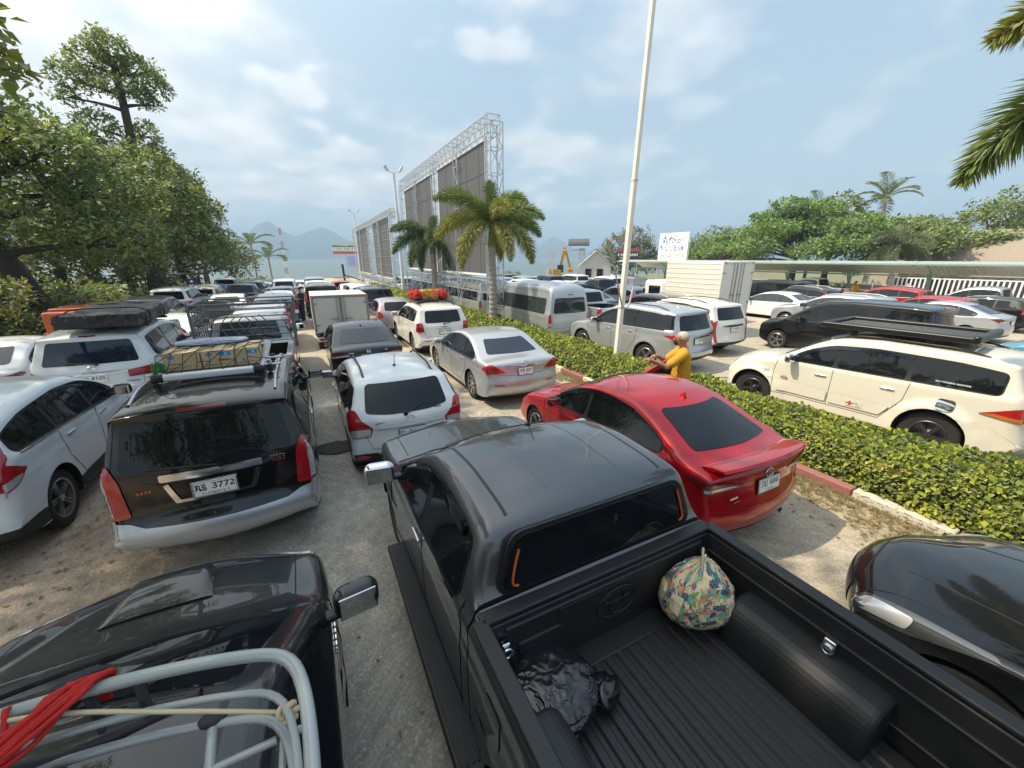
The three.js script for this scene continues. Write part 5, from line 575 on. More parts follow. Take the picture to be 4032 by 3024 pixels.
tree('shade_tree', 'tree behind the photographer mirrored in the rear windows', [-7.5, 9], 5, 0.3, [[0, 6, 0, 2.6, 1.8, 2.4], [2.4, 5.4, 0.5, 2.4, 1.7, 2.2], [-2.4, 5.2, 0, 2.4, 1.7, 2.2], [0.8, 3.6, -0.6, 2.6, 1.5, 2.2]], GREEN.deep, { seed: 33, dens: 15, leaf: 1.3, group: 'trees shading the near lanes' });
tree('shade_tree', 'second tree behind the photographer mirrored in the rear windows', [-2.8, 15], 5, 0.3, [[0, 6.4, 0, 3, 2, 2.6], [2.6, 5.2, 0.5, 2.6, 1.8, 2.4], [-3, 5.4, 0, 2.8, 1.9, 2.4], [0.4, 3.4, -0.6, 3.2, 1.7, 2.4]], GREEN.deep, { seed: 34, dens: 13, leaf: 1.4, group: 'trees shading the near lanes' });

// right-hand trees
const RT = 'trees beyond the car park';
{ const cl = []; const r = rng(41); for (let i = 0; i < 30; i++) { const a = r() * 6.283, d = 6.6 * Math.sqrt(r()), hh = 8.6 - d * d * 0.075 - r() * 2.4; cl.push([Math.cos(a) * d, hh, Math.sin(a) * d, 1.7 + r() * 0.6, 0.5 + 0.25 * r(), 1.7 + r() * 0.6]); }
  tree('rain_tree', 'wide flat-topped bright green tree behind the carport', [43, -23.5], 3.4, 0.32, cl, GREEN.bright, { seed: 42, dens: 22, leaf: 1.25, group: RT, bark: barkD, y: -0.3 }); }
{ const cl = []; const r = rng(43); for (let i = 0; i < 14; i++) { const a = r() * 6.283, d = 4.4 * Math.sqrt(r()); cl.push([Math.cos(a) * d, 6.4 - d * d * 0.08 - r() * 1.6, Math.sin(a) * d, 1.6, 0.6, 1.6]); } tree('rain_tree', 'smaller flat-topped green tree left of the wide one', [46, -34], 3.0, 0.25, cl, GREEN.bright, { seed: 44, dens: 18, leaf: 1.3, group: RT, bark: barkD, y: -0.3 }); }
tree('shore_tree', 'round brown-green tree behind the white post', [45.5, -50], 3.4, 0.35, [[-3.6, 3.4, 0, 2.6, 2.2, 2.4], [-1.4, 5.4, 0, 2.6, 2.0, 2.4], [1.4, 6.2, 0.5, 2.4, 2.0, 2.4], [3.2, 4.4, 0, 2.4, 2.2, 2.4], [0.4, 3.4, 1, 2.8, 2, 2.4], [4.8, 2.8, 0, 1.8, 1.6, 2], [-4.8, 2.2, 0, 1.8, 1.6, 2]], GREEN.dusty, { seed: 45, dens: 15, leaf: 1.3, group: RT, y: -0.6 });
tree('shore_tree', 'light green tree right of the white signboard', [53, -40], 3.4, 0.3, [[-2.6, 5.0, 0, 2.2, 1.7, 2.2], [0, 5.9, 0, 2.4, 1.8, 2.2], [2.6, 5.4, 0, 2.2, 1.8, 2.2], [4.6, 4.8, 1, 2.2, 1.8, 2.2], [1, 3.4, 1, 2.8, 1.8, 2], [-3.8, 2.8, 0, 2, 1.6, 2]], GREEN.fresh, { seed: 46, dens: 15, leaf: 1.3, group: RT, y: -0.6 });
tree('shore_tree', 'dark green tree behind the curved barn roof', [64, -16], 5, 0.35, [[-3, 7, 0, 2.8, 1.9, 2.6], [0, 8.2, 1, 3, 2, 2.8], [3.4, 7.2, 2, 2.8, 2, 2.8], [-1, 5.6, 2, 3, 1.8, 2.8], [6, 6.6, 5, 3, 2, 2.8], [7, 8, 8, 3, 2, 2.8]], GREEN.deep.concat(GREEN.fresh), { seed: 47, dens: 13, leaf: 1.4, group: RT, y: -0.6 });
tree('shore_tree', 'green trees\' leafy neighbour of the coconut palms'.replace("trees' leafy neighbour of the", 'leafy tree below the'), [52, -25], 4.6, 0.3, [[-2, 7.4, 0, 2, 1.4, 2], [0.6, 8.6, 0, 2.2, 1.5, 2], [2.6, 7.2, 0, 2, 1.4, 2]], GREEN.fresh.concat(GREEN.deep), { seed: 48, dens: 15, leaf: 1.3, group: RT, y: -0.6 });
{ const cl = []; const r = rng(57); for (let i = 0; i < 18; i++) { const a = r() * 6.283, d = 4.6 * Math.sqrt(r()); cl.push([Math.cos(a) * d, 6.6 - d * d * 0.09 - r() * 2.2, Math.sin(a) * d, 1.6, 0.7, 1.6]); } tree('rain_tree', 'darker green tree filling in before the barn', [47.5, -15.5], 3.0, 0.25, cl, GREEN.fresh.concat(GREEN.deep), { seed: 58, dens: 18, leaf: 1.3, group: RT, bark: barkD, y: -0.3 }); }
[[22.5, -72, 'bushy tamarisk by the water left of the gantry', 5, 1.6, 51], [28.5, -76, 'small green bush on the shore by the gantry', 3, 0.9, 52], [36, -70, 'low green bush at the foot of the gantry', 3, 0.8, 53], [38.5, -18, 'climbing shrub behind the carport rail', 7, 0.7, 54], [39, -11, 'potted shrubs by the white railing', 4, 0.6, 55], [47, -58, 'scrub at the foot of the shore tree', 6, 0.9, 56]].forEach(([x, z, l, n, rr, s]) => shrub(l, [x, z], n, s, [-rr * 1.2, rr * 1.2, rr * 0.3, rr * (s === 51 ? 1.7 : 1.2), -rr * 1.4, rr * 1.4], rr, s === 54 || s === 55 ? GREEN.fresh : GREEN.dusty, { group: 'shrubs on the right', dens: 20, leaf: 1, y: gy(z) - 0.2 }));

// palms ---------------------------------------------------------------------------------------------
function frondGeo(L, seed, fox, n = 64) { // one feather frond along +x, arching down
  const r = rng(seed), P = [], N = [], I = [], pt = (t) => new THREE.Vector3(L * (t - 0.16 * t * t * t), L * (0.42 * t - 0.72 * t * t * (fox ? 1.0 : 0.78)), 0);
  const blade = (o, d, l, w, nn) => { const s = new THREE.Vector3().crossVectors(d, nn).normalize(), b = P.length / 3, e = o.clone().addScaledVector(d, l); e.y -= l * 0.16; const m = o.clone().addScaledVector(d, l * 0.5); [[o, -0.5], [o, 0.5], [m, 1], [m, -1], [e, 0]].forEach(([q, k]) => { P.push(q.x + s.x * w * k / 2, q.y + s.y * w * k / 2, q.z + s.z * w * k / 2); N.push(nn.x, nn.y, nn.z); }); I.push(b, b + 1, b + 2, b, b + 2, b + 3, b + 3, b + 2, b + 4); };
  for (let i = 2; i < n; i++) { const t = i / n, o = pt(t), d0 = pt(Math.min(1, t + 0.02)).sub(pt(t - 0.02)).normalize(), l = L * (fox ? 0.21 : 0.30) * Math.sin(Math.PI * (0.12 + 0.82 * t)) * (0.85 + 0.3 * r()), k = fox ? 13 : 2; for (let j = 0; j < k; j++) { const a = fox ? j / k * 6.283 + r() * 0.8 : (j ? 1 : -1) * (1.25 + 0.2 * r()) + Math.PI / 2 * 0, up = new THREE.Vector3(-d0.y, d0.x, 0), side = new THREE.Vector3(0, 0, 1); const q = fox ? up.clone().multiplyScalar(Math.cos(a)).addScaledVector(side, Math.sin(a)) : side.clone().multiplyScalar(j ? 1 : -1).addScaledVector(up, 0.25); const d = d0.clone().multiplyScalar(0.62 + 0.25 * r()).add(q).normalize(); const nn = new THREE.Vector3().crossVectors(d, new THREE.Vector3((r() - 0.5), (r() - 0.5), (r() - 0.5))).normalize(); if (nn.y < 0) nn.negate(); blade(o, d, l, L * (fox ? 0.0115 : 0.018), nn); } }
  const g = new THREE.BufferGeometry(); g.setAttribute('position', new THREE.Float32BufferAttribute(P, 3)); g.setAttribute('normal', new THREE.Float32BufferAttribute(N, 3)); g.setIndex(I);
  const rp = []; for (let i = 0; i <= 10; i++) { const p = pt(i / 10); rp.push([p.x, p.y, p.z]); } const rach = tube(rp, L * 0.008, 12, 5); const o2 = new THREE.BufferGeometry(); return { leaf: g, rachis: rach };
}
const pm = { a: leafMat([0.19, 0.26, 0.045]), b: leafMat([0.30, 0.31, 0.045]), c: leafMat([0.11, 0.18, 0.045]), d: leafMat([0.17, 0.22, 0.085]), rach: std([0.16, 0.18, 0.06], 0.7), trunk: std([0.34, 0.31, 0.27], 0.9, 0, { bumpMap: dataTex(64, 512, (u, v) => { const k = 0.5 + 0.4 * Math.sin(v * 130) + 0.1 * n2(u * 3, v * 60); return [k, k, k]; }, false), bumpScale: 0.02 }), dead: std([0.22, 0.10, 0.05], 0.8) };
const foxF = [frondGeo(2.5, 1, true, 60), frondGeo(2.35, 2, true, 60)], cocoF = [frondGeo(3.2, 3, false, 40)], bigF = [frondGeo(2.75, 5, true, 80)];
function palm(label, [x, z], h, fr, geos, o = {}) { const root = thing('palm_tree', label, 'palm', [x, o.y ?? gy(z), z], 0, o.group); const tr = o.r ?? 0.15; const g = limb([0, 0, 0], [o.lean?.[0] ?? 0, h, o.lean?.[1] ?? 0], tr * 1.15, tr * 0.8, 14, [0.05, 0, 0.05]); const uv = []; const p = g.attributes.position; for (let i = 0; i < p.count; i++) uv.push(Math.atan2(p.getX(i), p.getZ(i)) / 6.28, p.getY(i) / 4); g.setAttribute('uv', new THREE.Float32BufferAttribute(uv, 2)); mesh('trunk', g, pm.trunk, root); mesh('crown_shaft', limb([o.lean?.[0] ?? 0, h - 0.1, o.lean?.[1] ?? 0], [o.lean?.[0] ?? 0, h + (o.shaft ?? 0.7), o.lean?.[1] ?? 0], tr * 0.95, tr * 0.45, 12), o.shaftMat ?? pm.a, root);
  fr.forEach(([az, el, m, s = 1], i) => { const G = geos[i % geos.length], me = mesh('frond', G.leaf, pm[m], root, [o.lean?.[0] ?? 0, h + (o.shaft ?? 0.7), o.lean?.[1] ?? 0]); me.rotation.set(0, az, el, 'YXZ'); me.scale.setScalar(s); mesh('frond_stem', G.rachis, pm.rach, me); });
  return root; }
const PG = 'foxtail palms in the hedge strip';
palm('yellow-green foxtail palm nearest the silver minibus', [6.85, -15.2], 3.7, [[0.35, 0.75, 'a', 1.05], [0.0, 0.15, 'a', 1.1], [-0.5, -0.4, 'b', 1.0], [0.9, -0.4, 'b', 1], [2.9, 0.7, 'a', 1.05], [2.6, 0.1, 'b', 1.1], [3.4, -0.5, 'b', 1.0], [4.6, 0.5, 'b', 0.9], [1.7, 0.6, 'a', 0.9], [4.9, -0.5, 'b', 0.9], [1.2, 1.35, 'c', 0.85], [5.6, 0.4, 'a', 1]], foxF, { group: PG, shaft: 0.75, r: 0.17 });
palm('darker green foxtail palm behind the nearer palm', [6.9, -23.6], 3.6, [[0.2, 0.5, 'c'], [2.9, 0.5, 'c', 1.1], [2.7, 0, 'c', 1.1], [3.3, -0.5, 'c'], [-0.4, -0.2, 'c'], [0.6, -0.7, 'c'], [4.4, 0.1, 'c'], [1.6, 0.4, 'c', 0.9], [5.2, -0.6, 'c'], [1.0, 1.2, 'c', 0.8], [2.2, -0.8, 'c', 0.9]], foxF, { group: PG, shaft: 0.7, r: 0.17 });
palm('large foxtail palm whose fronds hang in at the right edge', [8.28, -0.25], 4.0, [[2.2, 0.42, 'b', 1.0], [1.95, -0.12, 'a', 1.02], [2.65, 0.30, 'a', 1.0], [2.4, -0.55, 'b', 0.9], [0.4, 0.3, 'a'], [-0.6, 0.2, 'a'], [3.6, 0.2, 'a'], [4.4, 0.1, 'a'], [5.2, 0.2, 'b'], [1.2, 0.2, 'a'], [1.4, -0.5, 'b', 0.9]], bigF, { group: PG, shaft: 1.1, r: 0.17 });
palm('pale foxtail palm behind the carport roof', [40.2, -14.8], 3.7, [[0.35, 0.6, 'd', 1.3], [0, -0.1, 'd', 1.2], [2.8, 0.4, 'd', 1.2], [3.2, -0.5, 'd', 1.1], [-0.5, -0.7, 'd', 1], [4.3, 0.2, 'd', 1.2], [1.5, 0.4, 'd', 1.1], [5.3, -0.3, 'd', 1.1], [2.2, -0.6, 'd', 1.1]], foxF, { group: RT, shaft: 0.7, y: -0.3 });
for (const [x, z, h, l] of [[54, -22, 9.3, 'tallest coconut palm above the wide green tree'], [50, -26, 7.9, 'shorter coconut palm left of the tallest one']]) palm(l, [x, z], h, [[0, 0.7, 'd'], [0.7, 0.1, 'd'], [1.4, 0.8, 'd'], [2.1, 0.2, 'd'], [2.8, 0.6, 'd'], [3.5, -0.1, 'd'], [4.2, 0.7, 'd'], [4.9, 0.1, 'd'], [5.6, 0.4, 'd'], [0.3, -0.5, 'd'], [3.1, 1.1, 'd'], [1.8, -0.4, 'd']], cocoF, { group: RT, shaft: 0.2, y: -0.5, shaftMat: pm.dead });
for (const [x, z, h, l] of [[-4.9, -58, 5.0, 'thin coconut palm by the water at the left'], [-3.7, -64, 3.6, 'short coconut palm nearest the lane end']]) palm(l, [x, z], h, [[0, 0.5, 'c'], [0.8, 0, 'c'], [1.6, 0.6, 'c'], [2.4, 0, 'c'], [3.2, 0.4, 'c'], [4, -0.2, 'c'], [4.8, 0.5, 'c'], [5.6, 0, 'c']], cocoF, { group: LT, shaft: 0.1, r: 0.11, shaftMat: pm.dead });

// hedge ---------------------------------------------------------------------------------------------
{
  const root = thing('hedge', 'clipped yellow-green hedge with yellow flowers along the kerb', 'hedge', [0, 0, 0]);
  const r = rng(61), sm = leafCluster(7, 0.055, 71, 0.9), near = [], mid = [], far = [], flo = [];
  // round leaves
  { const P = sm.attributes.position; }
  const prof = (z) => { const h = (z > -2.2 ? lerp(0.66, 0.95, sst(-2.2, 0.5, z)) : 0.64) + 0.09 * fbm2(z * 0.9, 2, 3), w = 0.56 + 0.06 * fbm2(z * 0.7, 9, 2); return [h, w]; };
  const emit = (z0, z1, n, list, s, inner) => { for (let i = 0; i < n; i++) { const z = lerp(z0, z1, r()), [h, w] = prof(z), a = Math.PI * (r() * 1.12 - 0.06), e = 2.6; const c = Math.cos(a), q = Math.sin(a); const k = 0.80 + 0.24 * r() + 0.16 * fbm3(c * 1.6, q * 1.6, z * 1.7, 2); const x = 6.93 + Math.sign(c) * Math.pow(Math.abs(c), 2 / e) * w * k, y = 0.05 + Math.max(0, Math.sign(q) * Math.pow(Math.abs(q), 2 / e)) * h * k; list.push([x, y + gy(z), z, s]); if (r() < 0.012 && q > 0.2) flo.push([x, y + 0.05 + gy(z), z, 0.8 + 0.5 * r()]); } };
  emit(-5, 2.5, 15000, near, 1); emit(-12, -5, 9000, mid, 1.35); emit(-48, -12, 9000, far, 2.1);
  const pal = [[0.24, 0.31, 0.025], [0.33, 0.38, 0.03], [0.42, 0.43, 0.04], [0.17, 0.23, 0.024], [0.11, 0.16, 0.02]];
  const rl = (() => { const g = leafCluster(7, 0.06, 72, 0.8), P = g.attributes.position; for (let i = 0; i < P.count; i += 4) { for (const k of [1, 3]) for (const ax of ['X', 'Y', 'Z']) { const m = (P['get' + ax](i) + P['get' + ax](i + 2)) / 2; P['set' + ax](i + k, m + (P['get' + ax](i + k) - m) * 1.75); } } return g; })();
  leaves('leaf_spray', near, rl, pal, root, 62, 'stuff'); leaves('leaf_spray', mid, rl, pal, root, 63, 'stuff'); leaves('leaf_spray', far, rl, pal, root, 64, 'stuff');
  const fg = leafCluster(7, 0.04, 73, 0.35); leaves('flower', flo, fg, [[0.85, 0.42, 0.03], [0.8, 0.5, 0.08]], root, 65, 'stuff');
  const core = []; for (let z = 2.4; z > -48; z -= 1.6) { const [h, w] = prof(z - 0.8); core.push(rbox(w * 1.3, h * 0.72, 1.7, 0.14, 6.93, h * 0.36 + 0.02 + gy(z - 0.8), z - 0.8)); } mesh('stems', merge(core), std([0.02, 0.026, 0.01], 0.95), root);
  // soil bed under the hedge
  struct('planting_bed', box(1.14, 0.12, 52, 6.93, 0.0, -23), std([0.10, 0.075, 0.05], 0.95)); scene.children[scene.children.length - 1].position.y = -0.06;
}
{ // kerb blocks, painted in turn
  const kp = (c1, c2, f) => std(0xffffff, 0.85, 0, { map: dataTex(128, 64, (u, v) => { const n = n2(u * 9 + f, v * 5), k = n > 0.42 ? 1 : 0; return c1.map((q, i) => lerp(q, c2[i], k) * (0.92 + 0.08 * n2(u * 40, v * 30))); }) });
  const kr = kp([0.66, 0.42, 0.40], [0.58, 0.52, 0.47], 1), kw = kp([0.90, 0.87, 0.80], [0.62, 0.58, 0.52], 5), kg = rbox(0.15, 0.26, 0.985, 0.02);
  const root = new THREE.Group(); root.name = 'kerb'; root.userData.kind = 'structure'; scene.add(root); for (let i = 0; i < 46; i++) { const z = 2.2 - i; mesh('kerb_block', kg, i % 2 ? kr : kw, root, [6.27, gy(z) - 0.005 + 0.004 * ((i * 7) % 3), z - 0.26 + 0.5]); }
}
{ // dry grass and litter along the kerb, leaf litter on the left
  const r = rng(81), blade = (() => { const P = [], I = []; for (let k = 0; k < 9; k++) { const a = r() * 6.28, l = 0.05 + 0.07 * r(), w = 0.004, dx = Math.cos(a), dz = Math.sin(a), b = P.length / 3; P.push(-dz * w, 0, dx * w, dz * w, 0, -dx * w, dx * l * 0.8, l * (0.3 + 0.5 * r()), dz * l * 0.8); I.push(b, b + 1, b + 2); } const g = new THREE.BufferGeometry(); g.setAttribute('position', new THREE.Float32BufferAttribute(P, 3)); g.setIndex(I); g.computeVertexNormals(); return g; })();
  const L = []; for (let i = 0; i < 3800; i++) { const z = lerp(1, -9, r()), x = 6.19 - Math.pow(r(), 1.8) * (0.65 + 0.4 * n2(z, 1)); L.push([x, gy(z) + 0.005, z, 0.9]); }
  const o = new THREE.Group(); const g = leaves('dry_grass', L, blade, [[0.34, 0.26, 0.12], [0.26, 0.21, 0.09], [0.20, 0.19, 0.07], [0.42, 0.33, 0.18]], scene, 82, 'stuff'); g.userData.label = 'dry straw-coloured grass along the foot of the kerb'; g.userData.category = 'grass';
  const leafG = (() => { const P = [0, 0.004, -0.03, 0.014, 0.008, 0, 0, 0.004, 0.035, -0.014, 0.01, 0], gg = new THREE.BufferGeometry(); gg.setAttribute('position', new THREE.Float32BufferAttribute(P, 3)); gg.setIndex([0, 1, 3, 1, 2, 3]); gg.computeVertexNormals(); return gg; })();
  const Q = []; for (let i = 0; i < 900; i++) { const z = lerp(-1.5, -9, r()), x = -2.0 - 2.6 * r() + 0.8 * n2(z * 2, i); Q.push([x, 0.012, z, 0.5 + 0.7 * r()]); } for (let i = 0; i < 160; i++) { const z = lerp(1, -6, r()), x = 5.1 + 1.1 * r(); Q.push([x, 0.012, z, 0.6 + 0.8 * r()]); } for (let i = 0; i < 90; i++) Q.push([-0.2 + 0.7 * r(), 0.012, lerp(-1, -14, r()), 0.4 + 0.4 * r()]);
  const lm = new THREE.InstancedMesh(leafG, std(0xffffff, 0.8, 0, { side: THREE.DoubleSide }), Q.length), ob = new THREE.Object3D(), c = new THREE.Color(); Q.forEach((p, i) => { ob.position.set(p[0], p[1], p[2]); ob.rotation.set(0.15 * (r() - 0.5), r() * 6.28, 0.15 * (r() - 0.5)); ob.scale.setScalar(p[3]); ob.updateMatrix(); lm.setMatrixAt(i, ob.matrix); const k = r(); c.setRGB(0.16 + 0.2 * k, 0.09 + 0.13 * k, 0.05 + 0.05 * k); lm.setColorAt(i, c); }); lm.name = 'leaf_litter'; lm.castShadow = lm.receiveShadow = true; scene.add(lm); tag(lm, 'fallen dry leaves scattered over the ground between the cars', 'leaves', null, 'stuff');
}
{ // dark repair patch in the lane
  const r = rng(91), pts = []; for (let i = 0; i < 26; i++) { const a = i / 26 * 6.283, k = 1 + 0.22 * n2(Math.cos(a) * 1.3, Math.sin(a) * 1.3); pts.push(new THREE.Vector2(Math.cos(a) * 0.34 * k, Math.sin(a) * 0.24 * k)); } const p = struct('asphalt_patch', new THREE.ShapeGeometry(new THREE.Shape(pts)).rotateX(-Math.PI / 2), std([0.075, 0.07, 0.062], 0.9)); p.position.set(0.1, 0.016, -6.85); }
// ---------------------------------------------------------------- screens, poles, carport, buildings
function lattice(a, b, w, n, parts, r = 0.02, axis = 'y') { // square lattice between two points; chords and braces
  const A = vec(a), B = vec(b), d = B.clone().sub(A), u = d.clone().normalize(), e1 = Math.abs(u.y) > 0.9 ? new THREE.Vector3(1, 0, 0) : new THREE.Vector3(0, 1, 0), e2 = new THREE.Vector3().crossVectors(u, e1).normalize(), e3 = new THREE.Vector3().crossVectors(e2, u).normalize(), c = [];
  const W2 = Array.isArray(w) ? w : [w, w]; for (const [s, t] of [[-1, -1], [1, -1], [1, 1], [-1, 1]]) c.push(e2.clone().multiplyScalar(s * W2[0] / 2).addScaledVector(e3, t * W2[1] / 2));
  const at = (k, t) => A.clone().addScaledVector(d, t).add(c[k]).toArray();
  for (let k = 0; k < 4; k++) parts.push(bar(at(k, 0), at(k, 1), r * 2, r * 2));
  for (let i = 0; i <= n; i++) for (let k = 0; k < 4; k++) { parts.push(bar(at(k, i / n), at((k + 1) % 4, i / n), r * 1.3, r * 1.3)); if (i < n) parts.push(bar(at(k, i / n), at((k + 1) % 4, (i + 1) / n), r * 1.2, r * 1.2)); }
}
const screenBack = std([0.095, 0.10, 0.11], 0.75, 0, { bumpMap: dataTex(64, 64, (u, v) => { const k = (Math.abs(u * 8 % 1 - 0.5) < 0.42 && Math.abs(v * 8 % 1 - 0.5) < 0.42) ? 0.7 : 0.3; return [k, k, k]; }, false), bumpScale: 0.004 }), whiteTrim = std([0.74, 0.75, 0.75], 0.55), galv = std([0.55, 0.57, 0.59], 0.42, 0.55);
function screenFrame(label, X, za, zb, top, postZ, panels, o) {
  const root = thing('screen_frame', label, 'screen frame', [X, gy(za), za]); const L = (z) => z - za, add = (n, list, m = galv) => mesh(n, merge(list), m, root);
  let p; for (const z of postZ) { p = []; lattice([0.1, 0, L(z)], [0.1, top - 0.3, L(z)], [o.pw, o.pw], o.pn, p, o.r); add('post', p); }
  p = []; lattice([0.1, top - o.td / 2, L(za)], [0.1, top - o.td / 2, L(zb)], [o.pw, o.td], o.tn, p, o.r); add('top_truss', p);
  p = []; lattice([0.1, o.bot - 0.35, L(za)], [0.1, o.bot - 0.35, L(zb)], [o.pw, 0.55], o.tn, p, o.r); add('bottom_truss', p);
  for (const [z0, z1, y0, y1] of panels) { const zc = (L(z0) + L(z1)) / 2, w = Math.abs(z1 - z0), h = y1 - y0; const s = mesh('screen_panel', (() => { const g = box(0.06, h, w, 0, (y0 + y1) / 2, zc); return g; })(), screenBack, root); mesh('frame_edge', merge([box(0.1, 0.1, w + 0.1, 0.0, y1 + 0.05, zc), box(0.1, 0.1, w + 0.1, 0.0, y0 - 0.05, zc), box(0.1, h, 0.1, 0.0, (y0 + y1) / 2, zc - w / 2 - 0.05), box(0.1, h, 0.1, 0, (y0 + y1) / 2, zc + w / 2 + 0.05)]), whiteTrim, s); if (o.grid) { const gr = []; for (let z = -w / 2 + 0.6; z < w / 2; z += 1.1) gr.push(bar([-0.06, y0, zc + z], [-0.06, y1, zc + z], 0.025, 0.025)); for (let y = y0 + 0.4; y < y1; y += 0.75) gr.push(bar([-0.075, y, zc - w / 2], [-0.075, y, zc + w / 2], 0.02, 0.02)); add('grid', gr); } else { const gr = []; for (let y = y0 + 1.3; y < y1; y += 1.4) gr.push(box(0.012, 0.02, w, -0.034, y, zc)); for (let z = -w / 2 + 1.4; z < w / 2 - 0.5; z += 1.5) gr.push(box(0.012, h, 0.02, -0.0335, (y0 + y1) / 2, zc + z)); add('panel_joint', gr, std([0.075, 0.08, 0.088], 0.8)); } }
  return root;
}
screenFrame('tall twin screen on white lattice frame behind the palms', 7.5, -16.5, -32.8, 8.6, [-16.5, -20.4, -24.3, -28.4, -32.6], [[-17.1, -23.7, 2.5, 7.8], [-24.7, -31.9, 2.5, 7.8]], { pw: 0.55, pn: 9, td: 0.65, tn: 24, bot: 2.3, r: 0.021 });
screenFrame('lower gridded screen frame beyond the tall one', 7.45, -36.5, -64, 7.3, [-36.6, -43, -50, -57, -63.8], [[-38.5, -47.5, 1.6, 6.9], [-51, -62, 1.6, 6.9]], { pw: 0.7, pn: 7, td: 0.5, tn: 22, bot: 1.5, r: 0.03, grid: true });
function mast(label, x, z, h) { const r = thing('light_mast', label, 'light mast', [x, gy(z), z]); mesh('pole', limb([0, 0, 0], [0, h, 0], 0.11, 0.09, 10), whiteTrim, r); for (const s of [-1, 1]) { mesh('arm', rod([0, h - 0.05, 0], [s * 0.42, h + 0.05, 0], 0.03), whiteTrim, r); mesh('floodlight', rbox(0.16, 0.42, 0.34, 0.03).rotateZ(-s * 0.5).translate(s * 0.55, h + 0.25, 0), M.steelpaint, r); } }
mast('white floodlight mast at the far end of the tall screen', 7.2, -33.7, 9.5); mast('white floodlight mast behind the lower gridded screen', 7.2, -60, 9.3);
{ // red and white lattice tower by the water
  const r = thing('radio_tower', 'thin red and white lattice tower by the water', 'tower', [-2.4, gy(-84), -84]); for (let i = 0; i < 8; i++) { const p = []; lattice([0, i * 1.1, 0], [0, i * 1.1 + 1.1, 0], 0.42 - i * 0.02, 2, p, 0.035); mesh('tower_section', merge(p), i % 2 ? std([0.45, 0.16, 0.13], 0.7) : whiteTrim, r); } mesh('lamp_arm', rod([0, 8.7, 0], [1.6, 8.9, 0], 0.06), M.steelpaint, r); }
{ // steel post leaning on its cables at the lane end
  const r = thing('mooring_post', 'black steel post with sloping rail at the lane end', 'post', [5.1, gy(-60), -60]); mesh('post', rod([0, 0, 0], [-0.1, 2.8, 0], 0.14, 8), M.plastic, r); mesh('rail', rod([0, 1.4, 0], [2.6, 0.5, 0], 0.07, 6), M.plastic, r); }
function board(name, label, cat, pos, yaw, w, h, y0, map, o = {}) { const r = thing(name, label, cat, pos, yaw); const g = rbox(w, h, 0.08, 0.01, 0, y0 + h / 2, 0); const uv = g.attributes.uv, P = g.attributes.position; for (let i = 0; i < P.count; i++) uv.setXY(i, P.getX(i) / w + 0.5, (P.getY(i) - y0) / h); mesh('panel', g, std(0xffffff, 0.6, 0, { map }), r); for (const s of o.posts ?? [-0.42, 0.42]) mesh('post', rod([s * w, 0, -0.1], [s * w, y0 + h + (o.over ?? 0), -0.1], 0.05), M.steelpaint, r); return r; }
board('billboard', 'distant billboard with green picture and orange band by the water', 'billboard', [7.8, gy(-76) - 0.2, -76], 0.05, 5.4, 1.95, 4.6, canvasTex(256, 96, (c, w, h) => { c.fillStyle = '#c9d4d8'; c.fillRect(0, 0, w, h); c.fillStyle = '#5f8f55'; for (let i = 0; i < 20; i++) c.fillRect(i * 13, 26 + (i * 37 % 9), 14, 16); c.fillStyle = '#dfe4e6'; c.fillRect(0, 42, w, 30); c.fillStyle = '#333'; for (let i = 0; i < 12; i++) c.fillRect(12 + i * 19, 48, 3 + (i % 3) * 2, 14); c.fillStyle = '#d8633a'; c.fillRect(0, 74, w, 22); }));
board('billboard', 'distant pale lilac notice board below the billboard', 'billboard', [7.9, gy(-75) - 0.1, -75], 0.05, 2.2, 2.0, 2.3, canvasTex(128, 112, (c, w, h) => { c.fillStyle = '#b9bfe6'; c.fillRect(0, 0, w, h); c.fillStyle = '#7d84c4'; for (let i = 0; i < 5; i++) c.fillRect(30 - (i % 2) * 12, 16 + i * 18, 60 + (i * 17 % 30), 6); }));
board('rental_sign', 'white Thai rental signboard with blue letters and red phone number', 'sign', [38.2, -0.4, -34.3], -Math.PI / 2 + 0.06, 3.9, 3.1, 3.15, canvasTex(512, 408, (c, w, h) => { c.fillStyle = '#f3f5f2'; c.fillRect(0, 0, w, h); c.fillStyle = '#e9ece8'; for (let i = 0; i < 30; i++) c.fillRect((i * 97) % w, (i * 57) % h, 60, 2); const ln = (t, y, s, col, lw) => { const tw = thai(c, t, -9000, 0, s, col, lw); thai(c, t, (w - tw) / 2, y, s, col, lw); }; ln('พื้นที่ใ' + 'ห้เช่า', 80, 62, '#2a4f9e', 0.16); ln('ติดป้ายโฆษณา', 190, 58, '#2a4f9e', 0.16); ln('083-483-9538', 300, 52, '#e08a84', 0.15); }), { posts: [-0.52, -0.47, 0.47, 0.52], over: 0.15 });
board('shop_sign', 'dark shop signboard lettered ELEPHANT behind the white post', 'sign', [40, -0.5, -43.5], -0.75, 3.0, 2.0, 2.9, canvasTex(256, 170, (c, w, h) => { c.fillStyle = '#2b2f35'; c.fillRect(0, 0, w, h); c.fillStyle = '#8d4a52'; c.fillRect(0, 0, w, 38); c.fillStyle = '#f0f0f0'; c.font = 'bold 40px sans-serif'; c.textAlign = 'center'; c.fillText('E ELEPHANT', w / 2, 86); c.font = '18px sans-serif'; c.fillStyle = '#cfcfcf'; for (let i = 0; i < 2; i++) c.fillRect(40, 100 + i * 12, 120 - i * 30, 5); c.fillStyle = '#b0555a'; c.fillRect(110, 128, 130, 26); }));
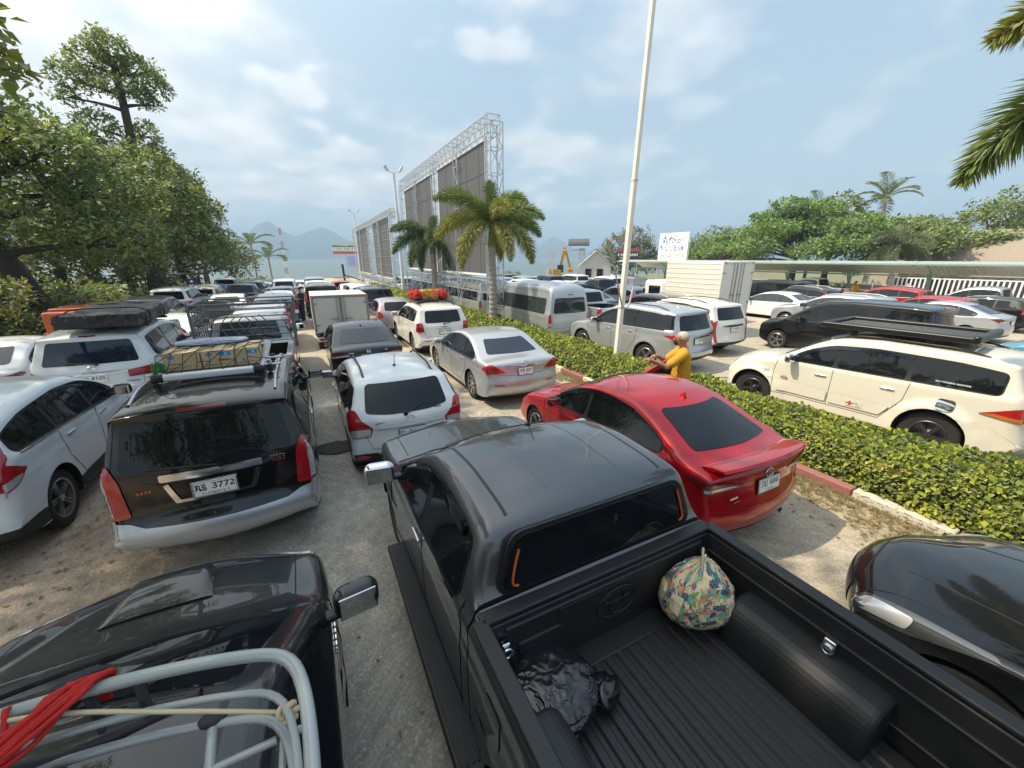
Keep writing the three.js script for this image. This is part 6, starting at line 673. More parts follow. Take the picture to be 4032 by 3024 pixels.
board('banner', 'purple and white vertical banner behind the palm trunk', 'banner', [18.9, gy(-40), -40], -0.4, 0.9, 2.2, 3.7, canvasTex(64, 160, (c, w, h) => { c.fillStyle = '#6d2a5e'; c.fillRect(0, 0, w, h); c.fillStyle = '#d8c7d4'; for (let i = 0; i < 5; i++) c.fillRect(14, 14 + i * 29, 34, 12); }), { posts: [-0.55] });
{ // white square post in the hedge, leaning a little, with a side branch and a rod
  const r = thing('lamp_post', 'tall white square post rising from the hedge', 'post', [7.0, 0, -7.75]); r.rotation.z = -0.028; mesh('pole', merge([rbox(0.115, 4.9, 0.115, 0.012, 0, 2.35, 0), rbox(0.10, 5.4, 0.10, 0.012, 0, 7.3, 0)]), std([0.78, 0.75, 0.69], 0.55), r); mesh('joint_collar', rbox(0.13, 0.05, 0.13, 0.008, 0, 4.82, 0), std([0.6, 0.57, 0.52], 0.6), r); mesh('clamp_band', box(0.14, 0.02, 0.14, 0, 1.92, 0), std([0.4, 0.36, 0.3], 0.7), r); mesh('bracket', tube([[0.06, 1.9, 0], [0.2, 1.92, 0.0], [0.26, 2.05, 0], [0.33, 2.42, 0]], 0.022, 16, 7), std([0.62, 0.56, 0.50], 0.6), r); mesh('leaning_rod', rod([-0.02, 1.9, 0.07], [-0.62, 3.5, 0.02], 0.018, 6), std([0.30, 0.28, 0.22], 0.8), r); }
{ // carport: arched sheet roof on green steel
  const r = thing('carport', 'long carport with arched sheet roof on green steel posts', 'carport', [33, -0.25, -2]); const green = std([0.24, 0.40, 0.30], 0.6), sheet = std([0.55, 0.56, 0.55], 0.45, 0.5, { side: THREE.DoubleSide });
  const prof = [[0, 3.03], [0.5, 3.14], [1.2, 3.16], [2.2, 3.02], [3.2, 2.72], [4.0, 2.32]], cur = new THREE.CatmullRomCurve3(prof.map(([x, y]) => new THREE.Vector3(x, y, 0)));
  const pan = (z0, z1) => { const P = [], I = [], nx = 14, nz = Math.round((z0 - z1) / 0.11); for (let j = 0; j <= nz; j++) for (let i = 0; i <= nx; i++) { const p = cur.getPoint(i / nx); P.push(p.x, p.y + (j % 2 ? 0.022 : 0), lerp(z0, z1, j / nz)); } for (let j = 0; j < nz; j++) for (let i = 0; i < nx; i++) { const a = j * (nx + 1) + i, b = a + nx + 1; I.push(a, a + 1, b, b, a + 1, b + 1); } const g = new THREE.BufferGeometry(); g.setAttribute('position', new THREE.Float32BufferAttribute(P, 3)); g.setIndex(I); return g.toNonIndexed(); };
  for (let k = 0; k < 9; k++) { const g = pan(4 - k * 4.4, 4 - (k + 1) * 4.4 + 0.03); g.computeVertexNormals(); mesh('roof_sheet', g, sheet, r); }
  mesh('front_edge', box(0.07, 0.09, 39.6, -0.02, 3.0, -15.8), green, r); mesh('rear_beam', box(0.08, 0.09, 39.6, 2.6, 2.26, -15.8), green, r);
  for (let k = 0; k < 10; k++) { const z = 3.8 - k * 4.35; mesh('post', merge([box(0.16, 2.4, 0.14, 3.0, 1.15, z), bar([3.0, 1.5, z], [2.5, 2.3, z], 0.08, 0.08)]), green, r); mesh('roof_rib', tube([[0.05, 2.93, z], [0.9, 3.02, z], [2.2, 2.86, z], [3.0, 2.4, z]], 0.045, 12, 5), green, r); } }
{ // barrel-roofed barn behind the carport
  const r = thing('barn', 'tan barrel-roofed building behind the carport on the right', 'building', [52, -0.5, -3]); const P = [], I = [], nx = 26, nz = 90; for (let j = 0; j <= nz; j++) for (let i = 0; i <= nx; i++) { const a = Math.PI * (0.06 + 0.88 * i / nx); P.push(-Math.cos(a) * 7.6, 1.3 + Math.sin(a) * 4.55 + (j % 2 ? 0.03 : 0), lerp(-13, 14, j / nz)); } for (let j = 0; j < nz; j++) for (let i = 0; i < nx; i++) { const a = j * (nx + 1) + i, b = a + nx + 1; I.push(a, b, a + 1, b, b + 1, a + 1); } const g = new THREE.BufferGeometry(); g.setAttribute('position', new THREE.Float32BufferAttribute(P, 3)); g.setIndex(I); const g2 = g.toNonIndexed(); g2.computeVertexNormals(); mesh('roof', g2, std([0.30, 0.25, 0.19], 0.75, 0, { side: THREE.DoubleSide }), r); mesh('wall', box(14.6, 1.9, 26.6, 0, 0.95, 0.5), std([0.4, 0.37, 0.33], 0.8), r); mesh('gable', (() => { const s = new THREE.Shape(); s.absarc(0, 0, 7.4, 0.15, Math.PI - 0.15); const q = new THREE.ExtrudeGeometry(s, { depth: 0.1, bevelEnabled: false, curveSegments: 24 }); q.scale(1, 0.6, 1); return q.translate(0, 1.3, -12.9); })(), std([0.35, 0.33, 0.3], 0.8), r); }
{ const r = thing('roofed_building', 'red-eaved building glimpsed behind the barn', 'building', [58, -0.5, -19]); mesh('wall', box(9, 4.2, 6, 0, 2.1, 0), std([0.55, 0.52, 0.42], 0.8), r); mesh('roof', box(10, 0.35, 7, 0, 4.4, 0), std([0.32, 0.11, 0.08], 0.7), r); }
{ // white picket railing behind the carport
  const r = thing('railing', 'white bar railing behind the carport', 'fence', [40.5, -0.3, -4]); mesh('top_rail', box(0.08, 0.08, 16, 0, 2.0, -3), whiteTrim, r); mesh('bottom_rail', box(0.08, 0.08, 16, 0, 0.35, -3), whiteTrim, r); const g = rbox(0.05, 1.62, 0.10, 0.01); for (let i = 0; i < 62; i++) mesh('bar', g, whiteTrim, r, [-0.02, 1.17, 4.9 - i * 0.255]); mesh('backing_wall', box(0.2, 2.2, 17, 1.2, 0.9, -3), std([0.05, 0.04, 0.05], 0.9), r); }
{ const r = thing('railing', 'grey pipe railing with climbing plants behind the carport', 'fence', [40.3, -0.3, -21]); for (const y of [0.5, 0.95, 1.4]) mesh('rail', rod([0, y, -7.5], [0, y, 7.6], 0.04), M.steelpaint, r); for (let i = 0; i < 8; i++) mesh('post', box(0.12, 1.6, 0.12, 0, 0.8, -7.4 + i * 2.1), M.steelpaint, r); mesh('backing_wall', box(0.2, 1.3, 16, 2.5, 0.6, 0), std([0.3, 0.26, 0.2], 0.9), r); }
{ // gantry, digger, shed on the shore
  const r = thing('gantry', 'grey lattice boat gantry with a curved hood by the water', 'gantry', [42.5, -0.9, -61]); r.rotation.y = -0.62; let p = []; lattice([-3.2, 0, 0], [-3.2, 5.3, 0], 0.75, 6, p, 0.07); mesh('tower', merge(p), galv, r); p = []; lattice([2.2, 0, 0], [2.2, 5.6, 0], 0.95, 6, p, 0.08); mesh('tower', merge(p), galv, r); mesh('beam', box(6.6, 0.3, 0.5, -0.6, 5.4, 0), galv, r); const hg = new THREE.CylinderGeometry(1.15, 1.15, 3.6, 16, 1, true, -Math.PI / 2, Math.PI).rotateX(-Math.PI / 2).rotateY(Math.PI / 2).translate(1.6, 6.1, 0); mesh('hood', hg, std([0.12, 0.13, 0.14], 0.6, 0.4, { side: THREE.DoubleSide }), r); mesh('base_hut', box(3.6, 1.5, 2.2, 3.4, 0.75, 0.4), std([0.16, 0.2, 0.28], 0.8), r); mesh('lamp_pole', rod([-3.6, 5.3, 0], [-3.6, 7.4, 0], 0.05), galv, r); }
{ const y = std([0.55, 0.28, 0.03], 0.5), r = thing('excavator', 'yellow excavator with raised arm on the shore', 'excavator', [41.5, -0.9, -63.5]); r.rotation.y = -0.5; mesh('track', rbox(3.2, 0.8, 0.6, 0.2, 0, 0.4, 0.9), M.plastic, r); mesh('track', rbox(3.2, 0.8, 0.6, 0.2, 0, 0.4, -0.9), M.plastic, r); mesh('house', rbox(2.6, 1.2, 2.0, 0.15, -0.4, 1.5, 0), y, r); mesh('cab', rbox(1.1, 1.3, 0.9, 0.1, 0.7, 2.2, 0.5), M.glass, r); mesh('boom', bar([0.6, 1.8, -0.2], [1.5, 5.9, -0.2], 0.35, 0.5), y, r); mesh('stick', bar([1.5, 5.8, -0.2], [2.6, 2.2, -0.2], 0.28, 0.4), y, r); mesh('bucket', rbox(0.9, 0.7, 0.9, 0.15, 2.6, 1.9, -0.2), y, r); }
{ const r = thing('shore_house', 'small gabled house with corrugated roof behind the white post', 'house', [36.5, -0.7, -46]); r.rotation.y = -0.65; const g = new THREE.Shape([[-2.0, 0], [2.0, 0], [2.0, 3.0], [0, 4.7], [-2.0, 3.0]].map((q) => new THREE.Vector2(...q))); mesh('wall', new THREE.ExtrudeGeometry(g, { depth: 5, bevelEnabled: false }).translate(0, 0, -2.5), std([0.42, 0.42, 0.42], 0.8), r); for (const s of [-1, 1]) { const P = [], I = []; for (let j = 0; j <= 40; j++) for (let i = 0; i <= 1; i++) P.push(s * (i ? 2.3 : 0), (i ? 2.78 : 4.75) + (j % 2) * 0.06, -2.8 + j * 0.14); for (let j = 0; j < 40; j++) I.push(j * 2, j * 2 + 1, j * 2 + 2, j * 2 + 2, j * 2 + 1, j * 2 + 3); const q = new THREE.BufferGeometry(); q.setAttribute('position', new THREE.Float32BufferAttribute(P, 3)); q.setIndex(I); const q2 = q.toNonIndexed(); q2.computeVertexNormals(); mesh('roof', q2, std([0.68, 0.64, 0.5], 0.6, 0, { side: THREE.DoubleSide }), r); } for (const x of [-0.9, 0.6]) { const w = mesh('window', box(0.8, 1.1, 0.06, x, 1.9, 2.52), M.glass, r); mesh('sill', box(0.95, 0.08, 0.12, x, 1.3, 2.56), whiteTrim, w); } mesh('awning', box(5.2, 0.08, 1.8, 0, 1.25, 3.3), std([0.5, 0.48, 0.42], 0.8), r); }
{ // stall and fence under the left trees
  const r = thing('roadside_stall', 'shaded stall with blue panel under the left trees', 'stall', [-8.6, gy(-40), -39.5]); for (const [x, z] of [[-1.6, -1], [1.6, -1], [-1.6, 1], [1.6, 1]]) mesh('post', rod([x, 0, z], [x, 2.2, z], 0.05), barkD, r); mesh('roof', box(4, 0.08, 3, 0, 2.25, 0), std([0.08, 0.07, 0.06], 0.9), r); mesh('panel', box(0.9, 0.8, 0.05, 1.1, 1.5, 1.02), std([0.04, 0.14, 0.4], 0.6), r); mesh('table', box(2.6, 0.08, 1, 0, 0.85, 0.4), bark, r); }
{ const r = thing('net_fence', 'green netting fence behind the left cars', 'fence', [-9.3, gy(-26), -24]); for (let i = 0; i < 6; i++) mesh('post', rod([-0.1 * i, 0, -i * 2.4], [-0.1 * i, 2.0, -i * 2.4], 0.05), std([0.08, 0.25, 0.2], 0.7), r); for (const y of [0.6, 1.2, 1.8]) mesh('rail', rod([0, y, 0], [-0.5, y, -12], 0.025), std([0.08, 0.25, 0.2], 0.7), r); }
// ---------------------------------------------------------------- the charcoal pickup in front
const charcoal = paint([0.12, 0.12, 0.126], 0.6, 0.33); M.charcoal = charcoal; M.liner = std([0.018, 0.018, 0.019], 0.52); M.step = std([0.02, 0.02, 0.021], 0.5);
SPECS.hero = { L: 5.3, W: 1.855, H: 1.80, wb: 3.085, fo: 0.96, tr: 0.385, tw: 0.26, clear: 0.36, belt: [1.14, 1.24], tumble: 0.18, flare: 0.025, spine: 0.78, tail: 0.0, nose: 0.1, crease: 1.02,
  profile: [[0.14, 0.4, 0.14, 0.1], [0.0, 0.62, 0.16, 0.13], [0.02, 0.92, 0.16, 0.14], [0.18, 1.06, 0.14, 0.14], [0.5, 1.15, 0.06, 0.12], [1.3, 1.22, 0.05, 0.1], [1.96, 1.64, 0.08, 0.08], [2.25, 1.76, 0.06, 0.12], [2.65, 1.8, 0.05, 0.12], [3.1, 1.77, 0.05, 0.11], [3.25, 1.73, 0.04, 0.09], [3.315, 1.67, 0.03, 0.08], [3.365, 1.36, 0.02, 0.07], [3.37, 1.3, 0.0, 0.03], [3.45, 1.29, 0.0, 0.02], [5.2, 1.30, 0.0, 0.02], [5.26, 1.27, 0.02, 0.04], [5.24, 0.75, 0.03, 0.05], [5.3, 0.68, 0.05, 0.08], [5.29, 0.52, 0.05, 0.07], [5.16, 0.42, 0.05, 0.05]],
  bed: { z0: 3.46, z1: 5.16, w: 1.72, floor: 0.80 }, dlo: { z0: 1.35, z1: 3.18, pillars: [2.42], m: 0.15, up: 0.02, r: 0.06, chrome: true, visor: true, pw: 0.05 }, screen: [1.26, 1.66, 0.13, 0.13, 1.35, 2.0], mirror: [1.62, 1.27], mirrorScale: 1.3, handles: [[2.3, 1.06]],
  panels: [{ n: 'fuel_flap', v: 'side', p: [[3.62, 0.88], [3.8, 0.88], [3.8, 1.08], [3.62, 1.08]], m: 'paint', e: 0.004, r: 0.04 }, { n: 'roof_ditch', v: 'top', p: [[0.585, 2.25], [0.605, 2.25], [0.605, 3.2], [0.585, 3.2]], m: 'trim', e: 0.001, b: true, r: 0 }, { n: 'hood_seam', v: 'top', p: [[0.70, 0.35], [0.708, 0.35], [0.73, 1.2], [0.722, 1.2]], m: 'gap', e: 0.001, b: true, r: 0 }, { n: 'roof_crease', v: 'top', p: [[0.27, 2.3], [0.285, 2.3], [0.285, 3.12], [0.27, 3.12]], m: 'paint', e: 0.004, b: true, r: 0.004 }],
  seams: [[[1.3, 0.5], [1.26, 0.9], [1.32, 1.18]], [[2.42, 0.5], [2.42, 1.2]], [[3.24, 0.52], [3.27, 0.9], [3.26, 1.28]], [[1.3, 0.5], [3.24, 0.5]]] };
const hero = vehicle('hero', { name: 'pickup_truck', label: 'charcoal pickup in front with an empty black-lined bed', cat: 'pickup', x: 1.44, z: -2.28, color: 'charcoal', bedMat: 'liner', handle: 'chrome', mirrorMat: 'chrome', plate: null, aerial: [0.12, 2.18], rimMat: 'darkrim' });
{
  const r = hero.root, Z = (z) => z - hero.L2, ln = M.liner, add = (n, list, m = ln, p = r) => mesh(n, list.length === 1 ? list[0] : merge(list), m, p);
  // ribbed floor of the liner
  const s = new THREE.Shape(), w = 0.80; s.moveTo(-w, 0); let x = -w; for (let i = 0; i < 18; i++) { const a = -w + 0.04 + i * 0.0855; s.lineTo(a, 0.016); s.lineTo(a + 0.012, 0.028); s.lineTo(a + 0.05, 0.028); s.lineTo(a + 0.062, 0.016); } s.lineTo(w, 0.016); s.lineTo(w, 0); s.closePath();
  add('liner_floor', [new THREE.ExtrudeGeometry(s, { depth: 1.52, bevelEnabled: false }).translate(0, 0.803, Z(3.62))]);
  add('liner_front_ledge', [rbox(1.70, 0.034, 0.16, 0.012, 0, 0.818, Z(3.545))]);
  // walls of the liner with a bulged panel, and the capping rails
  for (const sx of [-1, 1]) {
    add('liner_wall', [rbox(0.03, 0.47, 1.66, 0.012, sx * 0.842, 1.045, Z(4.31)), rbox(0.035, 0.02, 1.6, 0.008, sx * 0.828, 1.16, Z(4.31)), rbox(0.035, 0.018, 1.1, 0.008, sx * 0.828, 0.93, Z(4.55))]);
    const hp = new THREE.Shape(); hp.moveTo(0, 0); hp.lineTo(0.24, 0); hp.lineTo(0.235, 0.05); hp.quadraticCurveTo(0.225, 0.215, 0.15, 0.225); hp.lineTo(0, 0.235); hp.closePath(); const hg = new THREE.ExtrudeGeometry(hp, { depth: 0.66, bevelEnabled: true, bevelThickness: 0.05, bevelSize: 0.03, bevelSegments: 4, curveSegments: 8 }); hg.translate(0, 0.82, Z(3.86)); const P = hg.attributes.position; for (let i = 0; i < P.count; i++) P.setX(i, sx * (0.85 - P.getX(i))); if (sx > 0) { hg.index || 0; } hg.computeVertexNormals(); if (sx > 0) { const a = hg.attributes.position.array, n = hg.attributes.normal.array; for (let i = 0; i < n.length; i++) n[i] = n[i]; for (let i = 0; i < a.length; i += 9) for (let k = 0; k < 3; k++) { let t = a[i + k]; a[i + k] = a[i + 3 + k]; a[i + 3 + k] = t; } hg.computeVertexNormals(); }
    add('wheel_hump', [hg]);
    add('rail_cap', [rbox(0.085, 0.03, 1.78, 0.012, sx * 0.872, 1.302, Z(4.33))]);
    const hk = new THREE.Group(); hk.name = 'tie_hook'; hk.position.set(sx * 0.80, 1.13, Z(4.28)); r.add(hk); mesh('hook_plate', rbox(0.03, 0.07, 0.06, 0.01), M.chrome, hk); mesh('hook_loop', new THREE.TorusGeometry(0.025, 0.007, 6, 14).rotateY(Math.PI / 2).translate(-sx * 0.02, -0.02, 0), M.chrome, hk);
    const hk2 = new THREE.Group(); hk2.name = 'tie_hook'; hk2.position.set(sx * 0.76, 1.16, Z(3.52)); r.add(hk2); mesh('hook_plate', rbox(0.05, 0.06, 0.04, 0.01), M.chrome, hk2); mesh('hook_loop', new THREE.TorusGeometry(0.028, 0.008, 6, 14), M.chrome, hk2, [0, -0.02, 0.03]);
    // running board
    const st = mesh('running_board', rbox(0.17, 0.05, 2.15, 0.02, sx * 0.985, 0.43, Z(2.62)), M.step, r); mesh('tread', merge([0, 1, 2, 3].map((k) => rbox(0.02, 0.008, 1.9, 0.003, sx * (0.935 + k * 0.033), 0.458, Z(2.6)))), M.plastic, st); mesh('end_cap', rbox(0.18, 0.09, 0.12, 0.035, sx * 0.985, 0.42, Z(3.72)), M.plastic, st);
    mesh('mud_guard', rbox(0.24, 0.35, 0.02, 0.01, sx * 0.80, 0.32, Z(1.42)), M.plastic, r);
  }
  add('front_rail_cap', [rbox(1.74, 0.03, 0.09, 0.012, 0, 1.302, Z(3.44))]);
  add('liner_front_wall', [rbox(1.69, 0.46, 0.03, 0.012, 0, 1.05, Z(3.476)), rbox(1.5, 0.025, 0.03, 0.01, 0, 1.235, Z(3.492)), rbox(0.86, 0.3, 0.03, 0.05, 0.02, 1.07, Z(3.485), 4), rbox(0.3, 0.2, 0.03, 0.06, -0.52, 1.0, Z(3.488), 4), rbox(0.3, 0.2, 0.03, 0.06, 0.6, 1.0, Z(3.488), 4)]);
  const em = new THREE.Group(); em.name = 'pressed_emblem'; em.position.set(0.02, 1.075, Z(3.503)); r.add(em); const ring = (rx, ry, t, dy = 0) => new THREE.TorusGeometry(1, t / rx, 6, 40).scale(rx, ry, rx * 0.8).translate(0, dy, 0); mesh('ring', ring(0.15, 0.105, 0.009), M.liner, em); mesh('ring', ring(0.052, 0.095, 0.008), M.liner, em); mesh('ring', ring(0.105, 0.035, 0.008, 0.045), M.liner, em);
  { const pane = (w0, w1, y0, y1, rad, t, off) => { const s2 = new THREE.Shape(roundPoly([[-w0, y0], [w0, y0], [w1, y1], [-w1, y1]], rad, 8).map((q) => new THREE.Vector2(...q))); let g = new THREE.ExtrudeGeometry(s2, { depth: t, bevelEnabled: true, bevelThickness: 0.002, bevelSize: 0.002, bevelSegments: 2, curveSegments: 8 }); return g.rotateX(-0.165).translate(0, 1.515, Z(3.352) + off); }; mesh('rear_window_frame', pane(0.745, 0.64, -0.17, 0.17, 0.09, 0.012, 0.0), M.trim, r); mesh('rear_window', pane(0.715, 0.615, -0.148, 0.15, 0.075, 0.006, 0.012), M.glass, r); }
  // strap seen along the edge of the rear window
  for (const [sx, top] of [[-1, 1.60], [1, 1.62]]) mesh('orange_strap', tube([[sx * 0.60, top, Z(3.338) + 0.03], [sx * 0.635, 1.5, Z(3.355) + 0.03], [sx * 0.65, 1.41, Z(3.37) + 0.03], [sx * 0.62, 1.395, Z(3.372) + 0.03]], 0.008, 16, 5), M.orangestrap, r);
  mesh('door_badge', (() => { const g = []; for (let i = 0; i < 5; i++) g.push(rbox(0.012, 0.045, 0.022, 0.003, -0.928, 1.0, Z(1.12 + i * 0.036))); return merge(g); })(), M.chrome, r);
}
// cloth bag: a sagging sack drawn tight at the neck, printed with flowers
function sack(w, h, d, seed, amp, mat, name, label, cat, pos, rot, folds = 10) {
  const g = new THREE.SphereGeometry(1, 110, 80), P = g.attributes.position, n = createNoise3D(rng(seed)); const uv = [];
  for (let i = 0; i < P.count; i++) { let x = P.getX(i), y = P.getY(i), z = P.getZ(i); const se = (v, e) => Math.sign(v) * Math.pow(Math.abs(v), e); const a = Math.atan2(z, x), neck = folds ? sst(0.35, 1.0, y) : 0; const k = folds ? lerp(1, 0.42, Math.pow((y + 1) / 2, 2.2)) : 1; const fold = 1 + (0.045 * sst(-0.1, 0.9, y)) * Math.sin(a * folds + 3 * n(x, y, z)); let X = se(x, 0.78) * w / 2 * k * fold + (folds ? 0.05 * y * y : 0), Z = se(z, 0.78) * d / 2 * k * fold - (folds ? 0.05 * y * y : 0), Y = (se(y, 0.75) * 0.5 + 0.5) * h; const cr = amp * (folds ? 0.6 : 1) * (n(x * 2.1, y * 2.1, z * 2.1) + 0.6 * (1 - 2 * Math.abs(n(x * 3.6 + 5, y * 3.6, z * 3.6))) + 0.3 * (1 - 2 * Math.abs(n(x * 8, y * 8, z * 8)))); const l = Math.hypot(X, Y - h / 2, Z) || 1; X += X / l * cr; Z += Z / l * cr; Y += (Y - h / 2) / l * cr * 0.7; if (Y < 0.01) Y = 0.01 * 0.5; P.setXYZ(i, X, Y, Z); uv.push(a / 6.283 * 1.6, Y / h * 0.95); }
  g.setAttribute('uv', new THREE.Float32BufferAttribute(uv, 2)); g.computeVertexNormals(); const r = thing(name, label, cat, pos); r.rotation.set(...rot); mesh('sack', g, mat, r); return r;
}
const floral = canvasTex(1024, 512, (c, W, H) => { const r = rng(9); c.fillStyle = '#dcc59b'; c.fillRect(0, 0, W, H); const pet = ['#6f3f73', '#8d5a8a', '#6fb3a0', '#8fc6ae', '#c9825f', '#d79a78', '#6f9a4a', '#8fb565', '#5aa090']; const stroke = (x, y, a, l, col, w) => { c.strokeStyle = col; c.lineWidth = w; c.lineCap = 'round'; c.beginPath(); c.moveTo(x, y); c.bezierCurveTo(x + Math.cos(a) * l * 0.5, y + Math.sin(a) * l * 0.5, x + Math.cos(a + 1.2) * l * 0.7, y + Math.sin(a + 1.2) * l * 0.7, x + Math.cos(a + 0.8) * l, y + Math.sin(a + 0.8) * l); c.stroke(); };
  const leaf = (x, y, a, l, w, col) => { c.save(); c.translate(x, y); c.rotate(a); c.fillStyle = col; c.beginPath(); c.moveTo(0, 0); c.bezierCurveTo(l * 0.3, -w, l * 0.8, -w * 0.7, l, 0); c.bezierCurveTo(l * 0.7, w * 0.5, l * 0.3, w, 0, 0); c.fill(); c.strokeStyle = 'rgba(40,25,40,0.55)'; c.lineWidth = 1.2; c.stroke(); c.restore(); };
  for (let i = 0; i < 120; i++) { const x = r() * W, y = r() * H, a = r() * 6.28; stroke(x, y, a, 60 + 80 * r(), '#4a3038', 2 + 2 * r()); c.fillStyle = '#3c2530'; c.beginPath(); c.arc(x, y, 5, 0, 6.3); c.fill(); }
  for (let i = 0; i < 190; i++) { const x = r() * W, y = r() * H, a = r() * 6.28, col = pet[Math.floor(r() * pet.length)]; const n = 1 + Math.floor(r() * 4); for (let k = 0; k < n; k++) leaf(x, y, a + k * 0.55, 40 + 50 * r(), 13 + 12 * r(), k % 2 ? col : pet[Math.floor(r() * pet.length)]); }
  for (let i = 0; i < 22; i++) { const x = r() * W, y = r() * H; for (let k = 0; k < 14; k++) { c.fillStyle = k % 2 ? '#5d3763' : '#3f7f80'; c.beginPath(); c.arc(x + (k % 5) * 15, y + Math.floor(k / 5) * 13, 9, 0, 6.3); c.fill(); } }
  for (const bx of [180, 640]) { c.fillStyle = '#e6d6b6'; c.fillRect(bx, 190, 120, 130); c.strokeStyle = '#b79f7a'; c.lineWidth = 2; c.strokeRect(bx, 190, 120, 130); c.fillStyle = '#8a6a4d'; c.font = '20px serif'; c.textAlign = 'center'; c.fillText('COLLECTION', bx + 60, 250, 104); c.font = '12px serif'; c.fillText('by TZ', bx + 60, 272); }
}); floral.wrapS = floral.wrapT = THREE.RepeatWrapping;
{ const b = sack(0.50, 0.42, 0.38, 4, 0.014, std(0xffffff, 0.75, 0, { map: floral }), 'cloth_bag', 'floral cloth bag hung in the bed corner of the charcoal pickup', 'bag', [1.98, 0.845, -1.26], [0.0, -0.35, 0.0], 8); mesh('drawstring', tube([[0, 0.40, 0], [0.02, 0.44, -0.03], [0.05, 0.47, -0.08], [0.08, 0.44, -0.12]], 0.009, 12, 5), std([0.5, 0.42, 0.3], 0.8), b); }
{ const pl = phys([0.012, 0.012, 0.014], 0.22, 0, { clearcoat: 0.6, clearcoatRoughness: 0.25 }); const b = sack(0.46, 0.2, 0.5, 17, 0.012, pl, 'bin_bag', 'shiny black plastic bag lying in the charcoal pickup bed', 'bag', [0.86, 0.842, -1.27], [0, 0.5, 0], 0); const k = new THREE.SphereGeometry(0.07, 20, 14), n = createNoise3D(rng(3)), P = k.attributes.position; for (let i = 0; i < P.count; i++) { const f = 1 + 0.3 * n(P.getX(i) * 18, P.getY(i) * 30, P.getZ(i) * 30); P.setXYZ(i, P.getX(i) * f * 1.6, P.getY(i) * f, P.getZ(i) * f); } k.computeVertexNormals(); mesh('knot', k, pl, b, [-0.22, 0.09, -0.08]); mesh('corner', k.clone().scale(0.9, 0.7, 1.2), pl, b, [0.17, 0.06, 0.24]); }

// ---------------------------------------------------------------- the dark pickup at the lower left, with its pipe rack
SPECS.isz = { L: 5.2, W: 1.80, H: 1.77, wb: 3.05, fo: 0.9, tr: 0.37, tw: 0.25, clear: 0.34, belt: [1.10, 1.18], tumble: 0.19, flare: 0.02, spine: 0.74, tail: 0.02, nose: 0.12,
  profile: [[0.14, 0.38, 0.14, 0.1], [0.0, 0.6, 0.16, 0.13], [0.02, 0.84, 0.17, 0.14], [0.16, 0.98, 0.15, 0.14], [0.4, 1.07, 0.08, 0.12], [1.06, 1.19, 0.05, 0.1], [1.72, 1.6, 0.09, 0.08], [2.0, 1.72, 0.06, 0.1], [2.4, 1.77, 0.05, 0.11], [3.2, 1.75, 0.05, 0.1], [3.36, 1.69, 0.05, 0.08], [3.48, 1.22, 0.03, 0.07], [3.52, 1.15, 0, 0.04], [3.62, 1.15, 0, 0.03], [5.08, 1.16, 0, 0.03], [5.14, 1.13, 0.02, 0.05], [5.12, 0.7, 0.03, 0.06], [5.2, 0.62, 0.05, 0.08], [5.19, 0.46, 0.05, 0.07], [5.06, 0.38, 0.05, 0.05]],
  bed: { z0: 3.6, z1: 5.05, w: 1.54, floor: 0.76 }, dlo: { z0: 1.1, z1: 3.36, pillars: [2.25], m: 0.15, up: 0.02, r: 0.06, visor: true }, screen: [1.22, 1.63, 0.12, 0.12, 1.1, 1.75], mirror: [1.27, 1.2], mirrorScale: 1.25, handles: [[2.1, 1.0], [3.0, 1.02]],
  panels: [{ n: 'hood_seam', v: 'top', p: [[0.675, 0.18], [0.683, 0.18], [0.72, 1.02], [0.712, 1.02]], m: 'gap', e: 0.001, b: true, r: 0 }, { n: 'cowl_grille', v: 'top', p: [[-0.7, 1.04], [0.7, 1.04], [0.66, 1.16], [-0.66, 1.16]], m: 'trim', e: 0.006, r: 0.02 }, { n: 'head_light', v: 'front', p: [[0.52, 0.80], [0.82, 0.84], [0.8, 0.96], [0.55, 0.9]], m: 'clear', e: 0.01, b: true }, { n: 'roof_ditch', v: 'top', p: [[0.575, 1.95], [0.6, 1.95], [0.6, 3.3], [0.575, 3.3]], m: 'trim', e: 0.001, b: true, r: 0 }, { n: 'wiper', v: 'front', p: [[-0.5, 1.24], [0.1, 1.26], [0.1, 1.275], [-0.5, 1.255]], m: 'trim', e: 0.016, r: 0 }, { n: 'wiper', v: 'front', p: [[0.1, 1.24], [0.62, 1.25], [0.62, 1.265], [0.1, 1.255]], m: 'trim', e: 0.016, r: 0 }],
  seams: [[[1.12, 0.46], [1.08, 1.1]], [[2.25, 0.46], [2.25, 1.14]], [[3.34, 0.5], [3.37, 1.16]]] };
M.lens = phys([0.10, 0.105, 0.11], 0.08, 0.5, { clearcoat: 1 });
const nearDark = paint([0.028, 0.029, 0.031], 0.35, 0.34); M.nearDark = nearDark;
const isz = vehicle('isz', { name: 'pickup_truck', label: 'dark grey pickup at the lower left with bonnet scoop and pipe rack', cat: 'pickup', x: -1.02, z: -0.72, color: 'nearDark', handle: 'chrome', mirrorMat: 'paint', plate: null });
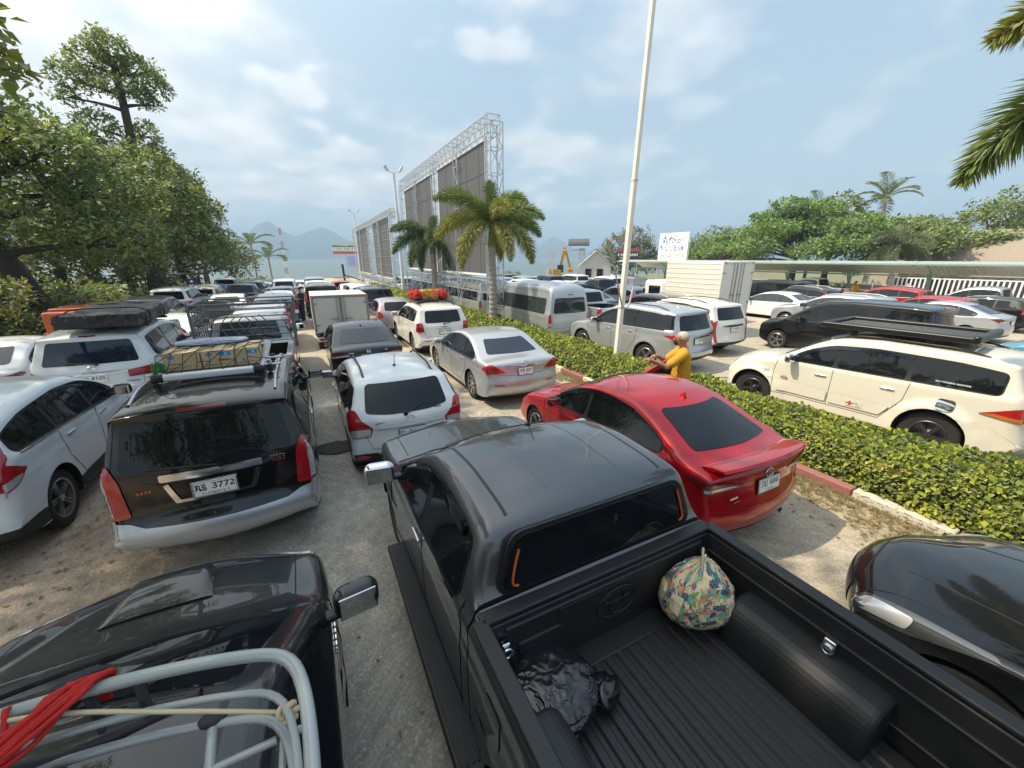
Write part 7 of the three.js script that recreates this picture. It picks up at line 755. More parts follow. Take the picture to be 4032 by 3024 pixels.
{
  const r = isz.root, Z = (z) => z - isz.L2; { const g = new THREE.BoxGeometry(0.5, 0.2, 0.36, 20, 4, 16), P = g.attributes.position; for (let i = 0; i < P.count; i++) { const x = P.getX(i), y = P.getY(i), z = P.getZ(i) + Z(0.60), u = (P.getZ(i) + 0.18) / 0.36, top = y > -0.09, sx = Math.abs(x) / 0.25; const base = isz.roofY(clamp(x, -0.27, 0.27), z); let hh = top ? lerp(0.062, 0.012, u * u) * (1 - 0.6 * sst(0.86, 1, sx)) : -0.03; P.setXYZ(i, x * lerp(0.86, 1.05, u), base + (top ? hh * (y + 0.1) / 0.2 : hh), z); } g.computeVertexNormals(); mesh('bonnet_scoop', toCreasedNormals(g, 0.7), nearDark, r); mesh('scoop_mouth', rbox(0.38, 0.03, 0.02, 0.008, 0, isz.roofY(0, Z(0.43)) + 0.028, Z(0.417)), M.gap, r); }
  mesh('door_badge', merge([0, 1, 2, 3, 4, 5].map((i) => rbox(0.012, 0.02, 0.03, 0.003, 0.905, 1.0, Z(1.16 + i * 0.045)))), M.chrome, r);
  // pipe rack over the cab and bed
  const k = thing('pipe_rack', 'whitewashed steel pipe rack on the dark pickup with red rope', 'rack', [-1.02, 1.79, 0]); const pm_ = std([0.40, 0.43, 0.43], 0.4, 0.3), blk = std([0.05, 0.042, 0.05], 0.6);
  const hoop = (y, zf, ins, rad, n) => mesh(n, tube([[-0.90 + ins, y, 1.6], [-0.90 + ins, y, 0.2], [-0.90 + ins, y, zf + 0.22], [-0.86 + ins, y, zf + 0.09], [-0.72 + ins, y, zf + 0.02], [-0.3, y, zf - 0.06], [0.3, y, zf - 0.06], [0.70 - ins, y, zf + 0.02], [0.82 - ins, y, zf + 0.08], [0.87 - ins, y, zf + 0.2], [0.88 - ins, y, 0.2], [0.88 - ins, y, 1.6]], rad, 240, 10), pm_, k);
  hoop(0.21, -1.14, 0, 0.0175, 'top_rail'); hoop(0.13, -1.10, 0.035, 0.0105, 'middle_rail'); hoop(0.05, -1.09, 0.05, 0.0125, 'lower_rail');
  mesh('cross_bar', rod([-0.88, 0.015, -0.98], [0.84, 0.015, -0.98], 0.011, 8), pm_, k); mesh('cross_bar', rod([-0.88, 0.015, -0.45], [0.84, 0.015, -0.45], 0.0135, 8), pm_, k); mesh('cross_bar', rod([-0.88, 0.015, 0.3], [0.84, 0.015, 0.3], 0.0135, 8), pm_, k);
  for (let i = 0; i < 8; i++) { const x = -0.78 + i * 0.225; mesh('long_bar', rod([x, 0.03, -0.98], [x, 0.03, 1.5], 0.0095, 8), pm_, k); mesh('joint', new THREE.SphereGeometry(0.021, 10, 8), blk, k, [x, 0.022, -0.98]); }
  for (const x of [-0.62, -0.2, 0.28, 0.62]) { mesh('upright', rod([x, 0.015, -0.98], [x, 0.05, -1.12 + 0.06 * Math.abs(x)], 0.014, 8), pm_, k); mesh('joint', new THREE.SphereGeometry(0.023, 10, 8).scale(1.6, 1, 1), blk, k, [x, 0.06, -1.12 + 0.05 * Math.abs(x)]); }
  for (const x of [-0.5, 0.36]) { mesh('brace_plate', bar([x, 0.07, -1.185], [x, 0.2, -1.185], 0.03, 0.012), blk, k); mesh('brace_plate', bar([x + 0.1, 0.07, -1.18], [x + 0.1, 0.2, -1.18], 0.03, 0.012), blk, k); mesh('brace_curve', tube([[x - 0.2, 0.075, -1.17], [x - 0.05, 0.045, -1.17], [x + 0.1, 0.05, -1.18], [x + 0.22, 0.07, -1.18]], 0.016, 14, 7), blk, k); }
  // rope tied along the front rail
  const rope = std([0.62, 0.52, 0.33], 0.9); const yr = thing('yellow_rope', 'thin straw-coloured rope tied along the pipe rack', 'rope', [-1.02, 1.79, 0]); mesh('rope', tube([[-0.75, 0.24, -1.15], [-0.1, 0.235, -1.2], [0.25, 0.215, -1.17], [0.55, 0.15, -1.08], [0.80, 0.11, -0.98]], 0.006, 40, 6), rope, yr); mesh('knot', new THREE.TorusKnotGeometry(0.018, 0.008, 60, 6, 2, 5), rope, yr, [0.82, 0.11, -0.97]);
  const rr = thing('red_rope', 'bundle of red rope hung over the pipe rack', 'rope', [-1.02, 1.79, 0]), rm = std([0.50, 0.018, 0.014], 0.85), rd = rng(7); const st = []; for (let i = 0; i < 16; i++) { const o = () => (rd() - 0.5) * 0.09; st.push(tube([[0.34 + o() * 0.6, 0.10, -1.26], [0.36 + o(), 0.225 + 0.012 * rd(), -1.21], [0.33 + o(), 0.235 + 0.012 * rd(), -1.165], [0.24 + o(), 0.20 + o() * 0.4, -1.10], [0.16 + o(), 0.17 + o() * 0.4, -1.04], [0.02 + o(), 0.13 + o() * 0.5, -0.94], [-0.16 + o(), 0.09 + o() * 0.6, -0.84], [-0.34 + o(), 0.06 + o() * 0.4, -0.74]], 0.0068, 40, 6)); } st.forEach((g) => mesh('strand', g, rm, rr)); for (let i = 0; i < 9; i++) { const x = 0.21 - i * 0.045; mesh('strand', tube([[x, 0.17, -1.23], [x, 0.236, -1.2], [x + 0.01, 0.2, -1.15], [x + 0.03, 0.1, -1.02], [x + 0.06, 0.05, -0.86]], 0.0065, 18, 6), rm, rr); }
}
// ---------------------------------------------------------------- the black car nosing in at the lower right
SPECS.nose = { L: 4.5, W: 1.80, H: 1.5, wb: 2.7, fo: 0.95, tr: 0.33, clear: 0.18, belt: [0.92, 1.0], tumble: 0.2, nose: 0.16, tail: 0.05,
  profile: [[0.16, 0.2, 0.2, 0.1], [0.02, 0.36, 0.26, 0.16], [0.0, 0.55, 0.28, 0.17], [0.05, 0.72, 0.28, 0.14], [0.2, 0.83, 0.2, 0.1], [0.5, 0.89, 0.08, 0.08], [1.3, 0.98, 0.05, 0.07], [2.0, 1.38, 0.08, 0.08], [2.4, 1.48, 0.05, 0.1], [2.9, 1.5, 0.05, 0.1], [3.5, 1.43, 0.05, 0.1], [4.1, 1.05, 0.07, 0.12], [4.4, 0.98, 0.1, 0.12], [4.5, 0.6, 0.14, 0.14], [4.4, 0.2, 0.1, 0.06]],
  dlo: { z0: 1.35, z1: 3.8, pillars: [2.4, 3.2], m: 0.11, up: 0.02 }, screen: [1.04, 1.42, 0.12, 0.12, 1.35, 2.05], mirror: [1.75, 1.02], handles: [[2.3, 0.88]],
  panels: [{ n: 'head_light', v: 'corner', p: [[0.2, -0.09], [0.3, -0.16], [0.6, -0.13], [1.0, -0.02], [0.97, 0.015], [0.6, 0.01], [0.3, 0.0]], m: 'lens', e: 0.008, r: 0.03 }, { n: 'head_light_inner', v: 'corner', p: [[0.27, -0.09], [0.34, -0.13], [0.6, -0.105], [0.62, -0.03], [0.34, -0.02]], m: 'clear', e: 0.013, r: 0.03 }, { n: 'hood_seam', v: 'top', p: [[0.655, 0.30], [0.664, 0.30], [0.70, 0.7], [0.73, 1.25], [0.722, 1.25], [0.691, 0.7]], m: 'gap', e: 0.0012, b: true, r: 0 }, { n: 'hood_seam', v: 'top', p: [[-0.655, 0.30], [-0.4, 0.19], [0, 0.155], [0.4, 0.19], [0.655, 0.30], [0.655, 0.312], [0.4, 0.202], [0, 0.167], [-0.4, 0.202], [-0.655, 0.312]], m: 'gap', e: 0.0012, r: 0 }, { n: 'hood_crease', v: 'top', p: [[0.36, 0.4], [0.375, 0.4], [0.5, 1.2], [0.48, 1.2]], m: 'paint', e: 0.005, b: true, r: 0.004 }, { n: 'grille', v: 'front', p: [[-0.45, 0.34], [0.45, 0.34], [0.5, 0.6], [-0.5, 0.6]], m: 'trim', e: 0.008, r: 0.05 }] };
vehicle('nose', { name: 'saloon_car', label: 'glossy black car nosing in at the lower right corner', x: 4.16, z: 1.04, color: 'black', plate: null, group: G2, mirrorMat: 'paint' });

// ---------------------------------------------------------------- loads, cages and fittings on the other vehicles
{ // cage on the grey pickup
  const x0 = -1.34, y0 = gy(-12), r = thing('pipe_cage', 'tall grey welded pipe cage standing on the grey pickup', 'cage', [x0, y0, -11.0]), gm = std([0.16, 0.17, 0.175], 0.5, 0.5), A = 0.99; const put = (n, g) => mesh(n, g, gm, r);
  for (const sx of [-1, 1]) for (const z of [0, -1.7]) put('corner_post', rod([sx * A, z ? 1.5 : 1.06, z], [sx * (A + 0.01), 2.14, z], 0.028, 8));
  for (const z of [0, -1.7]) for (const y of z ? [1.86, 1.95, 2.04, 2.13] : [1.24, 1.40, 1.56, 1.72, 1.84, 2.0, 2.13]) put('rail', rod([-A, y, z], [A, y, z], y > 2.1 ? 0.022 : 0.014, 7));
  for (const sx of [-1, 1]) { for (const y of [1.2, 1.36, 1.52, 1.68, 1.84, 2.0, 2.12]) put('side_rail', rod([sx * A, y, 0], [sx * A, y, -1.7], 0.013, 6)); for (let i = 1; i < 7; i++) put('side_upright', rod([sx * A, 1.14, -i * 0.24], [sx * A, 2.12, -i * 0.24], 0.011, 6)); }
  const c = (pts) => put('scroll', tube(pts, 0.012, 20, 6)); for (const s of [-1, 1]) { c([[s * 0.02, 1.84, 0.02], [s * 0.1, 1.76, 0.02], [s * 0.1, 1.66, 0.02], [s * 0.03, 1.56, 0.02], [s * 0.1, 1.48, 0.02], [s * 0.14, 1.40, 0.02]]); c([[s * 0.16, 1.84, 0.02], [s * 0.26, 1.74, 0.02], [s * 0.26, 1.62, 0.02], [s * 0.18, 1.5, 0.02], [s * 0.12, 1.40, 0.02]]); c([[s * 0.3, 1.88, 0.02], [s * 0.42, 1.74, 0.02], [s * 0.45, 1.6, 0.02], [s * 0.4, 1.46, 0.02], [s * 0.34, 1.40, 0.02]]); }
}
{ // boxes and netting on the black SUV
  const bx = -1.07, yb = 1.865, zb = -5.78; const r = thing('roof_rack', 'white tubular roof rack on the black seven-seat SUV', 'rack', [bx, yb, zb]), wp = std([0.72, 0.73, 0.74], 0.35, 0.3); for (const z of [0.42, -0.5]) { mesh('end_bar', rbox(0.86, 0.085, 0.075, 0.03, 0, 0, z), wp, r); for (const s of [-1, 1]) mesh('end_cap', rbox(0.13, 0.09, 0.085, 0.04, s * 0.46, 0, z), M.plastic, r); } for (const s of [-1, 1]) { mesh('side_bar', rod([s * 0.48, 0.0, 0.38], [s * 0.48, 0.0, -0.9], 0.026, 10), wp, r); for (const z of [0.2, -0.4]) mesh('foot', rbox(0.06, 0.10, 0.07, 0.02, s * 0.56, -0.05, z), M.plastic, r); } for (const z of [0.15, -0.25]) mesh('cross_bar', rod([-0.64, -0.02, z], [0.68, -0.02, z], 0.014, 8), wp, r); mesh('tube_end', rod([0.49, 0.02, -0.1], [0.56, 0.22, -0.18], 0.04, 12), wp, r);
  const card = (a, lab) => std(0xffffff, 0.85, 0, { map: canvasTex(256, 160, (c, w, h) => { c.fillStyle = '#c8b08a'; c.fillRect(0, 0, w, h); const q = rng(a); for (let i = 0; i < 200; i++) { c.fillStyle = 'rgba(120,95,60,0.08)'; c.fillRect(q() * w, q() * h, 30, 1.5); } c.fillStyle = '#3f93c2'; if (lab & 1) { c.beginPath(); c.ellipse(60, 36, 26, 17, 0, 0, 6.3); c.fill(); } if (lab & 2) { c.fillRect(140, 20, 90, 34); c.beginPath(); c.arc(140, 37, 17, 0, 6.3); c.fill(); c.fillStyle = '#cfe3ee'; c.fillRect(182, 28, 18, 18); } if (lab & 4) { c.fillStyle = '#4a8fb8'; c.beginPath(); for (let i = 0; i < 12; i++) { const t = i / 12 * 6.283, rr = i % 2 ? 12 : 24; c.lineTo(80 + Math.cos(t) * rr, 105 + Math.sin(t) * rr); } c.fill(); } c.fillStyle = '#7d6548'; if (lab & 8) { c.strokeStyle = '#7d5f3f'; c.lineWidth = 3; c.strokeRect(120, 80, 88, 26); c.fillRect(128, 86, 20, 14); c.fillRect(154, 86, 20, 14); c.fillRect(180, 86, 20, 14); } for (let i = 0; i < 2; i++) c.fillRect(26, 126 + i * 12, 160 - i * 50, 5); }) });
  const cg = (w) => { const g = rbox(w, 0.2, 0.52, 0.008); const P = g.attributes.position, uv = g.attributes.uv, N = g.attributes.normal; for (let i = 0; i < P.count; i++) Math.abs(N.getZ(i)) > 0.7 ? uv.setXY(i, P.getX(i) / w + 0.5, P.getY(i) / 0.2 + 0.5) : uv.setXY(i, 0.02, 0.45); return g; };
  [[-0.275, 0.34, 1, 'leftmost carton on the black SUV roof, one blue oval'], [0.062, 0.315, 11, 'middle carton on the black SUV roof, printed with a brown grid'], [0.348, 0.245, 6, 'rightmost carton on the black SUV roof, with a blue tab and star']].forEach(([x, w, lab, l], i) => { const o = single('carton', cg(w), card(i + 3, lab), l, 'carton', 'cartons on the black SUV roof'); o.position.set(bx + x, yb + 0.115, zb - 0.06); o.rotation.y = 0.02 * (i - 1); });
  const net = thing('cargo_net', 'black elastic net stretched over the roof cartons', 'net', [bx, yb, zb]), nm = std([0.02, 0.02, 0.02], 0.8), R = rng(12), nodes = []; for (let i = 0; i < 9; i++) { const col = []; for (let j = 0; j < 5; j++) { const t = j / 4, x = -0.48 + i * 0.12 + (R() - 0.5) * 0.05; const path = t < 0.5 ? [lerp(0.43, 0.215, t / 0.5), lerp(0.02, 0.222, t / 0.5)] : [lerp(0.215, -0.32, (t - 0.5) / 0.5), 0.226]; col.push([x, path[1] + (R() - 0.5) * (t > 0.5 ? 0.012 : 0.05), path[0] + (t < 0.45 ? 0.005 : 0)]); } nodes.push(col); } for (let i = 0; i < 9; i++) for (let j = 0; j < 5; j++) { if (j < 4) mesh('cord', rod(nodes[i][j], nodes[i][j + 1], 0.0045, 5), nm, net); if (i < 8 && (i + j) % 2 === 0 && j > 0) mesh('cord', rod(nodes[i][j], nodes[i + 1][j], 0.0045, 5), nm, net); if (i < 8 && (i + j) % 2 && j < 4) mesh('cord', rod(nodes[i][j], nodes[i + 1][j + 1], 0.0045, 5), nm, net); }
  { const c = sack(0.75, 0.06, 0.3, 5, 0.012, std([0.42, 0.46, 0.58], 0.9), 'folded_cloth', 'pale blue folded cloth on the roof cartons', 'cloth', [bx - 0.05, yb + 0.215, zb - 0.3], [0, 0, 0], 0); const gr = std([0.05, 0.25, 0.07], 0.6); const g1 = sack(0.1, 0.12, 0.1, 8, 0.015, gr, 'green_bag', 'crumpled green plastic bag at the carton end', 'bag', [bx - 0.5, yb - 0.0, zb + 0.2], [0, 0, 0], 0); }
}
{ // tarpaulin load on the white SUV
  const g = new THREE.BoxGeometry(1.2, 0.26, 2.1, 60, 16, 70), P = g.attributes.position, n = createNoise3D(rng(33)); for (let i = 0; i < P.count; i++) { let x = P.getX(i), y = P.getY(i), z = P.getZ(i); const top = y > 0.1 ? 1 : 0; const ed = Math.max(Math.abs(x) / 0.6, Math.abs(z) / 1.05); y -= 0.05 * sst(0.8, 1, ed) * top; y += (top ? 0.03 : 0.01) * n(x * 2, y * 3, z * 2) - 0.012 * Math.abs(n(x * 6, y * 3, z * 3)) - 0.02 * sst(0.15, 1, z) * top + 0.05 * sst(0.9, -0.9, z) * top; const k = 1 + 0.03 * n(x * 2 + 4, y * 5, z * 2) + 0.02 * n(x * 7, y * 9, z * 5); P.setXYZ(i, x * k, y, z * k); } g.computeVertexNormals(); const r = thing('tarpaulin_load', 'black tarpaulin bundle strapped on the white SUV roof', 'load', [-3.58, 1.98, -11.3], 0.0); mesh('tarpaulin', g, std([0.025, 0.027, 0.030], 0.42), r); mesh('crossbar', rbox(1.3, 0.05, 0.06, 0.02, 0, -0.165, 0.7), M.plastic, r); mesh('crossbar', rbox(1.3, 0.05, 0.06, 0.02, 0, -0.165, -0.6), M.plastic, r); for (const z of [0.5, -0.5]) mesh('strap', tube([[-0.63, -0.15, z], [-0.625, 0.1, z], [0, 0.175, z], [0.625, 0.1, z], [0.63, -0.15, z]], 0.012, 30, 5), M.plastic, r); }
{ // luggage on the other white SUV
  const y0 = 1.70 + gy(-14.5), r = thing('roof_basket', 'black roof basket on the white SUV beside the hedge', 'rack', [3.95, y0, -14.6]); mesh('floor', box(1.1, 0.02, 1.3, 0, 0.03, 0), M.plastic, r); for (const z of [-0.66, 0.66]) mesh('rail', rod([-0.58, 0.12, z], [0.58, 0.12, z], 0.015), M.plastic, r); for (const x of [-0.58, 0.58]) mesh('rail', rod([x, 0.12, -0.66], [x, 0.12, 0.66], 0.015), M.plastic, r);
  const c = thing('suitcase', 'lime green suitcase among the red-netted luggage', 'suitcase', [3.95, y0 + 0.17, -14.3]); mesh('shell', rbox(0.62, 0.26, 0.42, 0.07, 0, 0.1, 0, 4), paint([0.34, 0.42, 0.03], 0, 0.4), c); for (const x of [-0.22, 0.22]) mesh('castor', rod([x, 0.05, 0.21], [x, 0.05, 0.25], 0.045, 12), M.plastic, c); mesh('lower_case', rbox(0.6, 0.14, 0.4, 0.05, 0, -0.08, 0.02, 3), paint([0.22, 0.28, 0.05], 0, 0.4), c);
  for (const [x, l] of [[-0.45, 'left red sack in the roof net'], [0.47, 'right red sack in the roof net']]) sack(0.36, 0.34, 0.7, x > 0 ? 51 : 52, 0.03, std([0.45, 0.02, 0.025], 0.8), 'red_sack', l, 'sack', [3.95 + x, y0 + 0.03, -14.45], [0, 0.2, 0], 0);
  const net = thing('luggage_net', 'red net over the luggage of the white SUV', 'net', [3.95, y0, -14.5]), R = rng(3), rm = std([0.42, 0.02, 0.02], 0.8); for (let i = 0; i < 34; i++) { const a = R() * 6.28, x = (R() - 0.5) * 1.2, z = (R() - 0.5) * 0.8; mesh('cord', tube([[x - 0.2 * Math.cos(a), 0.1 + 0.1 * R(), z + 0.55], [x, 0.28 + 0.14 * R(), z + 0.2], [x + 0.25 * Math.cos(a), 0.34 + 0.06 * R(), z - 0.1]], 0.009, 8, 4), rm, net); } }
{ // tray on the cream SUV's roof
  const pr = pajero, r = thing('roof_tray', 'flat black roof tray on the cream white SUV', 'rack', [9.5, 1.86, -3.1], 0.07); mesh('deck', rbox(1.32, 0.025, 1.9, 0.01, 0, 0, 0), M.plastic, r); for (let i = 0; i < 7; i++) mesh('slat', rbox(0.10, 0.03, 1.86, 0.012, -0.54 + i * 0.18, 0.03, 0), M.trim, r); for (const s of [-1, 1]) { mesh('side_lip', rbox(0.09, 0.10, 2.0, 0.03, s * 0.68, 0.05, 0), M.trim, r); for (const z of [-0.5, 0.5]) mesh('foot', rbox(0.06, 0.12, 0.1, 0.02, s * 0.62, -0.05, z), M.trim, r); } mesh('rear_lip', rbox(1.4, 0.13, 0.10, 0.04, 0, 0.06, 1.0), M.trim, r); mesh('front_lip', rbox(1.4, 0.09, 0.10, 0.04, 0, 0.05, -1.0), M.trim, r);
  const T = carParts('flaresuv', false), side = (z, y) => -(T.sideX(z, y) + 0.024); const decal = (n, z, y, w, h, tex) => { const g = box(0.003, h, w, side(z, y), y, z - 2.35); const P = g.attributes.position, uv = g.attributes.uv; for (let i = 0; i < P.count; i++) uv.setXY(i, (P.getZ(i) - (z - 2.35)) / w + 0.5, (P.getY(i) - y) / h + 0.5); mesh(n, g, std(0xffffff, 0.5, 0, { map: tex }), pr); };
  decal('flag_sticker', 1.42, 0.80, 0.11, 0.07, canvasTex(64, 40, (c) => { ['#c43b45', '#eee', '#2c3a78', '#eee', '#c43b45'].forEach((k, i) => { c.fillStyle = k; c.fillRect(0, [0, 7, 13, 27, 33][i], 64, [7, 6, 14, 6, 7][i]); }); })); decal('cross_sticker', 2.62, 0.60, 0.24, 0.10, canvasTex(128, 56, (c) => { c.fillStyle = '#d7d2c2'; c.fillRect(0, 0, 128, 56); c.fillStyle = '#c8323a'; c.fillRect(2, 20, 62, 14); c.fillRect(26, 4, 18, 46); c.fillStyle = '#666'; c.font = 'bold 24px sans-serif'; c.fillText('PG', 68, 30); c.fillText('CG', 84, 52); }));
  const lt = canvasTex(256, 32, (c) => { c.fillStyle = '#0c0f10'; c.fillRect(0, 0, 256, 32); c.fillStyle = '#e8e8e8'; c.font = 'bold 26px sans-serif'; c.fillText('DU-THORN MOTOR', 4, 26, 248); }); const wz = 3.72, wy = 1.27; const g = box(0.003, 0.04, 0.42, -(T.sideX(wz, wy) + 0.012), wy, wz - 2.35, 0, 0, -0.18); const P = g.attributes.position, uv = g.attributes.uv; for (let i = 0; i < P.count; i++) uv.setXY(i, (P.getZ(i) - (wz - 2.35)) / 0.42 + 0.5, (P.getY(i) - wy) / 0.04 + 0.5); mesh('window_lettering', g, std(0xffffff, 0.3, 0, { map: lt }), pr); }
// wipers, emblems and lids on the tails that face the camera
function tailDetail(v, o) { const Z = (x, y) => v.rearZ(x, y), r = v.root; if (o.wiper) { const [x0, y0, x1, y1] = o.wiper; mesh('rear_wiper', merge([rod([x0, y0, Z(x0, y0) + 0.02], [x1, y1, Z(x1, y1) + 0.02], 0.011, 6), rod([x0, y0, Z(x0, y0)], [x0, y0, Z(x0, y0) + 0.03], 0.03, 10)]), M.trim, r); } if (o.emblem) { const [y, s, kind] = o.emblem, z = Z(0, y) + 0.01, e = new THREE.Group(); e.name = 'emblem'; e.position.set(0, y, z); e.rotation.x = -(o.tilt ?? 0.15); e.scale.setScalar(s); r.add(e); const t = (rx, ry, dy = 0) => new THREE.TorusGeometry(1, 0.09, 6, 28).scale(rx, ry, 0.05).translate(0, dy, 0); if (kind === 'oval') { mesh('ring', t(0.062, 0.043), M.chrome, e); mesh('ring', t(0.02, 0.038), M.chrome, e); mesh('ring', t(0.043, 0.014, 0.019), M.chrome, e); } else if (kind === 'h') { mesh('bar', merge([bar([-0.026, -0.035, 0], [-0.032, 0.035, 0], 0.012, 0.012), bar([0.026, -0.035, 0], [0.032, 0.035, 0], 0.012, 0.012), bar([-0.026, 0, 0], [0.026, 0, 0], 0.012, 0.012)]), M.chrome, e); mesh('ring', new THREE.TorusGeometry(0.05, 0.006, 4, 4).rotateZ(Math.PI / 4), M.chrome, e); } else if (kind === 'bow') mesh('bow_tie', merge([box(0.15, 0.035, 0.01), box(0.06, 0.06, 0.01)]), std([0.5, 0.36, 0.12], 0.3, 0.8), e); }
  for (const [x, y, w, h, m, n] of o.badges ?? []) { const z = Z(x, y) + 0.006, k = Math.max(3, Math.round(w / 0.03)); const g = []; for (let i = 0; i < k; i++) g.push(rbox(w / k * 0.7, h * (i % 2 ? 1 : 0.85), 0.006, 0.002, x - w / 2 + (i + 0.5) * w / k, y, z)); mesh(n ?? 'badge', merge(g), M[m], r); } }
tailDetail(yaris, { wiper: [-0.06, 0.955, 0.22, 1.06], emblem: [0.885, 1.15, 'oval'], tilt: 0.5, badges: [[-0.42, 0.87, 0.14, 0.025, 'chrome'], [0.42, 0.97, 0.13, 0.022, 'trim']] });
tailDetail(camry, { emblem: [0.975, 1, 'oval'], tilt: 0.3, badges: [[-0.36, 0.955, 0.14, 0.02, 'chrome']] });
tailDetail(ativ, { emblem: [0.93, 1.05, 'oval'], tilt: 0.2, badges: [[-0.48, 0.73, 0.15, 0.028, 'chrome'], [-0.46, 0.69, 0.1, 0.018, 'darkred']] });
tailDetail(city, { emblem: [0.95, 1.0, 'h'], tilt: 0.3, badges: [[-0.4, 0.93, 0.12, 0.02, 'chrome'], [0.42, 0.955, 0.06, 0.02, 'chrome']] });
tailDetail(fortA, { wiper: [0.08, 1.2, -0.36, 1.24], emblem: [1.12, 1.2, 'oval'], tilt: 0.3, badges: [[0.5, 0.82, 0.3, 0.022, 'trim']] });
tailDetail(capt, { wiper: [0.0, 1.08, 0.42, 1.16], emblem: [0.985, 0.9, 'bow'], tilt: 0.2, badges: [[-0.45, 0.74, 0.16, 0.02, 'chrome']] });
tailDetail(mu7, { wiper: [0.08, 1.15, -0.5, 1.2], badges: [[-0.56, 0.98, 0.12, 0.026, 'amber', 'maker_badge'], [0.56, 1.10, 0.15, 0.04, 'chrome', 'model_badge'], [0.57, 1.06, 0.13, 0.018, 'red', 'model_badge']] });
{ // spoiler, exhaust and open driver's door of the red car
  const r = ativ.root, L2 = ativ.L2; const s = new THREE.Shape([[0, 0], [0.10, 0.035], [0.24, 0.05], [0.25, 0.035], [0.12, 0.0]].map((p) => new THREE.Vector2(...p))); const g = new THREE.ExtrudeGeometry(s, { depth: 1.40, bevelEnabled: true, bevelThickness: 0.02, bevelSize: 0.008, bevelSegments: 3, steps: 20 }).rotateY(-Math.PI / 2).translate(0.70, 0, 0); const P = g.attributes.position; for (let i = 0; i < P.count; i++) { const x = P.getX(i) / 0.72, z = P.getZ(i); P.setZ(i, z + L2 - 0.28 - 0.09 * x * x); P.setY(i, P.getY(i) + 1.068 - 0.03 * x * x); } g.computeVertexNormals(); mesh('spoiler', toCreasedNormals(g, 0.7), M.redpaint, r); mesh('exhaust_tip', rod([0.52, 0.26, L2 - 0.3], [0.52, 0.25, L2 - 0.12], 0.035, 14), M.chrome, r); 
  const d = new THREE.Group(); d.name = 'open_door'; d.userData.label = 'open dark red driver door'; d.position.set(0.84, 0, 1.22 - L2); d.rotation.y = 1.12; r.add(d); const S = new THREE.Shape(); [[0, 0.32], [1.02, 0.32], [1.06, 0.6], [1.08, 0.93], [1.0, 1.36], [0.72, 1.38], [0.42, 1.2], [0.02, 0.95]].forEach((p, i) => S[i ? 'lineTo' : 'moveTo'](...p)); const Hh = new THREE.Path(); [[0.2, 0.99], [1.0, 0.98], [0.94, 1.31], [0.74, 1.33], [0.46, 1.16]].forEach((p, i) => Hh[i ? 'lineTo' : 'moveTo'](...p)); S.holes.push(Hh); const dg = new THREE.ExtrudeGeometry(S, { depth: 0.05, bevelEnabled: true, bevelThickness: 0.012, bevelSize: 0.012, bevelSegments: 2 }).rotateY(-Math.PI / 2); mesh('door_shell', dg, M.redpaint, d); mesh('door_lining', (() => { const q = new THREE.ExtrudeGeometry(new THREE.Shape([[0.04, 0.36], [1.0, 0.36], [1.02, 0.9], [0.06, 0.9]].map((p) => new THREE.Vector2(...p))), { depth: 0.03, bevelEnabled: false }); return q.rotateY(-Math.PI / 2).translate(-0.075, 0, 0); })(), M.plastic, d); mesh('door_window', (() => { const q = new THREE.ExtrudeGeometry(new THREE.Shape([[0.2, 0.99], [1.0, 0.98], [0.94, 1.31], [0.74, 1.33], [0.46, 1.16]].map((p) => new THREE.Vector2(...p))), { depth: 0.006, bevelEnabled: false }); return q.rotateY(-Math.PI / 2).translate(-0.025, 0, 0); })(), M.glass, d); }
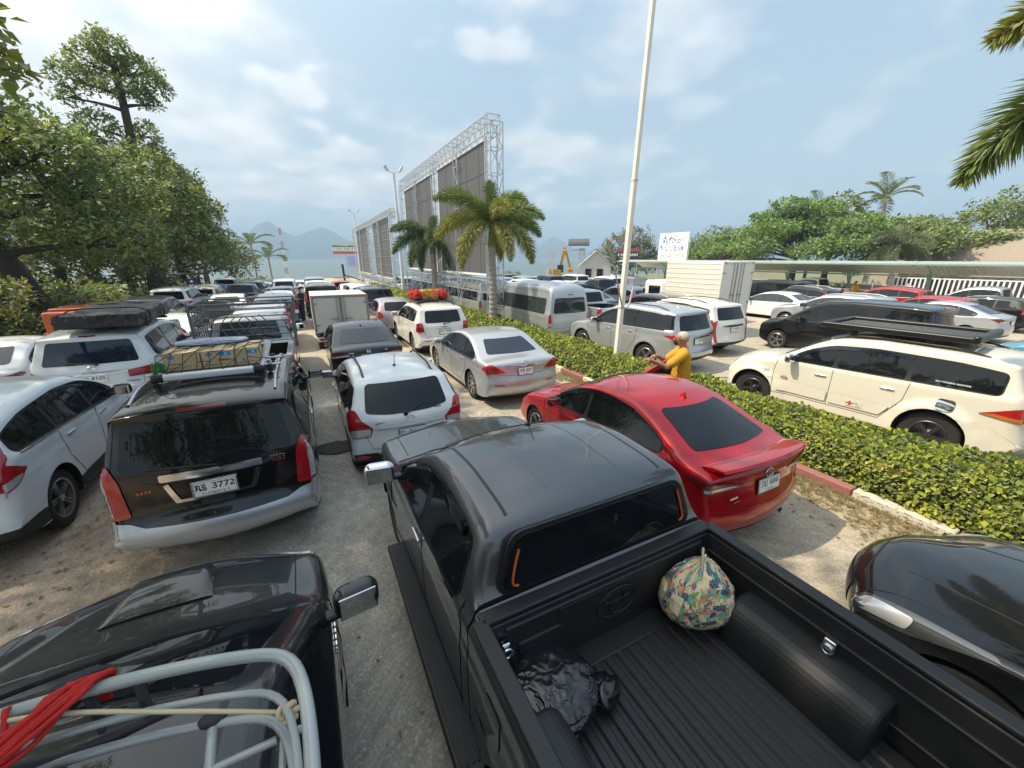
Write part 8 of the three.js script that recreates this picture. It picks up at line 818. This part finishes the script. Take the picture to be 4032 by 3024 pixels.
// ---------------------------------------------------------------- small box truck in the middle lane, box van on the right
function boxTruck(label, x, zr, W, y0, y1, len, shade, o = {}) {
  const zc = zr - len / 2, r = thing('box_truck', label, 'truck', [x, gy(zc), zr], o.yaw ?? 0), wm = std(shade, 0.45), gm = std([0.30, 0.29, 0.27], 0.5, 0.4), H = y1 - y0;
  mesh('cargo_box', rbox(W, H, len, 0.03, 0, (y0 + y1) / 2, -len / 2), wm, r); if (o.ribs) for (let i = 0; i < 11; i++) mesh('side_panel_rib', rbox(0.015, 0.03, len - 0.1, 0.005, -W / 2 - 0.004, y0 + 0.12 + i * (H - 0.2) / 10, -len / 2), wm, r);
  const fr = []; for (const s of [-1, 1]) fr.push(box(0.06, H, 0.05, s * (W / 2 - 0.03), (y0 + y1) / 2, 0.012)); fr.push(box(W - 0.13, 0.07, 0.05, 0, y1 - 0.035, 0.012), box(W - 0.13, 0.07, 0.05, 0, y0 + 0.035, 0.012), box(0.07, H - 0.15, 0.045, 0, (y0 + y1) / 2, 0.012)); mesh('door_frame', merge(fr), o.frame ? wm : gm, r);
  for (const s of [-1, 1]) { const d = mesh('cargo_door', rbox(W / 2 - 0.12, H - 0.18, 0.03, 0.01, s * (W / 4 - 0.01), (y0 + y1) / 2, 0.01), wm, r); mesh('lock_rod', rod([s * 0.12, y0 + 0.05, 0.05], [s * 0.12, y1 - 0.05, 0.05], 0.014), gm, d); if (o.frame) mesh('lock_rod', rod([s * 0.3, y0 + 0.05, 0.05], [s * 0.3, y1 - 0.05, 0.05], 0.014), gm, d); mesh('door_lever', merge([rbox(0.22, 0.035, 0.03, 0.01, s * 0.24, y0 + H * 0.4, 0.06), rbox(0.06, 0.07, 0.03, 0.01, s * 0.12, y0 + H * 0.4, 0.055)]), gm, d); for (const t of [0.25, 0.8]) mesh('hinge', rbox(0.17, 0.035, 0.025, 0.008, s * (W / 2 - 0.1), y0 + H * t, 0.045), gm, d); }
  mesh('corner_lamp', rbox(0.12, 0.05, 0.02, 0.01, -W / 2 + 0.12, y1 - 0.04, 0.045), M.amber, r); mesh('corner_lamp', rbox(0.12, 0.05, 0.02, 0.01, W / 2 - 0.12, y1 - 0.04, 0.045), M.amber, r);
  mesh('chassis', box(0.7, 0.14, len + 1.4, 0, y0 - 0.1, -len / 2 - 0.6), M.plastic, r); mesh('rear_bumper', rbox(W - 0.1, 0.16, 0.08, 0.02, 0, y0 - 0.16, 0.02), wm, r); for (const s of [-1, 1]) mesh('tail_light', rbox(0.16, 0.09, 0.05, 0.015, s * (W / 2 - 0.2), y0 - 0.16, 0.055), M.red, r);
  const cw = W - 0.22, cl = 1.3, ch = o.cabH ?? 1.35; const cab = mesh('cab', rbox(cw, ch, cl, 0.16, 0, 0.45 + ch / 2, -len - 0.1 - cl / 2, 4), o.cabMat ?? M.white, r); mesh('windshield', rbox(cw - 0.25, 0.5, 0.04, 0.02, 0, 0.45 + ch * 0.72, -len - 0.1 - cl + 0.0), M.glass, cab); for (const s of [-1, 1]) { mesh('side_window', rbox(0.03, 0.45, 0.7, 0.02, s * (cw / 2), 0.45 + ch * 0.72, -len - 0.7), M.glass, cab); mesh('side_mirror', rbox(0.14, 0.24, 0.06, 0.03, s * (cw / 2 + 0.2), 0.45 + ch * 0.7, -len - 1.15), M.plastic, cab); }
  const R = o.wheelR ?? 0.29, wg = wheelGeos(R, 0.18, 'five', true); for (const z of [-0.75, -len - 0.75]) for (const s of [-1, 1]) { const w = new THREE.Group(); w.name = 'wheel'; w.position.set(s * (W / 2 - 0.16), R, z); if (s < 0) w.rotation.y = Math.PI; r.add(w); mesh('tyre', wg.tyre, M.tyre, w); mesh('rim', wg.rim, M.steelpaint, w); }
  return r; }
boxTruck('small white box truck ahead of the black saloon', 1.05, -15.2, 1.84, 0.62, 1.96, 2.3, [0.62, 0.60, 0.54], { cabH: 1.3 });
boxTruck('tall white box van parked among the right-hand cars', 15.6, -10.6, 1.95, 0.85, 3.0, 2.75, [0.76, 0.73, 0.66], { cabH: 1.7, frame: true, ribs: true, wheelR: 0.34 });
// ---------------------------------------------------------------- people
function sdfMesh(bones, res, pad = 0.05, k = 0.03, extra) { // smooth union of tapered capsules, meshed with marching cubes
  const lo = new THREE.Vector3(1e9, 1e9, 1e9), hi = new THREE.Vector3(-1e9, -1e9, -1e9); for (const [a, b, r0, r1] of bones) for (const [p, r] of [[a, r0], [b, r1]]) { lo.min(new THREE.Vector3(p[0] - r, p[1] - r, p[2] - r)); hi.max(new THREE.Vector3(p[0] + r, p[1] + r, p[2] + r)); }
  lo.subScalar(pad); hi.addScalar(pad); const c = lo.clone().add(hi).multiplyScalar(0.5), S = Math.max(hi.x - lo.x, hi.y - lo.y, hi.z - lo.z) / 2, N = Math.min(128, Math.ceil(2 * S / res)); const mc = new MarchingCubes(N, M.white, false, false, 400000); mc.isolation = 0; mc.reset ? mc.reset() : 0; const f = mc.field, n2_ = mc.size2 ?? N * N, p = new THREE.Vector3();
  const half = N / 2; for (let z = 0; z < N; z++) for (let y = 0; y < N; y++) for (let x = 0; x < N; x++) { p.set((x - half) / half * S + c.x, (y - half) / half * S + c.y, (z - half) / half * S + c.z); let d = 1e9; for (const [a, b, r0, r1, kk] of bones) { const bx = b[0] - a[0], by = b[1] - a[1], bz = b[2] - a[2], l2 = bx * bx + by * by + bz * bz || 1e-9, t = clamp(((p.x - a[0]) * bx + (p.y - a[1]) * by + (p.z - a[2]) * bz) / l2, 0, 1), q = Math.hypot(p.x - a[0] - bx * t, p.y - a[1] - by * t, p.z - a[2] - bz * t) - lerp(r0, r1, t), ke = kk ?? k, h = clamp(0.5 + 0.5 * (d - q) / ke, 0, 1); d = lerp(d, q, h) - ke * h * (1 - h); } if (extra) d = extra(p, d); f[x + y * N + z * n2_] = -d; }
  mc.update(); const cnt = mc.count, g = new THREE.BufferGeometry(), P = new Float32Array(mc.positionArray.slice(0, cnt * 3)), Nn = new Float32Array(mc.normalArray.slice(0, cnt * 3)); for (let i = 0; i < cnt; i++) { P[i * 3] = P[i * 3] * S + c.x; P[i * 3 + 1] = P[i * 3 + 1] * S + c.y; P[i * 3 + 2] = P[i * 3 + 2] * S + c.z; } g.setAttribute('position', new THREE.BufferAttribute(P, 3)); g.setAttribute('normal', new THREE.BufferAttribute(Nn, 3)); let m = mergeVertices(g, 1e-5); m.deleteAttribute('normal'); m = mergeVertices(m, 1e-5); m.computeVertexNormals(); return m;
}
const skin = phys([0.36, 0.17, 0.10], 0.5, 0, { sheen: 0.2 });
{ // older man leaning on the open door of the red car; faces -x in his own frame
  const r = thing('person', 'grey-haired person in a yellow polo shirt leaning on the red car door', 'person', [5.84, 0.0, -4.74], -0.75); r.scale.setScalar(1.03);
  const sh = [[-0.02, 1.46, 0.19], [-0.02, 1.46, -0.19]]; // shoulders: near (+z), far (-z)
  const eN = [-0.28, 1.27, 0.35], wN = [-0.53, 1.39, 0.44], eF = [-0.26, 1.25, -0.22], wF = [-0.42, 1.37, -0.02];
  const skinB = [[[0.0, 1.50, 0], [-0.03, 1.60, 0], 0.058, 0.056], [sh[0], eN, 0.058, 0.045], [eN, wN, 0.044, 0.029], [sh[1], eF, 0.058, 0.045], [eF, wF, 0.044, 0.029]];
  const hand = (w, d) => { const u = new THREE.Vector3(...d).normalize(), s = new THREE.Vector3(0, 0, 1), dn = new THREE.Vector3(0, -1, 0), at = (a, b, c) => [w[0] + u.x * a + dn.x * b + s.x * c, w[1] + u.y * a + dn.y * b + s.y * c, w[2] + u.z * a + dn.z * b + s.z * c]; const B = []; B.push([at(0.0, 0, 0), at(0.06, 0, 0), 0.027, 0.03, 0.02], [at(0.05, 0, -0.022), at(0.05, 0, 0.022), 0.024, 0.024, 0.015]); [-0.032, -0.011, 0.011, 0.031].forEach((z, i) => { const L = [0.065, 0.075, 0.07, 0.055][i]; B.push([at(0.085, 0.0, z), at(0.085 + L * 0.5, 0.012, z), 0.0098, 0.0092, 0.006], [at(0.085 + L * 0.5, 0.012, z), at(0.085 + L * 0.72, 0.045, z), 0.0092, 0.008, 0.006]); }); B.push([at(0.03, 0.008, 0.03), at(0.07, 0.03, 0.055), 0.012, 0.0105, 0.008], [at(0.07, 0.03, 0.055), at(0.10, 0.045, 0.048), 0.0105, 0.009, 0.006]); return B; };
  const skinG = merge([sdfMesh(skinB, 0.012), sdfMesh([[eN, wN, 0.03, 0.029].map((v) => v), ...hand(wN, [-0.9, 0.25, 0.25])].slice(1), 0.0045, 0.02, 0.01), sdfMesh(hand(wF, [-0.75, 0.0, 0.5]), 0.0045, 0.02, 0.01)]);
  // head: skull, jaw, nose, ears, brow
  const hc = [-0.055, 1.695, 0]; const H = (x, y, z) => [hc[0] + x, hc[1] + y, hc[2] + z]; const headG = sdfMesh([[H(0.01, 0.02, 0), H(0.02, 0.03, 0), 0.088, 0.088], [H(-0.03, 0.02, 0), H(0.04, 0.02, 0), 0.078, 0.082], [H(-0.05, -0.05, 0.02), H(-0.05, -0.05, -0.02), 0.048, 0.048], [H(-0.06, -0.085, 0), H(-0.02, -0.08, 0), 0.036, 0.045], [H(-0.102, 0.015, 0), H(-0.122, -0.025, 0), 0.010, 0.016, 0.012], [H(-0.092, 0.035, 0.03), H(-0.092, 0.035, -0.03), 0.012, 0.012, 0.015], [H(0.012, 0.02, 0.082), H(0.018, -0.03, 0.080), 0.016, 0.012, 0.008], [H(0.012, 0.02, -0.082), H(0.018, -0.03, -0.080), 0.016, 0.012, 0.008], [H(0.02, -0.06, 0), [0.0, 1.52, 0], 0.056, 0.058, 0.03]], 0.005, 0.03, 0.025);
  const body = mesh('body', merge([skinG, headG]), skin, r);
  // hair cap, cut by a line from brow to nape
  const hairG = (() => { const g = new THREE.SphereGeometry(1, 56, 40), P = g.attributes.position, n = createNoise3D(rng(2)); const keep = []; for (let i = 0; i < P.count; i++) { const x = P.getX(i), y = P.getY(i), z = P.getZ(i), f = 1 + 0.02 * n(x * 6, y * 6, z * 6) + 0.012 * n(x * 20, y * 20, z * 20); P.setXYZ(i, hc[0] + 0.022 + x * 0.106 * f, hc[1] + 0.034 + y * 0.096 * f, z * 0.096 * f); } const I = g.index.array, out = []; for (let i = 0; i < I.length; i += 3) { let ok = true; for (let k = 0; k < 3; k++) { const v = I[i + k], x = P.getX(v) - hc[0], y = P.getY(v) - hc[1]; if (y < (x < -0.02 ? 0.055 + (-0.02 - x) * 0.5 : x < 0.03 ? 0.01 : -0.055)) ok = false; } if (ok) out.push(I[i], I[i + 1], I[i + 2]); } g.setIndex(out); g.computeVertexNormals(); return g; })(); mesh('hair', hairG, std([0.46, 0.43, 0.37], 0.9, 0, { side: THREE.DoubleSide }), r);
  mesh('face_mask', sdfMesh([[H(-0.095, -0.035, 0), H(-0.088, -0.075, 0), 0.036, 0.034], [H(-0.075, -0.04, 0.035), H(-0.06, -0.07, 0.03), 0.033, 0.03], [H(-0.075, -0.04, -0.035), H(-0.06, -0.07, -0.03), 0.033, 0.03]], 0.005, 0.02, 0.02), std([0.025, 0.022, 0.03], 0.8), r); mesh('mask_strap', tube([H(-0.06, -0.035, 0.062), H(-0.02, -0.01, 0.085), H(0.015, 0.012, 0.092)], 0.004, 8, 4), std([0.03, 0.025, 0.03], 0.8), r); for (const s of [-1, 1]) mesh('eye', new THREE.SphereGeometry(0.011, 10, 8), std([0.05, 0.03, 0.02], 0.3), r, H(-0.096, 0.012, s * 0.032));
  // polo shirt with sleeves
  const shirtG = sdfMesh([[[0.03, 0.98, 0.09], [0.02, 1.38, 0.13], 0.135, 0.10, 0.06], [[0.03, 0.98, -0.09], [0.02, 1.38, -0.13], 0.135, 0.10, 0.06], [[-0.03, 1.05, 0], [-0.02, 1.3, 0], 0.15, 0.14, 0.06], [[0.0, 1.46, 0.15], [0.0, 1.46, -0.15], 0.075, 0.075, 0.05], [[0, 1.44, 0], [0.0, 1.505, 0], 0.10, 0.078, 0.04], [sh[0], [lerp(sh[0][0], eN[0], 0.72), lerp(sh[0][1], eN[1], 0.72), lerp(sh[0][2], eN[2], 0.72)], 0.085, 0.078, 0.04], [sh[1], [lerp(sh[1][0], eF[0], 0.7), lerp(sh[1][1], eF[1], 0.7), lerp(sh[1][2], eF[2], 0.7)], 0.085, 0.076, 0.04]], 0.012, 0.05, 0.04, (p, d) => d + 0.004 * Math.sin(p.y * 34 + p.z * 22 + 5 * n3(p.x * 4, p.y * 4, p.z * 4)) * sst(1.42, 1.2, p.y)); mesh('shirt', shirtG, std([0.56, 0.30, 0.025], 0.85), r);
  mesh('collar', new THREE.TorusGeometry(0.072, 0.016, 8, 28).rotateX(Math.PI / 2).rotateZ(0.12).scale(1, 1.3, 1).translate(-0.005, 1.525, 0), std([0.60, 0.36, 0.05], 0.8), r); mesh('collar_stripe', new THREE.TorusGeometry(0.086, 0.006, 6, 28).rotateX(Math.PI / 2).rotateZ(0.12).translate(-0.003, 1.512, 0), std([0.75, 0.72, 0.68], 0.8), r);
  mesh('trousers', sdfMesh([[[0.02, 0.98, 0.07], [0.02, 0.94, -0.07], 0.145, 0.145], [[0.02, 0.9, 0.09], [0.0, 0.5, 0.11], 0.10, 0.075], [[0.0, 0.5, 0.11], [0.03, 0.1, 0.12], 0.072, 0.06], [[0.02, 0.9, -0.09], [-0.04, 0.5, -0.1], 0.10, 0.075], [[-0.04, 0.5, -0.1], [0.0, 0.1, -0.11], 0.072, 0.06]], 0.014), std([0.05, 0.055, 0.08], 0.9), r); for (const s of [-1, 1]) mesh('shoe', rbox(0.26, 0.09, 0.1, 0.04, -0.04, 0.045, s * 0.115, 3), std([0.03, 0.028, 0.025], 0.6), r);
}
function farPerson(label, pos, yaw, shirt, legs, o = {}) { const r = thing('person', label, 'person', pos, yaw, 'people far off'); const b = [[[0, 1.46, 0], [0, 1.6, 0], 0.055, 0.05], [[-0.01, 1.64, 0], [0.0, 1.7, 0], 0.085, 0.09], [[-0.19, 1.42, 0], [-0.26, 1.12, 0.05], 0.05, 0.042], [[-0.26, 1.12, 0.05], [-0.22, 0.9, -0.12], 0.04, 0.032], [[0.19, 1.42, 0], [0.26, 1.12, 0.05], 0.05, 0.042], [[0.26, 1.12, 0.05], [0.2, 0.92, -0.14], 0.04, 0.032]]; mesh('body', sdfMesh(b, 0.02), skin, r); mesh('hair', new THREE.SphereGeometry(0.098, 16, 10, 0, 6.283, 0, 1.7).translate(0, 1.70, 0.012), std(o.hair ?? [0.02, 0.018, 0.016], 0.9), r); mesh('shirt', sdfMesh([[[0, 0.95, 0], [0, 1.35, 0], 0.15, 0.16], [[-0.17, 1.42, 0], [0.17, 1.42, 0], 0.075, 0.075], [[-0.19, 1.42, 0], [-0.24, 1.2, 0.03], 0.07, 0.062], [[0.19, 1.42, 0], [0.24, 1.2, 0.03], 0.07, 0.062]], 0.022), std(shirt, 0.85), r); mesh('trousers', sdfMesh([[[-0.08, 0.92, 0], [-0.1, 0.08, 0], 0.1, 0.06], [[0.08, 0.92, 0], [0.1, 0.08, 0], 0.1, 0.06]], 0.025), std(legs, 0.9), r); return r; }
farPerson('person in a white shirt standing under the left trees', [-7.4, gy(-33), -33.5], 0.6, [0.7, 0.72, 0.74], [0.05, 0.05, 0.06]);
farPerson('person in a pale grey shirt beside the white-shirted one', [-7.3, gy(-38), -37.5], -0.4, [0.5, 0.52, 0.55], [0.06, 0.06, 0.07], { hair: [0.6, 0.6, 0.58] });
farPerson('person in dark clothes beside the black people carrier', [-0.25, gy(-24), -24.2], 1.2, [0.02, 0.02, 0.025], [0.03, 0.028, 0.03]);
farPerson('person in an orange top behind the white pickup', [35.6, -0.25, -15.0], 1.4, [0.6, 0.28, 0.04], [0.08, 0.08, 0.1]);
single('water_barrel', new THREE.LatheGeometry([[0, 0], [0.27, 0], [0.29, 0.05], [0.28, 0.3], [0.295, 0.33], [0.28, 0.36], [0.28, 0.62], [0.295, 0.65], [0.28, 0.7], [0.29, 0.86], [0.26, 0.9], [0, 0.9]].map((p) => new THREE.Vector2(...p)), 24), std([0.02, 0.10, 0.42], 0.5), 'blue plastic barrel beside the black people carrier', 'barrel').position.set(-0.55, gy(-25.6), -25.6);
scene.fog = new THREE.FogExp2(new THREE.Color(0.50, 0.70, 0.92), 0.0007);
renderer.render(scene, camera);
